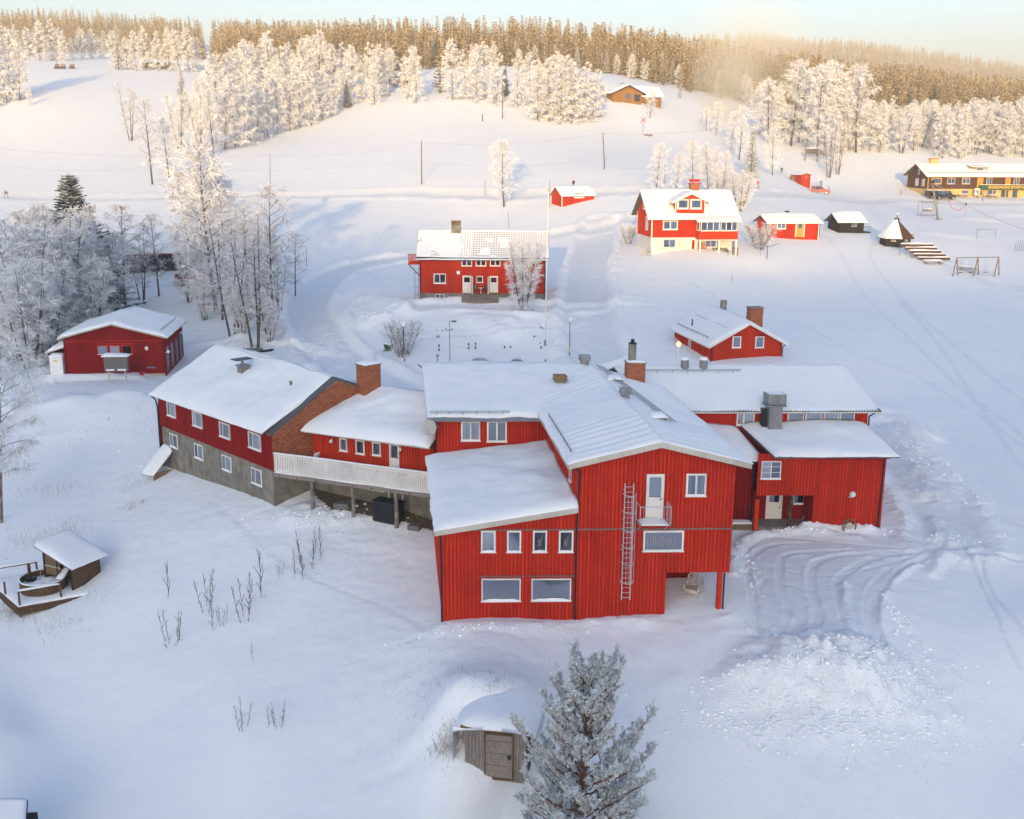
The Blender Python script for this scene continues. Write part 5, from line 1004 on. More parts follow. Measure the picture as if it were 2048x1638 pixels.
door(sl_,pf,*ZP(575,605,735,745),col='brownwood',frame='yellowtrim',glass=None,name='garage_door'); window(sl_,pf,*ZP(1098,615,1190,665),mull=(.5,),c=.08,frame='fasc',snow=0); window(sl_,pf,*ZP(1318,615,1410,695),c=.1,frame='yellowtrim',snow=0); window(sl_,pf,*ZP(1492,615,1612,695),c=.1,frame='fasc',snow=1)
door(sl_,pf,*ZP(1698,612,1800,750),col='green2',frame='yellowtrim',glass=(.3,.9),name='entrance_door'); door(sl_,pf,*ZP(1870,612,1935,750),col='green2',frame='yellowtrim',glass=(.3,.9),name='entrance_door')
bx0=fl.ax@(onplane(*z2(1330,560),fl.o,fl.ax)-fl.o)
bf=Fr(fl(0,-1.5,0),fl.ax,fl.ay); MB().box(fl,bx0,Ln,-1.5,0,2.25,2.4).build('balcony_floor','brownwood',sl_); bb=MB().box(fl,bx0,Ln,-1.55,-1.47,2.25,3.3).build('balcony_front','green2',sl_); MB().box(fl,bx0,Ln,-1.6,-1.4,3.3,3.36).build('balcony_rail','yellowtrim',sl_); MB().box(fl,bx0,Ln,-1.6,-1.4,3.363,3.43).build('rail_snow','roofsnow',sl_)
for i in range(8): a=bx0+i*3.3; MB().box(fl,a,a+.16,-1.5,-1.34,-.3,2.25).build('balcony_post','yellowtrim',sl_)
for i in range(4): a=bx0+1.0+i*7; window(sl_,fl,a+1.2,a+2.7,3.0,5.1,mull=(.5,),c=.18,frame='fasc',snow=0,curt=1); door(sl_,fl,a-.9,a+.4,2.6,5.1,col='orange',frame='yellowtrim',glass=None,name='balcony_door')
MB().box(fl,bx0-.1,bx0+.1,-.2,0,0,5.5).build('corner_board','yellowtrim',sl_)
# lettering on the balcony front
def text(body,name,mt,p,ax,up,size,parent,ext=.015):
    cu=bpy.data.curves.new(name,'FONT'); cu.body=body; cu.size=size; cu.extrude=ext; cu.align_x='LEFT'; cu.offset=.012*size/.5
    o=bpy.data.objects.new(name,cu); COL.objects.link(o); dg=bpy.context.evaluated_depsgraph_get(); me=bpy.data.meshes.new_from_object(o.evaluated_get(dg)); bpy.data.objects.remove(o)
    X=np.array(ax)/np.linalg.norm(ax);Z=np.array(up)/np.linalg.norm(up);Yv=np.cross(Z,X); Mx=Matrix(((X[0],Z[0],-Yv[0],p[0]-ORG(parent)[0]),(X[1],Z[1],-Yv[1],p[1]-ORG(parent)[1]),(X[2],Z[2],-Yv[2],p[2]-ORG(parent)[2]),(0,0,0,1))); me.transform(Mx); me.materials.clear(); me.materials.append(M[mt]); return link(name,me,parent)
tx=fl.ax@(onplane(*z2(1500,560),bf.o,bf.ax)-bf.o)
text('EDSÅSDALENS','sign_lettering','yellowtrim',fl(tx,-1.56,2.5),fl.ax,(0,0,1),.86,sl_); tx2=fl.ax@(onplane(*z2(1845,560),bf.o,bf.ax)-bf.o); text('SPORTHOTELL','sign_lettering','yellowtrim',fl(tx2,-1.56,2.5),fl.ax,(0,0,1),.86,sl_)
q=onw(Fr(fl(0,5.5,0),fl.ax,fl.ay),*z2(605,190)); MB().box(fl,q[0],q[0]+2.0,5,6,7.6,9.3).build('chimney','yellow',sl_); MB().box(fl,q[0]-.1,q[0]+2.1,4.9,6.1,9.3,9.45).build('chimney_cap','red3',sl_)
q=onw(Fr(fl(0,2.2,0),fl.ax,fl.ay),*z2(1315,290)); dr=MB().box(fl,q[0],q[0]+1.9,2.0,4.5,6.4,7.5).build('dormer','yellow',sl_); window(sl_,Fr(fl(0,2.0,0),fl.ax,fl.ay),q[0]+.15,q[0]+1.75,6.6,7.4,mull=(.5,),c=.1,frame='fasc',snow=0,name='dormer_window'); roof(sl_,[fl(q[0]-1.6,1.6,7.5),fl(q[0]+3.2,1.6,7.5),fl(q[0]+3.2,4.9,7.95),fl(q[0]-1.6,4.9,7.95)],.1,fascia='yellowtrim',fh=.1,barge=('l',))
snowrail(sl_,fl(.2,.4,6.1),fl(Ln-4,.4,6.1),n=30,h=.14)
q=onw(pf,*z2(1230,690)); q2=onw(pf,*z2(1310,610)); t=thing('notice_board','white notice board with two dark pictures against the yellow wall','board',fl(q[0],-1.6,0)); MB().box(fl,q[0],q2[0],-1.75,-1.7,.9,2.4).build('panel','white',t); MB().box(fl,q[0]-.1,q2[0]+.1,-1.85,-1.6,2.4,2.5).build('roof','roofsnow',t)
for a in (q[0]+.1,q2[0]-.1): MB().box(fl,a-.04,a+.04,-1.78,-1.7,-.3,.9).build('leg','greypost',t)
MB().box(fl,q[0]+.15,q[0]+.55,-1.77,-1.752,1.5,2.2).build('poster','blue',t); MB().box(fl,q[0]+.65,q[0]+1.0,-1.77,-1.752,1.1,2.1).build('poster','grayboard',t)
# ---- timber cabin up among the trees
p=aty(1258,197,325); p[2]=gz(p[0],p[1]); a_=math.radians(24); fr=Fr(p,(math.cos(a_),math.sin(a_)),(-math.sin(a_),math.cos(a_))); M['honey']=mat('honey_timber',rough=.8,build=wood((.26,.12,.03),(.38,.19,.05),3,(.6,.6,7)))
tc_,ft,wlt,wrt=gable_house('timber_cabin','honey-coloured timber cabin with a wide snowy roof up among the birches','x' and Fr(p-np.array([9.*math.cos(a_)*.6,9*math.sin(a_)*.6,0])+np.array([0,0,.4]),fr.ax[:2],fr.ay[:2]),9.5,7,2.6,4.6,'honey',ridge='b',over=1.1,t=.3,fasc='brownwood',fh=.25,step=.5)
window(tc_,ft,4.2,6,.9,2.2,mull=(.5,),c=.1,frame='brownwood',snow=.4); window(tc_,ft,7.2,9,.2,2.1,c=.1,frame='brownwood',snow=0)
wing=Fr(ft(9.5,2,0),fr.ax[:2],fr.ay[:2]); t,_a,_b,_c=gable_house('timber_annex','lower honey timber annex to the right of the upper cabin',wing,8,5,2.2,4.3,'honey',ridge='a',over=.8,t=.35,fasc='brownwood'); window(t,_a,3,4.4,.9,2.1,c=.1,frame='brownwood',snow=.3); MB().box(ft,4.6,5.6,3,4,4.2,5.3).build('chimney','concrete',tc_)
# ---- red kiosk hut by the car
p=G(1601,371); a_=math.radians(18); fr=Fr(p,(math.cos(a_),math.sin(a_)),(-math.sin(a_),math.cos(a_)))
kx,fk_,wlk,_=gable_house('ticket_hut','bright red ticket hut with a low gable next to the red car','x' and fr,2.5,4.2,2.25,2.6,'red3',ridge='b',over=.12,t=.1,fasc='black',fh=.06,below=.8); t=thing('hut_lamp','white lamp and yellow plate on the red ticket hut','lamp',fk_(1.3,-.1,1.8)); MB().ball(fk_(1.3,-.12,1.75),.14).build('globe','globe',t); MB().box(fk_,1.15,1.45,-.06,-.02,2.2,2.4).build('plate','yellowtrim',t)
MB().box(fk_,-1.6,-.1,2.2,2.3,.1,2.0).build('side_screen','rawwood',kx); MB().box(fk_,-1.0,-.5,2.05,2.15,.1,1.4).build('leaning_board','blue',kx)
# ---- grey open shelter and board on legs up the slope
def shelter(name,label,u0,u1,v,vt,Y,mt,legs=0,d=1.2):
    p=aty(u0,v,Y); p[2]=gz(p[0],p[1])+ (0 if legs else 0); q=aty(u1,v,Y); w=np.linalg.norm((q-p)[:2]); f=Fr(p,(1,0),(0,1)); t=thing(name,label,'shelter',p); s=proj(p)[2]; h=(v-vt)/s
    n=max(4,int(h/.3))
    for i in range(n): MB().box(f,0,w,0,.06,legs+(h-legs)*i/n+.02,legs+(h-legs)*(i+1)/n-.02).build('board',mt,t)
    MB().box(f,.04,w-.04,.07,d,legs,h).build('box','grayboard',t)
    for a in (0,w): MB().box(f,a-.12,a+.12,-.02,.15,-.8,h+.1).build('post','rawwood',t)
    snow_slab(t,[f(-.3,-.3,h+.05),f(w+.3,-.3,h+.05),f(w+.3,d+.3,h+.05),f(-.3,d+.3,h+.05)],.25); return t
shelter('slatted_billboard','slatted grey board on two wooden legs below the tall birches',1609,1633,341,317,300,'grayboard',legs=1.9,d=.3); shelter('dark_shelter','dark green box shelter between the tall birch trunks',1565,1617,277,253,338,'green',legs=.3,d=3)
shelter('grove_shelter','low dark shelter half hidden under the upper left birches',285,345,139,128,int(G(315,139)[1])+6,'brownwood',legs=0,d=3)
p=aty(797,150,350); p[2]=gz(p[0],p[1]); fr=Fr(p,(1,0),(0,1)); gable_house('hidden_cabin','small yellow-brown cabin half hidden behind the birches on the crest',fr,5,4,2.3,3.6,'honey',ridge='b',over=.5,t=.3)
# ---- grill hut (hexagonal, steep roof)
g=G(1797,494); t=thing('grill_hut','dark six-sided grill hut with a steep half-snowy pyramid roof','hut',g); R_=2.3; c=g+[0,1.8,0]
def hexp(r,z,o=.6): return [c+[r*math.cos(o+math.pi/3*i),r*math.sin(o+math.pi/3*i),z] for i in range(6)]
b0,b1=hexp(R_,-.6),hexp(R_,1.45); MB().add(b0+b1,[(i,(i+1)%6,(i+1)%6+6,i+6) for i in range(6)]).build('wall','blackwood',t)
r0,r1=hexp(R_+.55,1.3),hexp(.35,3.9)
for i in range(6):
    j=(i+1)%6; MB().add([r0[i],r0[j],r1[j],r1[i],r0[i]-[0,0,.1],r0[j]-[0,0,.1]],[(0,1,2,3),(4,5,1,0)]).build('roof_panel','brownwood',t)
    mid=(r0[i]+r0[j])/2-c
    if mid[0]<.6:
        P=[r0[i]*.97+r0[j]*.03,r0[j]*.97+r0[i]*.03,r1[j],r1[i]]; snow_slab(t,P,.2,14,16,.15,over=0)
MB().tube(c+[0,0,3.7],c+[0,0,4.3],.38,n=6).build('smoke_cap','blackwood',t); MB().tube(c+[0,0,4.3],c+[0,0,4.9],.12).build('stove_pipe','metal',t); MB().tube(c+[0,0,4.9],c+[0,0,5.0],.2).build('pipe_cap','roofsnow',t)
for k in (3,4):
    m0=(b0[k]+b0[(k+1)%6])/2; dirv=(m0-c);dirv[2]=0;dirv/=np.linalg.norm(dirv); tx_=np.array([-dirv[1],dirv[0],0]); f=Fr(m0+[0,0,.6],tx_[:2],-dirv[:2]); window(t,f,-.35,.35,.9,1.6,mull=(.5,),rails=(.5,),c=.07,frame='fasc',snow=.5)
for i in range(8):
    p=c+[1.9+.25*random.random(),-.5-.1*i,1.6+.05*i]; MB().tube(p,p+[.5,.1*i-.3,.25],.05,n=4).build('spruce_branch','spruce',t)
# ---- weathered shed with tub deck
dk0=G(42,1237); e1=atz(165,1190,-2.35); dk1=e1
fx=(e1-dk0)[:2]; LT=np.linalg.norm(fx); fx/=LT; _pl=atz(-4,1176,-2.35); _ay=(_pl-np.array([dk0[0],dk0[1],-2.35]))[:2]; _ay/=np.linalg.norm(_ay); TD=Fr((dk0[0],dk0[1],-2.35),fx,_ay)
t=thing('tub_deck','snow-covered wooden deck with low railings around the round hot tub','deck',TD(2,2,0))
WD=onw(Fr(TD(0,0,0),TD.ay,TD.ax),0,1185)
MB().box(TD,-.1,LT+1.2,0,5.2,-.25,.0).build('deck_boards','oldwood',t)
for i in range(3): MB().box(TD,-.1,LT+1.3,-.06,-.0,-.55+i*.19,-.4+i*.19).build('edge_board','oldwood',t)
for i in range(3): MB().box(TD,-.16,-.1,0,5.2,-.55+i*.19,-.4+i*.19).build('edge_board','oldwood',t)
snow_slab(t,[TD(-.1,0,0),TD(LT+1.2,0,0),TD(LT+1.2,5.2,0),TD(-.1,5.2,0)],.22,50,40,.3,name='deck_snow')
def rail(a0,b0,a1,b1,z=.95):
    MB().tube(TD(a0,b0,z),TD(a1,b1,z),.05,n=6).build('handrail','oldwood',t); snow_slab(t,[TD(a0,b0-.06,z+.05),TD(a1,b1-.06,z+.05),TD(a1,b1+.06,z+.05),TD(a0,b0+.06,z+.05)],.06,20,4,.05,name='rail_snow',over=0)
    for f in (0,1): a=a0+(a1-a0)*f;b=b0+(b1-b0)*f; MB().box(TD,a-.05,a+.05,b-.05,b+.05,-.1,z).build('post','oldwood',t)
rail(.05,.1,2.5,.1); rail(-.05,5.1,2.8,5.1); MB().box(TD,-.08,.02,2.4,2.5,-.1,.9).build('post','oldwood',t); MB().box(TD,-.05,.05,-.04,.06,-.7,.0).build('corner_post','oldwood',t)
tub=thing('hot_tub','round wooden hot tub half filled with snow on the low deck','hot tub',TD(2.05,1.9,0)); c=TD(2.15,2.0,0); n=36; Rt=1.45; mb=MB()
for i in range(n):
    a0=2*math.pi*i/n;a1=2*math.pi*(i+.93)/n; P=[c+[r*math.cos(a),r*math.sin(a),z] for z in (.02,.95) for (r,a) in ((Rt,a0),(Rt,a1),(Rt-.07,a1),(Rt-.07,a0))]; MB().hexa(P).build('stave','oldwood',tub)
vs=[c+[0,0,.78]];fs=[]
for j in range(1,7):
    for i in range(n): a=2*math.pi*i/n; r=(Rt-.08)*j/6; vs.append(c+[r*math.cos(a),r*math.sin(a),.55+.22*math.cos(j/6*1.5)*(1+.2*math.sin(2*a))])
for i in range(n): fs.append((0,1+i,1+(i+1)%n))
for j in range(5):
    for i in range(n): a=1+j*n+i;b=1+j*n+(i+1)%n; fs.append((a,a+n,b+n,b))
MB().add(vs,fs).build('snow_filling','roofsnow',tub,smooth=True); MB().path(ringpts(c+[0,0,.97],Rt-.02,36,(1,0,0),(0,1,0)),.05,6).build('rim_snow','roofsnow',tub); MB().tube(c+[-.95,.2,.3],c+[-.95,.2,1.75],.1,n=10).build('stove_pipe','brownwood',tub); MB().box(Fr(c,(1,0),(0,1)),-1.0,-.45,-.35,.1,.75,1.0).build('stove_box','black',tub)
p=c+[.95,-.3,.95]; q=c+[1.35,1.6,1.9]; s_=np.array([.5,-.05,0]); MB().slab([p,p+s_,q+s_,q],.05).build('tub_lid','oldwood',tub); snow_slab(tub,[p,p+s_,q+s_,q],.08,6,16,.1,name='snow_cap',over=0)
# shed
sfL=atz(148,1187,-2.35); sfR=atz(202,1162,-2.35); sd_=(sfR-sfL)[:2]; Ls=np.linalg.norm(sd_); sd_/=Ls; SF=Fr((sfL[0],sfL[1],-2.35),sd_,(-sd_[1],sd_[0]))
t=thing('weathered_shed','small weathered brown plank shed with a slanting snowy roof next to the tub','shed',SF(Ls/2,1,0))
zf=onw(SF,148,1129)[1]; dS=2.5; zb=zf+.85
ip=0; a=0
while a<Ls-.01: w=.14+.03*random.random(); MB().box(SF,a,min(a+w-.015,Ls),-.02-.02*random.random(),.03,-.3,zf).build('plank','oldwood',t); a+=w
MB().box(SF,0.02,Ls-.02,.035,.1,-.3,zf-.02).build('front_frame','blackwood',t)
fw,_=SF.wall(Ls,0,Ls,dS); wall(t,fw,[(0,zf),(dS,zb)],-.3,'oldwood',step=.17); fw,_=SF.wall(Ls,dS,0,dS); wall(t,fw,[(0,zb),(Ls,zb)],-.3,'oldwood',step=.17)
a=0
while a<Ls-.01: w=.15; MB().box(SF,a,min(a+w-.015,Ls),dS-.22,dS-.18,.9,zb-.1).build('plank','rawwood',t); a+=w
for b in (0.05,dS*.5,dS-.1): MB().box(SF,-.06,.06,b-.06,b+.06,-.3,zf+(zb-zf)*b/dS).build('post','blackwood',t)
f_,_=SF.wall(0,dS,0,0)
for i in range(9): MB().box(f_,i*.16,i*.16+.145,-.02,.02,1.0,zb-.12-(zb-zf)*i*.16/dS).build('plank','rawwood',t)
MB().box(f_,.1,1.5,-.06,-.02,1.55,1.63).build('shelf','fasc',t)
roof(t,[SF(-.35,-.35,zf-.1),SF(Ls+.5,-.35,zf-.1),SF(Ls+.5,dS+.4,zb+.15),SF(-.35,dS+.4,zb+.15)],.2,th=.06,snow=True); corr(t,SF(-.4,dS+.4,zb+.17),SF(-.4,-.35,zf-.08),fx.tolist()+[0] if 0 else [*sd_,0],width=.3,per=.15)
# ---- roof corner bottom left
p=atz(-110,1660,-3.2); q=atz(42,1650,-3.2); fr=Fr((p[0],p[1],-6),(q-p)[:2]/np.linalg.norm(q-p),(0,1)); fr.ay=np.array([-fr.ax[1],fr.ax[0],0]); Ln=np.linalg.norm(q-p)
t=thing('dark_boathouse','dark cabin with snowy roof cut off at the lower left corner','cabin',fr(Ln/2,1,0)); zt=onw(fr,45,1640)[1]; MB().box(fr,0,Ln-.3,.3,3,-2,zt-1.6).build('wall','blackwood',t); P=[atz(-120,1700,-4.0),atz(48,1690,-4.0),aty(54,1600,q[1]+2.0),aty(-120,1614,q[1]+2.0)]; roof(t,P,.15,fascia='blackwood',fh=.12,barge=('r',))
# ---- earth cellar with door and turf roof
cl=G(930,1524); cr=G(1052,1524); cd=(cr-cl)[:2]; Lc=np.linalg.norm(cd); cd/=Lc; EC=Fr((cl[0],cl[1],cl[2]-.1),cd,(-cd[1],cd[0]))
t=thing('earth_cellar','grey wooden front of an earth cellar with a plank door under a snow-covered turf roof','cellar',EC(Lc/2,.5,0)); EC.o[2]-=.22; H0=onw(EC,930,1450)[1]
a=0
MB().box(EC,0,Lc,.05,2.6,-.5,H0).build('wall','oldwood',t)
while a<Lc-.01:
    w=.17; 
    if not (Lc*.34<a+.08<Lc*.78): MB().box(EC,a,min(a+w-.012,Lc),-.0-.015*random.random(),.05,-.5,H0).build('plank','greypost',t)
    a+=w
MB().box(EC,Lc*.34-.06,Lc*.34,-.06,.03,-.4,H0-.15).box(EC,Lc*.78,Lc*.78+.06,-.06,.03,-.4,H0-.15).build('door_frame','oldwood',t)
for i in range(7): z0=-.3+i*(H0)/7*.98; MB().box(EC,Lc*.34+.01,Lc*.78-.01,-.03-.01*(i%2),.03,z0,z0+H0/7-.02).build('door_plank','greypost',t)
MB().box(EC,-.15,Lc+.15,-.35,.05,H0,H0+.1).build('lintel','rawwood',t)
MB().box(EC,Lc*.7,Lc*.76,-.07,-.03,.7,.9).build('latch','black',t)
vs=[];fs=[];nu,nv=40,34
for j in range(nv+1):
    for i in range(nu+1):
        u=i/nu;v=j/nv; a=-.5+(Lc+1.0)*u; b=-.42+4.6*v; e=(1-math.exp(-min(u,1-u)*Lc/.35))*(1-math.exp(-v*5/.25)); sag=-.25*(2*u-1)**2
        z=H0+.1+(.42*e+sag)+.1*v-.5*v*v+.08*float(fbm(np.array(a),np.array(b),1.2,3,91)); vs.append(EC(a,b,z))
for j in range(nv):
    for i in range(nu): k=j*(nu+1)+i; fs.append((k,k+1,k+nu+2,k+nu+1))
k0=len(vs)
rim=[i for i in range(nu+1)]+[j*(nu+1)+nu for j in range(1,nv+1)]; riml=[j*(nu+1) for j in range(nv,0,-1)]
for seg,base in ((list(range(nu+1)),H0+.08),):
    for i in seg: p=np.array(vs[i]); p[2]=EC.o[2]+base-.0; vs.append(p)
for i in range(nu): fs.append((i+1,i,k0+i,k0+i+1))
for edge in ([j*(nu+1) for j in range(nv+1)],[j*(nu+1)+nu for j in range(nv+1)]):
    k1=len(vs)
    for i in edge: p=np.array(vs[i]); vs.append(p-[0,0,1.6])
    for i in range(len(edge)-1): fs.append((edge[i],edge[i+1],k1+i+1,k1+i))
MB().add(vs,fs).build('turf_snow','roofsnow',t,smooth=True)
# ------------------------------------------------------------------ trees
class TB:
    """fast builder for branches (prisms) and twigs (ribbons)"""
    def __init__(s): s.v=[];s.f=[];s.n=0
    def rib(s,P,w,tip=.3,up=None):
        P=np.asarray(P); k=len(P); d=P[-1]-P[0]; r=RNG.randn(3); n=np.cross(d,r); n/=max(np.linalg.norm(n),1e-6)
        ws=np.linspace(w,w*tip,k)[:,None]*.5; V=np.concatenate([P-n*ws,P+n*ws]); s.v.append(V)
        for i in range(k-1): s.f.append((s.n+i,s.n+i+1,s.n+k+i+1,s.n+k+i))
        s.n+=2*k
    def lim(s,P,r0,r1,n=4):
        P=np.asarray(P);k=len(P); d=P[-1]-P[0]; d/=np.linalg.norm(d)+1e-9; a=np.cross(d,[.3,.9,.1] if abs(d[2])>.8 else [0,0,1.]); a/=np.linalg.norm(a); b=np.cross(d,a); R=np.linspace(r0,r1,k)
        for i in range(n):
            an=2*math.pi*i/n; s.v.append(P+(math.cos(an)*a+math.sin(an)*b)*R[:,None])
        for i in range(n):
            j=(i+1)%n
            for q in range(k-1): s.f.append((s.n+i*k+q,s.n+j*k+q,s.n+j*k+q+1,s.n+i*k+q+1))
        s.n+=n*k
    def mesh(s,name,mt):
        me=bpy.data.meshes.new(name); V=np.concatenate(s.v); me.from_pydata(V.tolist(),[],s.f); me.materials.append(M[mt]); me.update(); return me
def curve(p,d,L,k,lift=0.,wob=.1):
    """polyline from p along d; lift>0 bends up, <0 droops"""
    P=[np.array(p,float)]; d=np.array(d,float); d/=np.linalg.norm(d)
    for i in range(k): d=d+np.array([0,0,lift/k])+RNG.randn(3)*wob/k; d/=np.linalg.norm(d); P.append(P[-1]+d*L/k)
    return np.array(P)
def birch(H=12.,R=2.1,c0=.2,nl=30,dense=1.,tw=.045,droop=-.6,up=.9,stems=1,spread=.1,r0=.13,crown='frost',barkm='birchbark',shape=1.,minl=.35,lean=(0,0),sub=8,twn=7,tl=.75,nm='birch'):
    tr=TB();cr=TB()
    for s_ in range(stems):
        a=2*math.pi*s_/max(stems,1)+RNG.rand(); h=H*(1-.22*RNG.rand()*(s_>0)); rs=R*(1 if stems==1 else .62)
        d=np.array([math.cos(a)*spread*(stems>1)+lean[0],math.sin(a)*spread*(stems>1)+lean[1],1.]); b=np.array([math.cos(a),math.sin(a),0])*(.18*(stems>1)*min(stems,4)/2)
        T=curve(b-np.array([0,0,.5]),d,h+.5,10,.25,.16); T[-1]=T[-1]; tr.lim(T,r0*(1 if stems==1 else .75),.015,6)
        n=nl if stems==1 else max(8,int(nl*.55))
        for i in range(n):
            f=c0+(1-c0)*((i+RNG.rand()*.6)/n)**.9; q=f*10; k=min(int(q),9); p=T[k]+(T[k+1]-T[k])*(q-k)
            g=(f-c0)/(1-c0); prof=(math.sin(math.pi*min(1,g*.86+.12))**.7*shape+(1-shape)*(1-g)); L=rs*max(minl*.5,prof)*(.75+.5*RNG.rand())*1.15
            az=i*2.4+RNG.rand()*.7; el=up*(.45+.5*g)
            P=curve(p,(math.cos(az),math.sin(az),el),L,4,-.15,.25); tr.lim(P,.02+.025*(1-g),.007,3)
            for j in range(sub):
                t=.25+.75*(j+RNG.rand())/sub; q2=min(t*4,3.999); k2=int(q2); p2=P[k2]+(P[k2+1]-P[k2])*(q2-k2)
                d2=P[k2+1]-P[k2]; d2/=np.linalg.norm(d2); d2=d2+RNG.randn(3)*.65; l2=L*.42*(1.1-.5*t)*(.7+.6*RNG.rand())+.12
                P2=curve(p2,d2,l2,3,droop*.4,.3); cr.rib(P2,tw*.9,.6)
                for m in range(int(twn*dense)):
                    t3=RNG.rand(); q3=min(t3*3,2.999);k3=int(q3);p3=P2[k3]+(P2[k3+1]-P2[k3])*(q3-k3); d3=(P2[k3+1]-P2[k3]); d3/=np.linalg.norm(d3); d3=d3+RNG.randn(3)*.8+np.array([0,0,droop*.5])
                    P3=curve(p3,d3,tl*(.4+.7*RNG.rand())*min(1,.4+L/2),2,droop,.3); cr.rib(P3,tw*(.8+.5*RNG.rand()),.55)
    return tr.mesh(nm+'_trunk',barkm),cr.mesh(nm+'_crown',crown)
def spruce(H=13.,R=2.,wh=.36,nb=8,needle='spruce',c0=.06,seg=5,w=.34,droop=-.35,full=1.,nm='spruce'):
    tr=TB();cr=TB(); tr.lim(np.array([[0,0,-.6],[0.04,0,H*.5],[0,0,H]]),.17,.02,6); z=H*c0
    while z<H-.15:
        g=(z-H*c0)/(H*(1-c0)); r=R*((1-g)**.85)*(.82+.36*RNG.rand())+.1; n=max(3,int(nb*(1-.5*g))); a0=RNG.rand()*6
        for i in range(n):
            az=a0+2*math.pi*i/n+RNG.randn()*.15; rr=r*(.75+.4*RNG.rand()); d=np.array([math.cos(az),math.sin(az),.25-.75*(1-g)*full*.6])
            P=curve((0,0,z),d,rr,3,.45,.08); cr.rib(P,.10+.05*rr,.5)
            sd=np.array([-math.sin(az),math.cos(az),0])
            for j in range(seg):
                t=.15+.85*(j+.5)/seg; q=min(t*3,2.99);k=int(q);p=P[k]+(P[k+1]-P[k])*(q-k); dv=P[k+1]-P[k]; dv/=np.linalg.norm(dv); l=(.22+.28*rr*(1.05-t))*(.8+.4*RNG.rand())
                for s_ in (-1,1):
                    dd=dv*.7+sd*s_*.9+np.array([0,0,-.12+.25*RNG.randn()*.4]); cr.rib(np.array([p,p+dd/np.linalg.norm(dd)*l+np.array([0,0,droop*.25*l])]),w*(.35+.3*rr/R),.35)
        z+=wh*(1-.35*g)*(.85+.3*RNG.rand())
    return tr.mesh(nm+'_trunk','bark'),cr.mesh(nm+'_crown',needle)
def proto(name,label,cat,meshes,h,group=None):
    t=thing(name,label,cat,(0,0,-400),group); t['h']=h
    a=link('trunk',meshes[0],t); b=link('crown',meshes[1],t); return t
def place(pr,pos,sc=1,rz=None,label=None,group=None,sx=1.):
    o=dup(pr,pos,RNG.rand()*6.28 if rz is None else rz,(sc*sx,sc*sx,sc),label,group)
    if not group and 'group' in o: del o['group']
    return o
B_=[birch(12,1.9,.05,40,1.1,.075,nm='birch',shape=.62,r0=.1) for _ in range(3)]+[birch(12,2.4,.04,42,1.1,.08,nm='birch',up=.8,shape=.55,r0=.09,stems=2,spread=.1) for _ in range(2)]+[birch(12,1.5,.03,40,1.1,.07,up=1.2,nm='birch',shape=.7,r0=.09)]
BM=[birch(12,2.2,.14,34,1.5,.055,stems=3,spread=.14,crown='frostmid',barkm='bark',droop=-.2,up=1.3,nm='birch'),birch(12,2.1,.14,38,1.4,.05,crown='frostmid',barkm='bark',droop=-.35,up=1.2,nm='birch'),birch(12,2.7,.08,36,1.5,.055,stems=5,spread=.22,crown='frostmid',barkm='bark',droop=-.1,up=1.5,nm='willow')]
BL=[birch(12,1.9,.22,30,.7,.04,crown='frostlow',barkm='bark',droop=-.3,up=1.2,nm='birch'),birch(12,2.2,.2,26,.7,.04,stems=3,spread=.12,crown='frostlow',barkm='bark',droop=-.1,up=1.4,nm='birch')]
S_=[spruce(13,2.1,.42,8,'sprucefrost',nm='spruce') for _ in range(2)]
SD=spruce(14,2.7,.36,10,'spruce',nm='spruce',seg=7)
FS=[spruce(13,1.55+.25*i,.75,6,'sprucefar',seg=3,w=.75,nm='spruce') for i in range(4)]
PB=[proto('birch_tree','hoarfrosted birch','tree',m,12.) for m in B_]; PM=[proto('frosted_tree','frosted tree','tree',m,12.) for m in BM]; PL=[proto('bare_tree','bare tree','tree',m,12.) for m in BL]
PS=[proto('spruce_tree','snowy spruce','tree',m,13.) for m in S_]; PSD=proto('dark_spruce','dark spruce','tree',SD,14.); PF=[proto('spruce_tree','spruce','tree',m,13.) for m in FS]
def at(u,v,Y=None):
    if Y is None: return G(u,v)
    p=aty(u,v,Y); p[2]=gz(p[0],p[1]); return p
def tree(pr,u,v,vtop,label,Y=None,group=None,sx=1.,rz=None):
    g=at(u,v,Y); h=onplane(u,vtop,g,np.array([1.,0,0]))[2]-g[2]
    return place(pr,g,h/pr['h'],rz,label,group,sx)
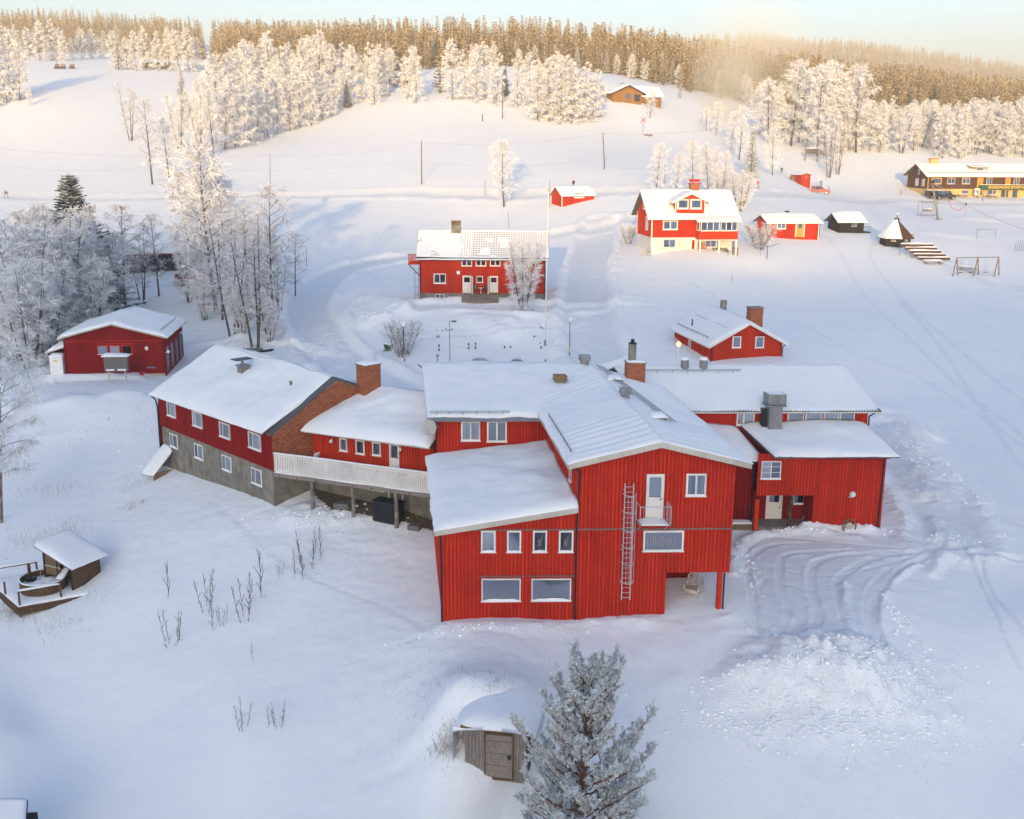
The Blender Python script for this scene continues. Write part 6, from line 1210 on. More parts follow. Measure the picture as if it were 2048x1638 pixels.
# near trees on the left, around the barn and the garage
NL=[(PM[0],75,705,430,'tall frosted tree at the left edge of the thicket beside the garage'),(PM[2],120,690,420,'wide many-stemmed frosted tree at the front of the left thicket'),(PM[1],165,668,440,'slim frosted tree just left of the dark spruce foot'),
(PM[2],60,735,520,'low bushy frosted tree at the outer left end of the thicket'),(PM[0],205,650,455,'frosted tree behind the garage roof, right of the dark spruce'),(PM[0],30,690,520,'small frosted tree sticking out left of the thicket'),(PM[1],100,660,415,'frosted tree at the back of the left thicket, left of the dark spruce top'),
(PL[0],252,625,412,'thin bare tree with a forked trunk behind the garage'),(PL[1],285,600,440,'bare twisted tree in front of the dark barn opening'),(PL[0],318,592,430,'crooked thin tree before the snowy barn roof'),
(PM[1],432,625,300,'tallest frosted birch rising behind the garage, seen against the sunlit field'),(PM[0],378,605,470,'frosted willow in front of the right end of the barn'),(PM[0],400,560,320,'wide frosted birch crown behind the tallest one'),
(PL[0],545,655,372,'slender frosted birch with the highest narrow top at the bend of the road'),(PL[1],512,690,430,'many-stemmed bare tree nearest the snow bank at the road bend'),(PL[1],468,672,425,'bare multi-stemmed tree behind the grey dormitory roof'),(PL[0],498,640,415,'thin upright tree in the middle of the road-bend group'),
(PL[0],445,640,455,'thin leaning tree between the garage and the road-bend group'),(PL[1],560,640,500,'low bare tree at the right end of the road-bend group'),(PL[0],591,597,468,'small lone thin tree next to the ploughed road'),(PM[2],410,640,560,'low frosted bush behind the far corner of the garage')]
NL+=[(PM[2],140,650,405,'broad frosted tree in the heart of the left thicket'),(PM[0],45,665,455,'frosted tree second from the left end of the thicket'),(PM[2],185,690,520,'frosted undergrowth tree right behind the garage corner'),(PM[0],85,640,425,'frosted tree in the rear rank of the thicket, left half'),(PM[1],240,640,470,'frosted tree touching the garage roof from behind'),(PM[2],25,720,580,'low frosted bush at the very left of the thicket'),(PM[0],120,610,430,'rear frosted tree beside the big dark spruce'),(PM[2],95,715,500,'front bushy frosted tree left of the lean-to'),
(PM[1],455,600,360,'frosted birch right of the tallest one by the barn'),(PM[0],530,620,440,'frosted tree filling the middle of the road-bend group'),(PM[2],485,680,560,'low frosted bush among the road-bend trees'),(PM[2],540,680,580,'low bush at the foot of the narrow-topped birch')]
for pr,u,v,vt,lb in NL: tree(pr,u,v,vt,lb,sx=1.25)
tree(PSD,163,640,348,'big dark spruce with frosted tips towering over the left thicket',sx=2.0); tree(PSD,222,615,470,'smaller dark spruce between the thicket and the barn',sx=1.1)
# mid slope, left
MS=[(PL[1],262,281,165,'bare frosted tree alone on the slope, left of the tall lone one'),(PL[0],305,372,200,'tall lone birch with a straight trunk on the lower slope'),(PM[1],338,357,240,'slim white birch just right of the tall lone one'),(PM[0],360,300,185,'frosted birch at the lower left tip of the slope grove'),(PS[0],366,225,138,'narrow spruce top at the left end of the slope grove'),
(PM[0],400,300,175,'many-stemmed frosted tree near the lower left tip of the slope grove'),(PM[1],428,308,180,'white birch third from the lower left tip of the slope grove')]
for pr,u,v,vt,lb in MS: tree(pr,u,v,vt,lb,sx=1.15)
ORD='first second third fourth fifth sixth seventh eighth ninth tenth eleventh twelfth thirteenth fourteenth fifteenth'.split()
def grove(pts,labels,group,prs,jit=3,sx=1.2):
    for i,(u,v,vt) in enumerate(sorted(pts) if '%s' in labels else pts): tree(prs[i%len(prs)],u,v,vt,labels%ORD[i] if '%s' in labels else labels,group=group,sx=sx*(.9+.2*RNG.rand()))
row=[(450,300,170),(470,296,150),(490,290,160),(510,282,140),(532,275,150),(555,268,130),(580,262,150),(600,256,120),(622,250,140),(645,243,130),(662,232,150),(678,222,140)]
grove(row,'%s birch from the left in the front row of the ski slope grove','front row of birches on the ski slope',PB)
row2=[(440,255,105),(465,240,100),(490,235,80),(520,225,95),(548,218,62),(575,210,100),(610,205,78),(640,200,62),(668,195,88),(430,215,120),(470,200,92),(505,190,85),(535,180,70),(580,180,85),(625,180,72),(655,175,75),(690,180,85),(600,235,110),(545,245,120),(505,250,125),(395,262,160),(415,245,150)]
grove(row2,'white frosted birch in the thick of the grove on the ski slope','birches inside the ski slope grove',PB)
row3=[(702,212,92),(728,206,85),(750,212,100),(762,200,90),(815,205,92),(832,208,95),(905,202,80),(952,212,90),(968,200,85),(1035,215,100),(1060,212,105),(990,212,108),(1080,225,120),(935,200,100)]
for i,(u,v,vt) in enumerate(sorted(row3)): tree(PB[(i*2+1)%6],u,v,vt,ORD[i]+' white birch from the left along the crest above the open slope',group='birches along the crest',sx=1.2)
for (u,v,vt) in ((1075,238,128),(1098,240,118),(1120,243,112),(1142,243,120),(1160,240,125),(1182,238,140),(1196,232,160),(1110,232,105),(1135,232,110)): KK=globals().get('KK',-1)+1; tree(PB[RNG.randint(6)],u,v,vt,ORD[KK]+' birch in the rounded clump at the right end of the crest',group='rounded birch clump',sx=1.35)
for (u,v,vt,l) in ((780,185,100,'slim birch between crest birches, left part'),): tree(PM[1],u,v,vt,l)
tree(PSD,1010,195,128,'dark bluish spruce between two white birches on the crest',sx=.9); tree(PSD,694,218,160,'small dark spruce under the crest birches',sx=.9)
for i,(u,v,vt) in enumerate(((880,190,72),(815,170,68),(758,165,60),(790,170,68),(640,150,40),(620,160,62))): tree(PF[i%4],u,v,vt,'frosted spruce tinted sunlight-gold rising behind the crest birches',group='spruces behind the crest',sx=1.15)
# upper left
for i,(u,v,vt) in enumerate(((232,138,60),(255,140,75),(272,141,62),(292,141,52),(316,142,62),(338,142,55),(358,143,58),(378,145,56),(392,143,75))): tree(PB[i%6],u,v,vt,ORD[i]+' birch from the left in the clump beside the upper ski run',group='birch clump by the upper run',sx=1.2)
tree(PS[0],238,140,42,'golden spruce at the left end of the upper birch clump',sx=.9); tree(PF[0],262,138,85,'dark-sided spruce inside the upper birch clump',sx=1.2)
for i,(u,v,vt) in enumerate(((18,202,55),(40,200,85),(-4,205,60),(60,205,180))): tree((PB[3],PB[0],PB[4],PB[1])[i],u,v,vt,'large frosted birch at the left edge of the ski slope' if i<3 else 'tiny frosted bush right of the big birches at the left edge',group='birches at the left edge' if i<3 else None,sx=1.25)
for i,(u,v,vt) in enumerate(((80,122,42),(110,121,40),(128,122,60),(145,121,75),(92,122,75),(165,118,55),(185,117,58),(205,117,62),(10,118,45),(35,118,50),(60,118,55))): tree(PB[(i+2)%6],u,v,vt,'frosted birch at the edge of the top left wood',group='birches at the top left wood edge',sx=1.25)
tree(PSD,62,117,60,'dark narrow spruce at the wood edge, top left',sx=.8)
# lone trees in the middle
tree(PM[1],1008,413,285,'lone frosted round-crowned tree left of the orange-red hut',sx=1.25,)
for (u,v,vt,l) in ((1312,385,290,'leftmost pale birch behind the family house'),(1352,385,310,'thin pale birch behind the family house chimney'),(1385,383,283,'second birch left of the frosted spruce'),(1418,390,285,'birch with twin stems right behind the family house chimney'),(1450,375,305,'small pale birch left of the frosted spruce'),(1462,300,225,'pale birch uphill of the frosted spruce'),(1412,262,215,'pale birch in the steam on the slope'),(1432,270,205,'slim birch in the steam on the slope'),(1478,320,215,'white birch above the frosted spruce'),(1545,347,258,'white birch right of the frosted spruce'),(1300,235,180,'bushy birch below the timber cabin')): tree(PM[1] if u!=1418 else PM[0],u,v,vt,l,sx=1.15)
for (u,v,vt,l) in ((1478,425,340,'spreading bare bush behind the right gable of the family house'),(1440,400,330,'bare bush between the family house and the frosted spruce')): tree(PM[2],u,v,vt,l,sx=1.5)
tree(PS[1],1501,358,262,'broad frosted spruce standing alone behind the family house',sx=1.3)
for (u,v,vt,l) in ((1658,352,240,'bare tree with two thin stems left of the sports lodge'),(1675,356,245,'bare leaning tree nearest the sports lodge')): tree(PL[1],u,v,vt,l,sx=1.1)
for (u,v,vt,l) in ((1403,178,118,'tall snowy spruce right of the timber cabin'),(1418,180,128,'snowy spruce second right of the timber cabin'),(1360,195,165,'little snowy spruce beside the timber cabin'),(1308,215,180,'little snowy spruce below the timber cabin'),(1388,185,140,'snowy spruce closest to the timber cabin')): tree(PS[0],u,v,vt,l)
# tall birches on the right and the wood edge behind the lodge
for i,(u,v,vt) in enumerate(((1535,290,160),(1548,285,175),(1582,292,125),(1598,285,140),(1635,312,135),(1648,312,125),(1660,305,128),(1700,300,140),(1712,305,135),(1520,270,165),(1615,285,165))): tree(PB[(0,3,5)[i%3]] if i%2 else PM[1],u,v,vt,'very tall golden-white birch in the row right of the drifting steam',group='tall birches right of the steam',sx=1.25)
tree(PS[1],1683,310,222,'snow-laden spruce at the foot of the tall right birches',sx=.8)
for i in range(46):
    u=1705+ (i%23)*16.5+RNG.randint(-6,6); v=316+RNG.randint(-6,8) if i<23 else 300+RNG.randint(-5,5); vt=(212 if i<23 else 198)+RNG.randint(-12,18)
    tree((PB+PM)[i%9] if i<23 else PB[i%6],u,v,vt,'frosted birch in the dense row behind the sports lodge',Y=312+RNG.rand()*16 if i<23 else 335+RNG.rand()*14,group='birch row behind the sports lodge',sx=1.35)
for i in range(16):
    u=1725+i*21; tree(PB[i%6],u,0,205+RNG.randint(-8,10),'frosted birch in the second rank behind the sports lodge',Y=350+RNG.rand()*20,group='second rank of birches behind the lodge',sx=1.4)
# mixed woods: bushes at the edge of the far forest
for i in range(40):
    u=1210+i*21+RNG.randint(-8,8) if i<22 else 440+(i-22)*42; v=(225 if i<22 else 150); Y=(375+RNG.rand()*40)
    p=aty(u,v,Y); p[2]=gz(p[0],p[1]); place(PB[i%6] if i%3 else PS[i%2],p,.55+.35*RNG.rand(),label='frosted young tree scattered along the lower edge of the far forest',group='young trees along the far forest edge',sx=1.25)
# house tree, shrubs
tree(PM[2],1045,622,478,'many-stemmed frosted tree in front of the right end of the two-door house',sx=1.0)
SHB=proto('shrub','shrub','shrub',birch(4,1.9,.12,22,.8,.035,stems=9,spread=.5,r0=.05,crown='frostlow',barkm='bark',droop=.1,up=1.5,sub=6,twn=5,tl=.4,nm='shrub'),4.)
tree(SHB,805,712,640,'round bare shrub behind the globe lamp post near the green box',sx=1.0); tree(SHB,1258,488,450,'bare shrub at the left gable of the family house',sx=.9); tree(SHB,1520,495,447,'small frosted apple tree in front of the yellow-door cottage',sx=1.2)
tree(SHB,1788,430 if 0 else 385,368,'tiny frosted bush at the corner of the sports lodge') if 0 else None
# leaning birch at the left edge
LBm=birch(13,2.5,.3,44,1.7,.055,lean=(.10,0),crown='frost',nm='birch',droop=-.6,up=.9); LB=proto('leaning_birch','leaning birch','tree',LBm,13.)
tree(LB,2,1045,688,'leaning white frosted birch at the left edge of the picture above the tub',rz=0,sx=1.0)
FB=proto('fallen_branch','x','branch',birch(4,.9,.1,14,.7,.035,r0=.06,crown='frostlow',barkm='bark',droop=-.1,up=1.2,sub=5,twn=4,tl=.4,nm='branch'),4.)
o=place(FB,atz(-25,1475,-4.0),.85,label='frosted branch tips reaching in at the left edge above the boathouse'); o.rotation_euler=(math.radians(70),math.radians(10),math.radians(-62))
# far forests: the largest stand as trees, the rest as one mass of instances
rs=np.random.RandomState(12); cand=[]
def forest(n,u0,u1,Y0,Y1,dens=1):
    out=[]; u=rs.uniform(u0,u1,n); Y=Y0*(Y1/Y0)**rs.rand(n); r=np.array([ray(a,300)[0]/ray(a,300)[1] for a in u]); X=r*Y; z=base_h(X,Y); return np.stack([X,Y,z],-1)
Fp=np.concatenate([forest(9000,-150,1330,400,1500),forest(15000,1180,2250,420,2200),forest(900,1250,2200,385,520),forest(500,-100,1200,388,470)])
uu,vv,_s=proj(Fp); X,Y=Fp[:,0],Fp[:,1]; yr=np.interp(np.clip(X/Y,-.66,.66),RR,RY)
keep=(Y<yr*1.04)&~((uu>402+rs.randn(len(uu))*5)&(uu<434+rs.randn(len(uu))*6)&(Y<1300)&(Y>300))
# open hillside in front of the woods (photo line where the spruces begin)
edge=np.interp(uu,[-100,0,210,300,400,440,700,1000,1200,1330,1450,1600,1750,2048,2200],[110,108,106,118,120,150,150,160,190,196,205,222,236,262,262]); keep&=(vv<edge)
cl=fbm(X,Y,70,3,44); keep&=(cl>-.75)
Fp=Fp[keep]; Y=Fp[:,1]; order=np.argsort(Y); Fp=Fp[order]; nI=240
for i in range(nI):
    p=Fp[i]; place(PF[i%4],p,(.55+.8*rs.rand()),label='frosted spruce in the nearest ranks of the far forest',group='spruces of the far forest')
print('forest',len(Fp))
rest=Fp[nI:]
# one forest mass made of the same spruces, instanced on points
me=bpy.data.meshes.new('far_forest'); me.vertices.add(len(rest)); me.vertices.foreach_set('co',rest.astype(np.float32).ravel()); me.update()
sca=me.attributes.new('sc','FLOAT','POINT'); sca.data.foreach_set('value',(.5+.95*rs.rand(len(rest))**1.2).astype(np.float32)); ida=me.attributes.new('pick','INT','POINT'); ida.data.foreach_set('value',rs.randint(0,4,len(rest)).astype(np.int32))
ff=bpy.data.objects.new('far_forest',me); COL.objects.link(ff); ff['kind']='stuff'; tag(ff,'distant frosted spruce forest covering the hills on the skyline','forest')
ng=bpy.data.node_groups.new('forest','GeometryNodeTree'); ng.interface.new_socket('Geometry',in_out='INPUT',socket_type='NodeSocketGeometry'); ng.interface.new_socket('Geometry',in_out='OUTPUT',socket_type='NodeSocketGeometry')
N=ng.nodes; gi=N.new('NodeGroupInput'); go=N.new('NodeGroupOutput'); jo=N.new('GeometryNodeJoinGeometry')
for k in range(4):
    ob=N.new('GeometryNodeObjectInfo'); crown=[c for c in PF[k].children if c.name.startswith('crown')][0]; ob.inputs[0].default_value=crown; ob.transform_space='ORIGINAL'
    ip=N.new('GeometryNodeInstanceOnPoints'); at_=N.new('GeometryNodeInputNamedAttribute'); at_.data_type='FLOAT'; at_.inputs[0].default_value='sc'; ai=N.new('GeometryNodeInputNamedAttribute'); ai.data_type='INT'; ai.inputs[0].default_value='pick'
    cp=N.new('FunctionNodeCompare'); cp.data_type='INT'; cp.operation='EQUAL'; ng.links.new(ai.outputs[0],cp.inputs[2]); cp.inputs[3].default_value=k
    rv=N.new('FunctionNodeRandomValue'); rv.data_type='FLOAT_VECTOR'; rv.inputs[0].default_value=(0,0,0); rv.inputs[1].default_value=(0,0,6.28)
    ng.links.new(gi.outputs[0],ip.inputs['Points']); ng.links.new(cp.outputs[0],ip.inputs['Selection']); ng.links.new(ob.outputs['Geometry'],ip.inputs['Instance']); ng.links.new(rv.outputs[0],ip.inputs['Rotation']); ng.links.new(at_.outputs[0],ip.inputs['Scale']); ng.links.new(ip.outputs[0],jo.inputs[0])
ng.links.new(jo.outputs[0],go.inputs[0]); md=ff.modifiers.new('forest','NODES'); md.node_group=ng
# ------------------------------------------------------------------ foreground pine
def pine(H=11.5,R=3.9):
    tr=TB();cr=TB(); T=curve((0,0,-.5),(0.02,0,1),H+.3,10,.1,.05); tr.lim(T,.2,.03,8)
    def tuft(p,d,L):
        d=d/np.linalg.norm(d); k=3
        for m in range(int(14+L*26)):
            t=RNG.rand(); q=p+d*L*t; nd_=RNG.randn(3); nd_-=d*(nd_@d); nd_/=np.linalg.norm(nd_)+1e-6; v=(nd_*.75+d*.6)*(.09+.04*RNG.rand()); cr.rib(np.array([q,q+v]),.036,.5)
        cr.rib(np.array([p,p+d*L*1.05]),.05,.5)
    z=1.0
    while z<H-.25:
        g=z/H; prof=np.interp(g,[0,.2,.5,.75,.9,1],[1.,1.,.9,.74,.55,.32]); n=5 if g<.5 else 4; a0=RNG.rand()*6
        for i in range(n):
            az=a0+2*math.pi*i/n+RNG.randn()*.2; L=R*prof*(.45+.65*RNG.rand()); el=.12+1.1*g**2; P=curve((T[min(int(g*10),9)][0],0,z),(math.cos(az),math.sin(az),el),L,5,.65,.25); tr.lim(P,.055*(1-g)+.02,.012,4)
            ns=int(5+L*3.2)
            for j in range(ns):
                t=.22+.78*(j+RNG.rand()*.6)/ns; q=min(t*5,4.999);k=int(q);p=P[k]+(P[k+1]-P[k])*(q-k); d=P[k+1]-P[k]; d/=np.linalg.norm(d); sd=np.cross(d,[0,0,1]); s_=1 if j%2 else -1
                d2=d*.6+sd*s_*.8*(1-.5*t)+np.array([0,0,.25+.2*RNG.rand()])+RNG.randn(3)*.15; l2=(.35+.55*L/R*(1.15-t))*(.7+.5*RNG.rand()); P2=curve(p,d2,l2,3,.5,.2); tr.lim(P2,.014,.007,3)
                for m in range(5):
                    t3=.3+.7*(m+RNG.rand()*.5)/5; q3=min(t3*3,2.999);k3=int(q3);p3=P2[k3]+(P2[k3+1]-P2[k3])*(q3-k3); d3=P2[k3+1]-P2[k3]; d3/=np.linalg.norm(d3); tuft(p3,d3*.6+RNG.randn(3)*.45+np.array([0,0,.45]),.16+.14*RNG.rand())
            for m in range(3): tuft(P[-1]-(P[-1]-P[-2])*.3*m,P[-1]-P[-2]+RNG.randn(3)*.1,.3)
        z+=.45*(1-.2*g)
    for m in range(8): tuft(T[-1]-np.array([0,0,.1*m]),np.array([RNG.randn()*.4,RNG.randn()*.4,1]),.32)
    return tr.mesh('pine_trunk','pinebark'),cr.mesh('pine_crown','pine')
gp_=aty(1160,1700,40.2); gp_[2]=gz(gp_[0],gp_[1]); top=onplane(1160,1290,gp_,np.array([1.,0,0]))[2]; Hp=top-gp_[2]; print('pine',gp_,Hp)
RNG=np.random.RandomState(21)
pm=pine(Hp-1.3,4.3); t=thing('pine_tree','large frost-grey pine in the foreground in front of the earth cellar','tree',gp_); link('trunk',pm[0],t); link('crown',pm[1],t)
# ------------------------------------------------------------------ saplings in the lower left field
SP=[proto('sapling','sapling','sapling',birch(3,.75,.08,10,1.,.011,r0=.016,crown='twig',barkm='twig',droop=0,up=4.2,sub=3,twn=1,tl=.3,minl=.5,nm='sapling'),3.),proto('sapling','sapling','sapling',birch(3,.8,.08,10,1.,.011,stems=4,spread=.16,r0=.014,crown='twig',barkm='twig',droop=0,up=4.,sub=3,twn=1,tl=.3,minl=.5,nm='sapling'),3.)]
for i,(u,v,vt,l) in enumerate(((338,1197,1125,'pair of bare saplings highest on the left'),(415,1218,1142,'thin bare sapling with a single stem, centre left'),(425,1262,1200,'forked bare sapling just below the single-stem one'),(490,1237,1150,'bushy bare sapling in the middle of the field group'),(522,1196,1102,'tall spindly sapling, biggest of the group'),(345,1290,1215,'widely branching sapling lowest on the left'),(505,1322,1286,'small twin-stem sapling below the group'),(486,1457,1402,'lone little sapling near the bottom'),(538,1455,1410,'slanting little sapling, left one of the lowest pair'),(558,1455,1405,'forked little sapling, right one of the lowest pair'),(642,1120,1055,'tall sapling nearest the deck posts'),(615,1135,1060,'thin sapling second from the deck posts'),(590,1155,1098,'dense low sapling on the bank'),(560,1152,1125,'small twiggy sapling on the bank edge'),(605,1160,1110,'low sapling at the foot of the bank'),(445,1250,1210,'tiny sapling between two taller ones'))): tree(SP[i%2],u,v,vt,l,sx=1.0)
# dry grass and brush poking out of the snow, far too many to count
mb=TB(); GP=[]
for (u,v,r,n,h) in ((905,1495,.7,260,.5),(880,1500,.5,120,.35),(990,1370,1.2,120,.3),(1130,1345,1.2,60,.3),(880,1420,2.6,130,.35),(830,1330,2.6,120,.3),(1610,1420,3.5,110,.3),(1700,1400,3,80,.3),(1850,1360,3,80,.25),(1720,1500,3,60,.25),(285,965,1.6,90,.45),(270,1010,1.2,90,.4),(150,1060,2,110,.6),(60,1080,2.5,150,.6),(110,980,2.5,110,.6),(30,1230,1.2,160,.6),(110,1250,1.8,110,.4),(200,1190,1.3,60,.35),(480,700,2,60,.5),(760,1050,2.4,120,.3),(700,1030,2,90,.3),(840,1065,1.5,140,.4),(1500,1380,3,80,.3),(1250,480,1.5,60,.4),(1680,330,5,60,.6),(1750,340,6,80,.6),(1350,215,8,90,.8)):
    g=G(u,v)
    for i in range(n): GP.append((g[0]+RNG.randn()*r*.6,g[1]+RNG.randn()*r*.5,h*(.4+.8*RNG.rand())))
GP=np.array(GP); GZ=ground_full(GP[:,0],GP[:,1])[0]
for (x,y,L_),z in zip(GP,GZ): mb.rib(curve((x,y,z-.04),(RNG.randn()*.35,RNG.randn()*.35,1),L_,2,-.25,.3),.018,.4)
me=mb.mesh('dry_grass','grass'); o=bpy.data.objects.new('dry_grass',me); COL.objects.link(o); tag(o,'thin dry grass and twigs poking through the snow','grass',kind='stuff')
# broken clods of snow thrown up by the plough
ico=[(0,0,1),(.89,0,.45),(.28,.85,.45),(-.72,.53,.45),(-.72,-.53,.45),(.28,-.85,.45),(.72,.53,-.45),(-.28,.85,-.45),(-.89,0,-.45),(-.28,-.85,-.45),(.72,-.53,-.45),(0,0,-1)]; icf=[(0,1,2),(0,2,3),(0,3,4),(0,4,5),(0,5,1),(1,6,2),(2,7,3),(3,8,4),(4,9,5),(5,10,1),(6,7,2),(7,8,3),(8,9,4),(9,10,5),(10,6,1),(11,7,6),(11,8,7),(11,9,8),(11,10,9),(11,6,10)]
CP_=[]
for (u,v,rx,ry,n) in ((1650,1335,5.0,1.3,1800),(1640,1300,6,.7,500),(1740,1360,4,1.5,400),(1480,1110,.7,3,120),(1600,1068,4,.4,120),(1800,1240,.5,3.5,110),(1830,900,1.8,6,250),(1900,1080,2,1.2,60),(1930,985,1.5,4,80),(700,640,5,2.5,160),(770,630,5,2,160),(640,690,2,4,120),(230,830,5,2.5,260),(330,870,1.5,5,120),(650,1040,4,1.2,200),(500,680,3,2.5,120),(950,1258,4,.4,60),(1740,1062,1.5,.5,70)):
    g=G(u,v)
    for k in range(n): CP_.append((g[0]+RNG.randn()*rx*.6,g[1]+RNG.randn()*ry*.6,(.025+.10*RNG.rand()**3)*(1.6 if g[1]>140 else 1)))
CP_=np.array(CP_); CZ_=ground_full(CP_[:,0],CP_[:,1])[0]; V=[];Fc=[]; ia=np.array(ico); ifa=np.array(icf)
for k,((x,y,r),z) in enumerate(zip(CP_,CZ_)): V.append(ia*r*(.75+.5*RNG.rand(12,1))*np.array([1.2,1,.8])+np.array([x,y,z+r*.25])); Fc.append(ifa+12*k)
me=bpy.data.meshes.new('snow_clods'); me.from_pydata(np.concatenate(V).tolist(),[],np.concatenate(Fc).tolist()); me.materials.append(M['roofsnow']); o=bpy.data.objects.new('snow_clods',me); COL.objects.link(o); tag(o,'broken clods of snow along the ploughed banks and piles','snow clods',kind='stuff')
for g_ in PB+PM+PL+PS+[PSD]+PF+[SHB,LB,FB]+SP:
    if g_ in PF: 
        pass
    for c in list(g_.children): 
        if g_ not in PF: bpy.data.objects.remove(c)
    if g_ not in PF: bpy.data.objects.remove(g_)
# the four far spruces that the forest mass copies stand in the forest themselves
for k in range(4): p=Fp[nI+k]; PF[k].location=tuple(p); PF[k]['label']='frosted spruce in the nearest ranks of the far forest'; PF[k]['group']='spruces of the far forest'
# ------------------------------------------------------------------ small things
def hgt(g,u,vt): return onplane(u,vt,g,np.array([1.,0,0]))[2]-g[2]
def pole(name,label,cat,u,v,ut,vt,r,mt='rawwood',cap=None,Y=None,group=None):
    g=at(u,v,Y); tp=onplane(ut,vt,g,np.array([1.,0,0])); t=thing(name,label,cat,g,group); MB().tube(g-[0,0,.4],tp,r,r*.75,8).build('post',mt,t,smooth=True); return t,g,tp
t,g,tp=pole('flagpole','tall white flagpole standing right of the many-stemmed tree','flagpole',1090,693,1097,380,.055,'globe'); MB().ball(tp,.12,8,6).build('knob','yellowtrim',t); MB().tube(g-[0,0,.1],g+[0,0,.7],.12,n=8).build('base_sleeve','metal',t)
def globe_lamp(u,v,ut,vt,label,band=True):
    t,g,tp=pole('lamp_post',label,'street lamp',u,v,ut,vt,.05,'blackwood'); MB().ball(tp+[0,0,.2],.26,12,8).build('globe','globe',t,smooth=True)
    if band: MB().tube(g+[0,0,.4],g+[0,0,.9],.065,n=8).build('reflective_band','yellowtrim',t)
    return t
globe_lamp(1139,711,1140,643,'globe lamp post with a yellow band right of the flagpole'); globe_lamp(809,723,807,652,'globe lamp post with a yellow band inside the round bare shrub')
t,g,tp=pole('thin_mast','thin dark mast with cross bars between the shrub and the flagpole','mast',900,724,899,640,.035,'blackwood')
t,g,tp=pole('garden_lamp','short bollard lamp beside the thin mast just behind the roof ridge','lamp',875,724,875,713,.04,'blackwood'); MB().box(LOC,tp[0]-.12,tp[0]+.12,tp[1]-.12,tp[1]+.12,tp[2]-.05,tp[2]+.2).build('lamp_head','metal',t)
for (u,v,ut,vt,l,r) in ((843,361,843,282,'wooden power pole in the middle of the open slope',.13),(1209,342,1206,265,'leaning wooden power pole between the lone tree and the chimney house',.13),(1005,236,1005,166,'tall pale pole in front of the dark crest spruce',.13),(540,388,540,308,'thin pole by the upper track above the road-bend trees',.07),(1330,368,1329,295,'thin white mast behind the family house',.06),(1018,460,1017,424,'thin antenna mast behind the two-door house roof',.05),(613,530,613,496,'short dark post beside the curving ploughed road',.05),(1100,408,1099,360,'short pole with a brown cap at the left end of the orange-red hut',.05),(970,388,970,360,'marker stick left of the lone round tree',.05),(400,355,400,287,'pole in the gap below the left tip of the grove',.06),(632,100,632,55,'white antenna mast among the crest birches',.08)): pole('utility_pole' if r>.1 else 'thin_pole',l,'pole',u,v,ut,vt,r)
def wire(pts,label,r=.018,sag=1.2,name='power_line'):
    P=[]
    for (a,b) in zip(pts[:-1],pts[1:]):
        for i in range(12): t=i/12; p=a+(b-a)*t; P.append(p-[0,0,4*sag*t*(1-t)])
    P.append(pts[-1]); o=MB().path(P,r,3).build(name,'greypost'); tag(o,label,'wire')
pt=lambda u,v,Y: aty(u,v,Y)
wire([pt(-60,291,236),pt(540,310,232),pt(843,284,231.5),pt(1206,267,230),pt(1520,240,262)],'thin power line running across the open slope between the wooden poles',.016)
wire([pt(-60,322,222),pt(300,335,220),pt(843,322,225),pt(1180,320,226),pt(1330,330,214)],'lower thin wire crossing the open slope',.013)
# lift tower, cage and cable on the right
t,g,tp=pole('lift_tower','leaning grey steel lift tower with guy stays near the sports lodge','lift tower',1877,440,1865,366,.22,'metal'); 
for (u,v) in ((1848,380),(1890,378),(1900,386)): q=aty(u,v,g[1]+3); MB().tube(tp,q,.05).build('arm','metal',t)
MB().tube(tp,tp+[0,0,.5],.35,n=8).build('sheave','black',t); MB().box(Fr(g,(1,0),(0,1)),-.5,.5,-.5,.5,-.3,.25).build('footing','concrete',t)
wire([tp,aty(1932,370 if 0 else 410,g[1]-18),aty(2060,462,g[1]-60)],'lift cable sloping down to the right from the leaning tower',.03,.3,'lift_cable')
P=[aty(u,v,g[1]) for u,v in ((1895,395),(1903,415),(1915,421),(1925,416),(1932,411))]; o=MB().path(P,.05,4).build('red_hose','redplast'); tag(o,'sagging red hose hanging beside the lift tower','hose')
t,g1,tp1=pole('snow_lance','thin post with a dark head holding the red hose','post',1931,434,1932,408,.03,'redplast'); MB().ball(tp1,.22,8,6).build('head','black',t)
g=at(1858,434); f=Fr(g,(1,0),(0,1)); t=thing('wire_cage','tall wire mesh cage standing left of the leaning lift tower','cage',g)
for a in (-1.6,1.6):
    for b in (0,2.2): MB().tube(f(a,b,-.3),f(a,b,3.),.05,n=4).build('corner_post','greypost',t)
for z in (.3,3.): MB().path([f(-1.6,0,z),f(1.6,0,z),f(1.6,2.2,z),f(-1.6,2.2,z),f(-1.6,0,z)],.04,4).build('frame_bar','greypost',t)
for i in range(9): a=-1.6+.4*i; MB().tube(f(a,0,.3),f(a,0,3),.014,n=3).build('mesh_wire','metal',t)
for i in range(8): z=.3+i*.37; MB().tube(f(-1.6,0,z),f(1.6,0,z),.014,n=3).build('mesh_wire','metal',t)
MB().box(f,-.8,.8,.8,1.6,1.1,1.5).build('machine_box','greypost',t); MB().box(f,-.8,.8,.8,1.6,1.51,1.7).build('snow_cap','roofsnow',t)
t,g,tp=pole('goal_post','thin left post of a low frame on the right field','post',1953,478,1955,459,.05,'rawwood'); t2,g2,tp2=pole('goal_post','thin right post of a low frame on the right field','post',1990,475,1992,458,.05,'rawwood'); o=MB().tube(tp,tp2,.04).build('goal_bar','rawwood'); tag(o,'thin crossbar linking the two posts on the right field','bar')
for i in range(7): g=at(2030+i*4,503-i%3); o=MB().tube(g-[0,0,.3],g+[0,0,1.7],.05,n=4).build('fence_stick','blue'); tag(o,'thin blue-grey stick in the row at the right edge of the field','stick','blue-grey sticks at the right edge')
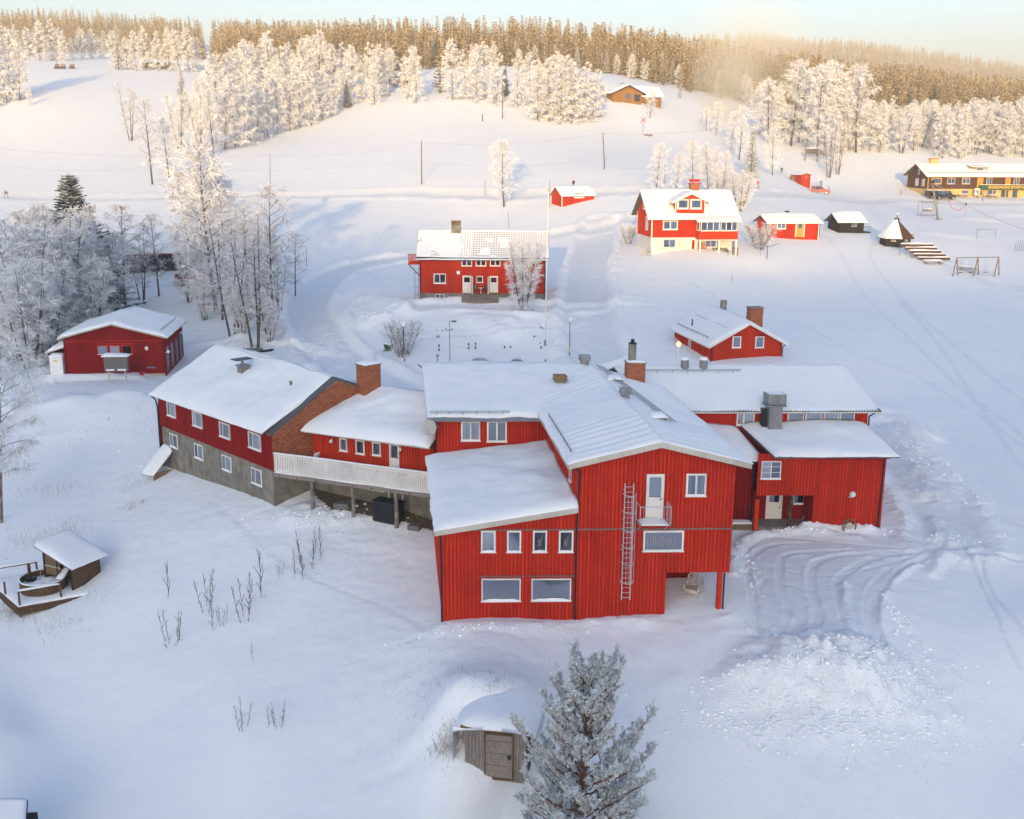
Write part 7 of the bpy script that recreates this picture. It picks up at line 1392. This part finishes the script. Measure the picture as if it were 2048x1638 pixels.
# swings
g0=G(1905,552);g1=G(1998,553); d=(g1-g0);d[2]=0;Ls=np.linalg.norm(d);d/=Ls; f=Fr(g0,d[:2],(-d[1],d[0])); t=thing('swing_set','wooden swing set with three A-frames and a long top bar','swing set',f(Ls/2,0,0)); hs=2.55
MB().tube(f(.4,0,hs),f(Ls-.4,0,hs),.06).build('top_bar','grayboard',t)
for a in (.4,Ls/2,Ls-.4):
    for sgn in (-1,1): MB().tube(f(a+sgn*.75,sgn*.5,-.3),f(a,0,hs+.08),.075).build('leg','rawwood',t)
for a in (Ls*.17,Ls*.38,Ls*.70):
    tt=t
    for s_ in (-.2,.2): MB().tube(f(a+s_,0,hs),f(a+s_,0,.5),.012,n=3).build('chain','grayboard',t)
    MB().box(f,a-.28,a+.28,-.1,.1,.42,.5).build('swing_seat','black',t)
def picnic(u,v,label,rz=0,sc=1.):
    g=G(u,v); t=thing('picnic_table',label,'picnic table',g); f=Fr(g,(math.cos(rz),math.sin(rz)),(-math.sin(rz),math.cos(rz)))
    for i in range(4): MB().box(f,-.95*sc,.95*sc,-.38+.19*i,-.21+.19*i,.7,.74).build('table_plank','greypost',t)
    for s_ in (-1,1): MB().box(f,-.95*sc,.95*sc,s_*.78-.14,s_*.78+.14,.4,.44).build('bench_plank','greypost',t)
    for a in (-.7*sc,.7*sc): MB().tube(f(a,-.8,-.1),f(a,-.15,.7),.05,n=4).tube(f(a,.8,-.1),f(a,.15,.7),.05,n=4).box(f,a-.05,a+.05,-.9,.9,.34,.4).build('trestle','greypost',t)
    snow_slab(t,[f(-.93*sc,-.36,.74),f(.93*sc,-.36,.74),f(.93*sc,.36,.74),f(-.93*sc,.36,.74)],.1,12,6,.12,name='snow_cap'); return t
picnic(1864,531,'snowy picnic table in front of the stepped benches',.0,1.5); picnic(1936,543,'snowy picnic table partly behind the swing set',-.4,1.3)
for (u,v,l) in ((1925,397,'picnic table by the yellow wall nearest the black car'),(1960,398,'picnic table by the yellow wall under the picture window'),(1984,399,'picnic table by the entrance of the sports lodge')): picnic(u,v,l,.1,1.4)
# stepped benches
g0=G(1822,523); f=Fr(g0,(.99,.05),(-.05,.99)); t=thing('bleachers','five stepped rows of brown benches with snow beside the grill hut','bleachers',f(2,0,0)); Lb=4.9
for i in range(5):
    z=.25+i*.42; b=i*.75+.3; a0=1.1-i*.36
    MB().box(f,a0,a0+Lb,b,b+.35,z+.28,z+.34).build('bench_seat','brownwood',t); MB().box(f,a0,a0+Lb,b-.04,b,z-.02,z+.26).build('riser_board','brownwood',t); snow_slab(t,[f(a0,b,z+.34),f(a0+Lb,b,z+.34),f(a0+Lb,b+.33,z+.34),f(a0,b+.33,z+.34)],.1,40,4,.06,amp=1.0,name='bench_snow')
for a in (.2,5.0): MB().tube(f(a+.9,.2,-.4),f(a-.5,3.6,2.3),.05,n=4).build('stringer','greypost',t); MB().tube(f(a-.5,3.6,-.8),f(a-.5,3.6,2.3),.05,n=4).build('leg','greypost',t)
# rotary clothes dryer and its pole
g=G(1534,516); t=thing('clothes_dryer','rotary clothes dryer with four arms in the snow below the cottage','clothes dryer',g); MB().tube(g-[0,0,.3],g+[0,0,1.9],.05).build('post','blackwood',t)
for k in range(4): a=k*math.pi/2+.35; MB().tube(g+[0,0,1.6],g+[2.0*math.cos(a),2*math.sin(a),2.05],.03).build('arm','greypost',t)
pole('thin_pole','thin stick left of the rotary clothes dryer','stick',1521,511,1521,487,.03); pole('thin_pole','thin stick alone on the snow below the family house','stick',1464,567,1465,549,.03)
# power-line crossing sign
g=at(1286,267); t=thing('crossing_sign','red X-shaped crossing sign on a thin post on the slope','sign',g); h=hgt(g,1286,240); MB().tube(g-[0,0,.3],g+[0,0,h+.6],.05).build('post','rawwood',t); f=Fr(g,(1,0),(0,1))
for s_ in (-1,1): MB().hexa([f(-.75,-.08,h-.75*s_-.12),f(.75,-.08,h+.75*s_-.12),f(.75,-.05,h+.75*s_-.12),f(-.75,-.05,h-.75*s_-.12),f(-.75,-.08,h-.75*s_+.14),f(.75,-.08,h+.75*s_+.14),f(.75,-.05,h+.75*s_+.14),f(-.75,-.05,h-.75*s_+.14)]).build('sign_bar','redplast',t)
g=at(1296,272); t=thing('pile_of_boards','small pile of reddish boards at the foot of the crossing sign','boards',g)
for i in range(4): MB().box(Fr(g,(1,.1*i),(0,1)),-1.2,1.2,-.1,.1,i*.14,i*.14+.1).build('board','rawwood',t)
# groups of lift chairs parked at the top left
for (u,l) in ((114,'first dark lift carrier with a mast on the upper run'),(126,'second small lift carrier right of the masted one'),(144,'third lift carrier, standing apart to the right')):
    g=at(u,138); t=thing('lift_carrier',l,'lift carrier',g); f=Fr(g,(1,0),(0,1)); MB().box(f,-.9,.9,-.5,.5,.2,.9).build('seat_box','brownwood',t); MB().box(f,-.9,.9,.4,.5,.9,1.9).build('backrest','greypost',t)
    for a in (-.7,.7): MB().tube(f(a,0,-.2),f(a,0,.3),.06).build('leg','black',t)
    if u==114: MB().tube(f(0,0,.8),f(0,0,3.2),.07).build('mast','black',t)
g=at(13,396); t=thing('ski_lift_marker','small dark frame with crossed legs on the left track','frame',g); 
for s_ in (-1,1): MB().tube(g+[.45*s_,0,-.2],g+[.12*s_,0,1.5],.05,n=4).build('leg','black',t)
MB().box(Fr(g,(1,0),(0,1)),-.3,.3,-.15,.15,1.1,1.6).build('box','grayboard',t); MB().tube(g+[0,0,1.6],g+[-.2,0,2.0],.05).build('horn','black',t)
def marker(u,v,vt,l,mt='redplast',r=.06): pole('marker_stick',l,'stick',u,v,u,vt,r,mt)
marker(1788 if 0 else 1802,391,380,'short slanting red stick left of the sports lodge',r=.12); marker(1625,388,366,'red-topped marker stick left of the blue sign'); marker(1658,390,372,'red and white marker right of the red car',r=.1); marker(1078,242,232,'tiny dark post on the sunny slope','black',.08); marker(965,238,228,'small dark stump on the sunny slope','black',.12); marker(1966,399,388,'short dark post in front of the sports lodge','brownwood',.1)
g=at(1641,376); t=thing('blue_sign','frosted blue information sign standing behind the red car','sign',g); f=Fr(g,(1,0),(0,1)); MB().box(f,-.65,.65,0,.08,.3,1.6).build('panel','blue',t); MB().box(f,-.7,-.6,-.03,.1,-.3,1.65).box(f,.6,.7,-.03,.1,-.3,1.65).box(f,-.6,.6,-.03,.1,1.6,1.7).build('frame','globe',t)
# cars
def suv(u,v,label,rz,body,L_=4.2,name='parked_car',van=False,spare=True,snow=True):
    g=G(u,v); t=thing(name,label,'car',g); f=Fr(g,(math.cos(rz),math.sin(rz)),(-math.sin(rz),math.cos(rz))); h=L_/2; H1=1.0;H2=1.75
    prof=[(-h,.4),(-h,H1+.05),(-h+.12,H2),( .35,H2),(.95,H1+.08),(h-.08,H1-.05),(h,.75),(h,.4)] if not van else [(-h,.4),(-h,H1),(-h+.1,1.9),(.9,1.9),(1.45,1.15),(h-.1,1.0),(h,.4)]
    b=MB().ext(f,[(a,z) for a,z in prof],-.85,.85).build('body',body,t)
    side=[(-h+.22,H1+.08),(-h+.28,H2-.12),(.25,H2-.12),(.75,H1+.08)] if not van else [(-h+.2,1.1),(-h+.25,1.75),(.85,1.75),(1.25,1.15)]
    cut=[(-h+.25,-.62),(-.6,.0)] 
    xs=[-h+.25,-h+1.05,-.15,.68]
    for i in range(3):
        x0,x1=xs[i]+.03,xs[i+1]-.03; top=(H2-.1 if not van else 1.75)
        for s_ in (-1,1):
            y0,y1=(-.865,-.85) if s_<0 else (.85,.865); pts=[(x0,H1+.1),(x0+.03,top),(min(x1,.28) if i==2 else x1,top),(x1,H1+.1)]; MB().ext(f,pts,y0,y1).build('side_window','glass',t); MB().ext(f,pts,y0+.004 if s_<0 else y0-.008,y1+.002 if s_<0 else y1-.006).build('window_backing','dark',t)
    MB().add([f(.36,-.75,H2-.04 if not van else 1.88),f(.36,.75,H2-.04 if not van else 1.88),f(.97,.75,H1+.14),f(.97,-.75,H1+.14)],[(0,1,2,3)]).build('windscreen','dark',t)
    for a in (-h+.75,h-.8):
        for s_ in (-.78,.78): w=MB().tube(f(a,s_-.11,.33),f(a,s_+.11,.33),.35,n=18).build('wheel','tyre',t); MB().tube(f(a,s_+(.112 if s_>0 else -.112),.33),f(a,s_+(.125 if s_>0 else -.125),.33),.2,n=10).build('rim','silver',w)
    for s_ in (-.6,.6): MB().box(f,h-.02,h+.03,s_-.14,s_+.14,.68,.85).build('headlight','globe',t); MB().box(f,-h-.03,-h+.02,s_*1.15-.08,s_*1.15+.08,.8,1.1).build('tail_light','redplast',t)
    MB().box(f,h-.05,h+.1,-.85,.85,.38,.6).box(f,-h-.1,-h+.05,-.85,.85,.38,.6).build('bumper','grayboard',t)
    if spare: w=MB().tube(f(-h-.22,0,.95),f(-h-.02,0,.95),.34,n=18).build('spare_wheel','silver',t)
    if snow: top=H2 if not van else 1.9; snow_slab(t,[f(-h+.15,-.75,top),f(.3,-.75,top),f(.3,.75,top),f(-h+.15,.75,top)],.08,14,10,.2,name='roof_snow'); snow_slab(t,[f(1.05,-.75,H1+.05),f(h-.1,-.75,H1-.05),f(h-.1,.75,H1-.05),f(1.05,.75,H1+.05)],.05,8,8,.2,name='bonnet_snow')
    return t
suv(1640,388,'dark red off-road car with a spare wheel on its back, parked in the snow',-.25,'carred',snow=False); suv(1889,398,'black estate car dusted with snow in front of the lodge garage',.05,'carblack',4.9,van=True,spare=False); suv(1868,396,'dark car half hidden behind the leaning lift tower',.3,'carblack',4.2,spare=False)
t_=suv(381,570,'dark red car beside the barn behind the frosted trees',.1,'carred',4.1,spare=False)
# people
def person(u,v,label,pose,jacket,trousers,rz=0,hat='navy'):
    g=at(u,v); t=thing('person',label,'person',g)
    V={'pelvis':(0,0,.93),'waist':(0,0,1.08),'chest':(.0,-.02,1.33),'neck':(0,-.02,1.50),'head':(0,-.04,1.60),'top':(0,-.04,1.74),
       'sl':(-.19,0,1.42),'el':(-.27,.02,1.15),'hl':(-.27,-.12,.93),'sr':(.19,0,1.42),'er':(.27,.02,1.15),'hr':(.27,-.12,.93),
       'hipl':(-.1,0,.9),'kl':(-.12,0,.5),'al':(-.12,.02,.08),'tl':(-.12,-.16,.04),'hipr':(.1,0,.9),'kr':(.12,0,.5),'ar':(.12,.02,.08),'tr':(.12,-.16,.04)}
    V.update(pose); E_=[('pelvis','waist'),('waist','chest'),('chest','neck'),('neck','head'),('head','top'),('chest','sl'),('sl','el'),('el','hl'),('chest','sr'),('sr','er'),('er','hr'),('pelvis','hipl'),('hipl','kl'),('kl','al'),('al','tl'),('pelvis','hipr'),('hipr','kr'),('kr','ar'),('ar','tr')]
    Rr=dict(pelvis=.15,waist=.14,chest=.17,neck=.06,head=.1,top=.07,sl=.08,el=.06,hl=.045,sr=.08,er=.06,hr=.045,hipl=.11,kl=.075,al=.055,tl=.045,hipr=.11,kr=.075,ar=.055,tr=.045)
    K_=list(V); me=bpy.data.meshes.new('person_body'); c_,s_=math.cos(rz),math.sin(rz); me.from_pydata([(V[k][0]*c_-V[k][1]*s_,V[k][0]*s_+V[k][1]*c_,V[k][2]) for k in K_],[(K_.index(a),K_.index(b)) for a,b in E_],[]); o=bpy.data.objects.new('tmp',me); COL.objects.link(o)
    sk=o.modifiers.new('s','SKIN'); 
    for i,k in enumerate(K_): me.skin_vertices[0].data[i].radius=(Rr[k],Rr[k]*.85); me.skin_vertices[0].data[i].use_root=(k=='pelvis')
    o.modifiers.new('d','SUBSURF').levels=2; dg=bpy.context.evaluated_depsgraph_get(); m2=bpy.data.meshes.new_from_object(o.evaluated_get(dg)); bpy.data.objects.remove(o)
    for m_ in (jacket,trousers,'skin',hat,'black'): m2.materials.append(M[m_])
    hands=[np.array(V['hl']),np.array(V['hr'])]; hd=V['head'][2]
    for p in m2.polygons:
        z=p.center.z; xy=np.array([p.center.x*c_+p.center.y*s_,-p.center.x*s_+p.center.y*c_,z]); i=0
        if z<.93: i=1
        if z<.14: i=4
        if min(np.linalg.norm(xy-h) for h in hands)<.13: i=4
        if z>hd-.1: i=2
        if z>hd+.03 or (z>hd-.1 and xy[1]>V['head'][1]+.03): i=3
        p.material_index=i; p.use_smooth=True
    link('body',m2,t); return t,g
t,g=person(1563,347,'person in dark clothing walking across the slope above the ticket hut',{'hipl':(-.1,0,.9),'kl':(-.22,-.05,.5),'al':(-.38,.0,.1),'tl':(-.48,-.04,.05),'kr':(.24,-.05,.52),'ar':(.42,.05,.12),'tr':(.34,-.1,.06),'el':(-.32,-.1,1.18),'hl':(-.2,-.3,1.05),'er':(.34,-.02,1.15),'hr':(.42,-.2,1.0)},'navy','navy'); MB().box(Fr(g+[0,.15,1.1],(1,0),(0,1)),-.16,.16,0,.2,0,.42).build('backpack','grayboard',t)
t,g=person(1515,379,'person in a bright orange hooded jacket beside the bare bushes',{'chest':(-.04,-.06,1.31),'neck':(-.1,-.08,1.46),'head':(-.14,-.1,1.55),'top':(-.15,-.1,1.68),'hl':(-.2,-.2,1.0),'hr':(.28,-.05,.9)},'orangeplast','navy',hat='orangeplast'); o=MB().tube(g+[.38,-.1,.15],g+[.38,-.1,.6],.16,n=10).build('bucket','yellowtrim'); tag(o,'yellow bucket held by the person in the orange jacket','bucket'); 
g=at(1587,350); o=MB().tube(g+[-.5,0,.3],g+[.3,0,.35],.16,.12,8); 
t=thing('dog','small brown dog trotting behind the walking person','dog',g); 
me=bpy.data.meshes.new('dog_body'); DV=[(0,0,.42),(.3,0,.42),(.5,0,.55),(.66,0,.6),(.8,0,.56),(-.3,0,.42),(-.55,0,.55),(.28,-.1,.25),(.3,-.1,.03),(.28,.1,.25),(.34,.1,.03),(-.3,-.1,.25),(-.34,-.1,.03),(-.3,.1,.25),(-.26,.1,.03)]; me.from_pydata([(-x,y,z) for x,y,z in DV],[(0,1),(1,2),(2,3),(3,4),(0,5),(5,6),(1,7),(7,8),(1,9),(9,10),(5,11),(11,12),(5,13),(13,14)],[]); o=bpy.data.objects.new('tmp',me); COL.objects.link(o); o.modifiers.new('s','SKIN')
for i,r in enumerate((.14,.15,.1,.09,.04,.13,.03,.06,.035,.06,.035,.06,.035,.06,.035)): me.skin_vertices[0].data[i].radius=(r,r); me.skin_vertices[0].data[i].use_root=(i==0)
o.modifiers.new('d','SUBSURF').levels=1; dg=bpy.context.evaluated_depsgraph_get(); m2=bpy.data.meshes.new_from_object(o.evaluated_get(dg)); bpy.data.objects.remove(o); m2.materials.append(M['brownwood']); link('body',m2,t)
# bits around the family house porch
def leaning(f,a,b,z0,z1,w,mt,name,label,cat,dx=.15,d=.03): t=MB().hexa([f(a,b,z0),f(a+w,b,z0),f(a+w,b+d,z0),f(a,b+d,z0),f(a+dx,b+.35,z1),f(a+dx+w,b+.35,z1),f(a+dx+w,b+.35+d,z1),f(a+dx,b+.35+d,z1)]).build(name,mt); tag(t,label,cat)
for i,(a,mt,l) in enumerate(((6.9,'rawwood','pale wooden ski leaning leftmost against the cream porch wall'),(7.35,'orangeplast','orange sledge board leaning against the cream porch wall'),(7.75,'green2','dark green ski leaning right of the orange sledge board'),(8.05,'redplast','red ski leaning nearest the porch window'))): leaning(f3,a-.3,-.6,0.02,1.7,.14 if i!=1 else .3,mt,'ski' if i!=1 else 'sledge',l,'ski' if i!=1 else 'sledge')
c=f3(9.9,-1.0,0); t=thing('porch_sofa','grey garden sofa under the glazed porch','sofa',c); f=Fr(c,f3.ax[:2],f3.ay[:2]); MB().box(f,-1.1,1.1,-.35,.4,.15,.45).build('seat','greypost',t); MB().box(f,-1.1,1.1,.3,.45,.45,.95).build('backrest','greypost',t)
for s_ in (-1.1,1.0): MB().box(f,s_,s_+.12,-.35,.4,.45,.7).build('armrest','greypost',t)
c=f3(10.0,-1.9,0); t=thing('pulk_sledge','black plastic sledge lying in front of the porch sofa','sledge',c); f=Fr(c,(1,0),(0,1)); MB().extz(f,[(-.8,-.25),(.6,-.3),(.85,0),(.6,.3),(-.8,.25)],-.05,.12).build('tray','black',t)
c=f3(5.5,-1.3,0); t=thing('planter','dark round tub at the left porch post','planter',c); MB().tube(c,c+[0,0,.3],.4,.5,14).build('pot','black',t)
g=G(1292,512); t=thing('bicycle','small yellow bicycle leaning at the left corner of the family house','bicycle',g)
for x in (-.42,.42): MB().path(ringpts(g+[x,0,.3],.28,18,(1,.1,0),(0,0,1)),.025,4).build('wheel','yellowtrim' if x<0 else 'black',t)
MB().path([g+[-.42,0,.3],g+[-.1,0,.32],g+[.25,0,.62],g+[-.2,0,.66],g+[-.42,0,.3]],.025,5).path([g+[.42,0,.3],g+[.25,0,.75]],.025,5).build('frame','yellowtrim',t); MB().path([g+[.2,-.2,.8],g+[.25,0,.78],g+[.2,.2,.8]],.02,4).build('handlebar','black',t); MB().box(Fr(g,(1,0),(0,1)),-.3,-.1,-.06,.06,.66,.72).build('saddle','black',t)
c=f3(Ln*0+11.9,-1.5,0); t=thing('storage_bin','grey plastic bin at the right corner of the family house','bin',c); MB().box(Fr(c,(1,0),(0,1)),-.35,.35,-.3,.3,-.1,.95).build('body','greypost',t); MB().box(Fr(c,(1,0),(0,1)),-.4,.4,-.35,.35,.95,1.02).build('lid','grayboard',t)
# mini golf and garden remains behind the lodge
g=G(777,700); t=thing('green_box','dark green slanted feed box with snow beside the round shrub','box',g); f=Fr(g,(.98,.15),(-.15,.98)); MB().hexa([f(-.4,-.3,.1),f(.45,-.3,.1),f(.45,.3,.1),f(-.4,.3,.1),f(-.55,-.35,.75),f(.5,-.35,.55),f(.5,.35,.55),f(-.55,.35,.75)]).build('body','green2',t); snow_slab(t,[f(-.55,-.35,.75),f(.5,-.35,.55),f(.5,.35,.55),f(-.55,.35,.75)],.12,10,6,.12,name='snow_cap'); MB().box(f,-.6,.3,-.5,-.4,-.05,.08).build('runner','grayboard',t)
for (u0,v0,u1,l,mt) in ((873,664,885,'left curved obstacle edge of the snowed-in mini golf','oldwood'),(892,661,904,'right curved obstacle edge of the snowed-in mini golf','oldwood'),(1068,658,1087,'low dark obstacle rim near the flagpole','black'),(1065,635,1083,'upper low obstacle rim near the flagpole','black'),(874,675,878,'tiny corner of an obstacle frame in the snow','black')):
    a=G(u0,v0);b=G(u1,v0+(2 if u0>1000 else 0)); o=MB().path([a+[0,0,.25],a+[0,0,.02],b+[0,0,.02],b+[0,0,.25]],.05,4).build('curved_obstacle',mt); tag(o,l,'obstacle')
for (u,v,l) in ((909,650,'small dark cannon-shaped obstacle right of the thin mast'),(919,651,'narrow dark obstacle post right of the thin mast')): g=G(u,v); o=MB().box(Fr(g,(1,0),(0,1)),-.12 if u>915 else -.35,.12 if u>915 else .2,-.1,.1,-.05,.5).tube(g+[-.5 if u<915 else 0,0,.3],g+[.1,0,.45],.07).build('obstacle',['black']); tag(o,l,'obstacle',kind=None)
for i,(u,v) in enumerate(((878,694),(878,702),(937,691),(937,699),(951,690),(951,698),(1008,690),(1009,697),(1021,697),(1080,691),(1082,698),(1091,724))): g=G(u,v); o=MB().box(Fr(g,(1,0),(0,1)),-.07,.07,-.07,.07,-.1,.28).build('marker_peg','black'); tag(o,'little dark peg sticking out of the snow behind the lodge','peg','pegs in the snow behind the lodge')
for i,(u0,u1,l) in enumerate(((944,975,'left arched snow-covered tunnel just behind the roof ridge'),(1020,1048,'right arched snow-covered tunnel just behind the roof ridge'))):
    a=G(u0,727);b=G(u1,727); c=(a+b)/2; w=np.linalg.norm(b-a)/2; t=thing('arched_tunnel',l,'tunnel',c); vs=[];fs=[];n=14
    for j in range(2):
        for k in range(n+1): an=math.pi*k/n; vs.append(c+[w*math.cos(an),j*1.6,w*.62*math.sin(an)])
    fs=[(k,k+1,n+2+k,n+1+k) for k in range(n)]; MB().add(vs,fs).build('snow_cover','roofsnow',t,smooth=True); MB().path([v for v in vs[:n+1]],.04,5).build('rim','metal',t); MB().tube(a-[.9,0,-.1],a+[.1,0,.12],.06).tube(b-[.1,0,-.1],b+[.7,0,.12],.06).build('side_board','black',t)
# odds and ends by the garage
def plank_pile(u,v,label,n,Lp,rz,mt='oldwood',h=.08):
    g=G(u,v); t=thing('plank_pile',label,'planks',g)
    for i in range(n): f=Fr(g+[.15*i-.3,.12*i,.02+h*.5*(i%3)],(math.cos(rz+.09*(i%3-1)),math.sin(rz+.09*(i%3-1))),(-math.sin(rz),math.cos(rz))); MB().box(f,-Lp/2,Lp/2,-.09,.09,0,h).box(f,-Lp/2+.1,Lp/2-.1,-.08,.08,h+.002,h+.07).build('plank',[mt,'roofsnow'] and mt,t)
plank_pile(160,757,'snowy planks lying in front of the tall grey cabinet',5,3.6,.05); plank_pile(500,727 if 0 else 702,'snowy planks and rails behind the dormitory chimney',5,2.2,.2,'grayboard'); plank_pile(528,705,'dark poles half buried in the ploughed bank',3,2.4,.7,'black')
g=G(306,752); t=thing('snow_sled','light blue kick sled leaning by the garage corner','sled',g); MB().box(Fr(g,(1,0),(0,1)),-.5,.35,-.2,.2,.85,.95).build('seat','blue',t); 
for a in (-.25,.25): MB().tube(g+[a,0,-.1],g+[a*.8,0,1.9],.03).build('upright','blue',t)
g=G(283,752); o=MB().ball(g+[0,0,.15],.25).build('red_ball','redplast',smooth=True); tag(o,'small dark red ball by the garage wall','ball'); g=G(275,754); o=MB().extz(Fr(g,(1,0),(0,1)),[(-.5,-.15),(.3,-.2),(.5,.1),(-.3,.2)],0,.12).build('green_scoop','green2'); tag(o,'dark green plastic scoop lying before the garage','scoop')
# steam drifting off the snow cannons on the right slope
for i,(u,v,Y,rx,rz,den) in enumerate(((1432,235,345,8,9,1.),(1455,165,362,13,15,.9),(1495,95,385,24,26,.6))):
    c=aty(u,v,Y); m=bpy.data.materials.new('steam'); m.use_nodes=True; t_=m.node_tree; t_.nodes.clear(); ou=t_.nodes.new('ShaderNodeOutputMaterial'); pv=t_.nodes.new('ShaderNodeVolumePrincipled'); pv.inputs['Color'].default_value=(1,1,1,1); pv.inputs['Anisotropy'].default_value=-.28
    tc=t_.nodes.new('ShaderNodeTexCoord'); ln=nd(t_,'ShaderNodeVectorMath',operation='LENGTH'); n_=nd(t_,'ShaderNodeTexNoise',Scale=1.7,Detail=3); t_.links.new(tc.outputs['Object'],n_.inputs['Vector']); t_.links.new(tc.outputs['Object'],ln.inputs[0])
    a=nd(t_,'ShaderNodeMath',operation='SUBTRACT'); a.inputs[0].default_value=1.; t_.links.new(ln.outputs['Value'],a.inputs[1]); b=nd(t_,'ShaderNodeMath',operation='MULTIPLY'); t_.links.new(a.outputs[0],b.inputs[0]); t_.links.new(n_.outputs['Fac'],b.inputs[1]); b.use_clamp=True
    d=nd(t_,'ShaderNodeMath',operation='MULTIPLY'); d.inputs[1].default_value=.2*den/(rx/8); t_.links.new(b.outputs[0],d.inputs[0]); t_.links.new(d.outputs[0],pv.inputs['Density']); t_.links.new(pv.outputs[0],ou.inputs['Volume'])
    mb=MB().ball((0,0,0),1,20,14); me=bpy.data.meshes.new('steam'); me.from_pydata(mb.v,[],mb.f); me.materials.append(m); o=bpy.data.objects.new('steam',me); COL.objects.link(o); o.location=tuple(c); o.scale=(rx,rx,rz); tag(o,'white steam drifting up from the right slope','steam',kind='stuff')
# ------------------------------------------------------------------ haze
hz=MB().box(LOC,-2000,2000,-2300,3450,-14,250)
o=hz.build('haze','roofsnow'); m=bpy.data.materials.new('haze'); m.use_nodes=True; t=m.node_tree; t.nodes.clear(); ou=t.nodes.new('ShaderNodeOutputMaterial'); pv=t.nodes.new('ShaderNodeVolumePrincipled'); pv.inputs['Color'].default_value=(.94,.965,1,1); pv.inputs['Density'].default_value=.00048; pv.inputs['Anisotropy'].default_value=-.05; t.links.new(pv.outputs[0],ou.inputs['Volume']); o.data.materials.clear(); o.data.materials.append(m); o['kind']='stuff'; o['label']='pale winter haze over the valley'; o['category']='haze'
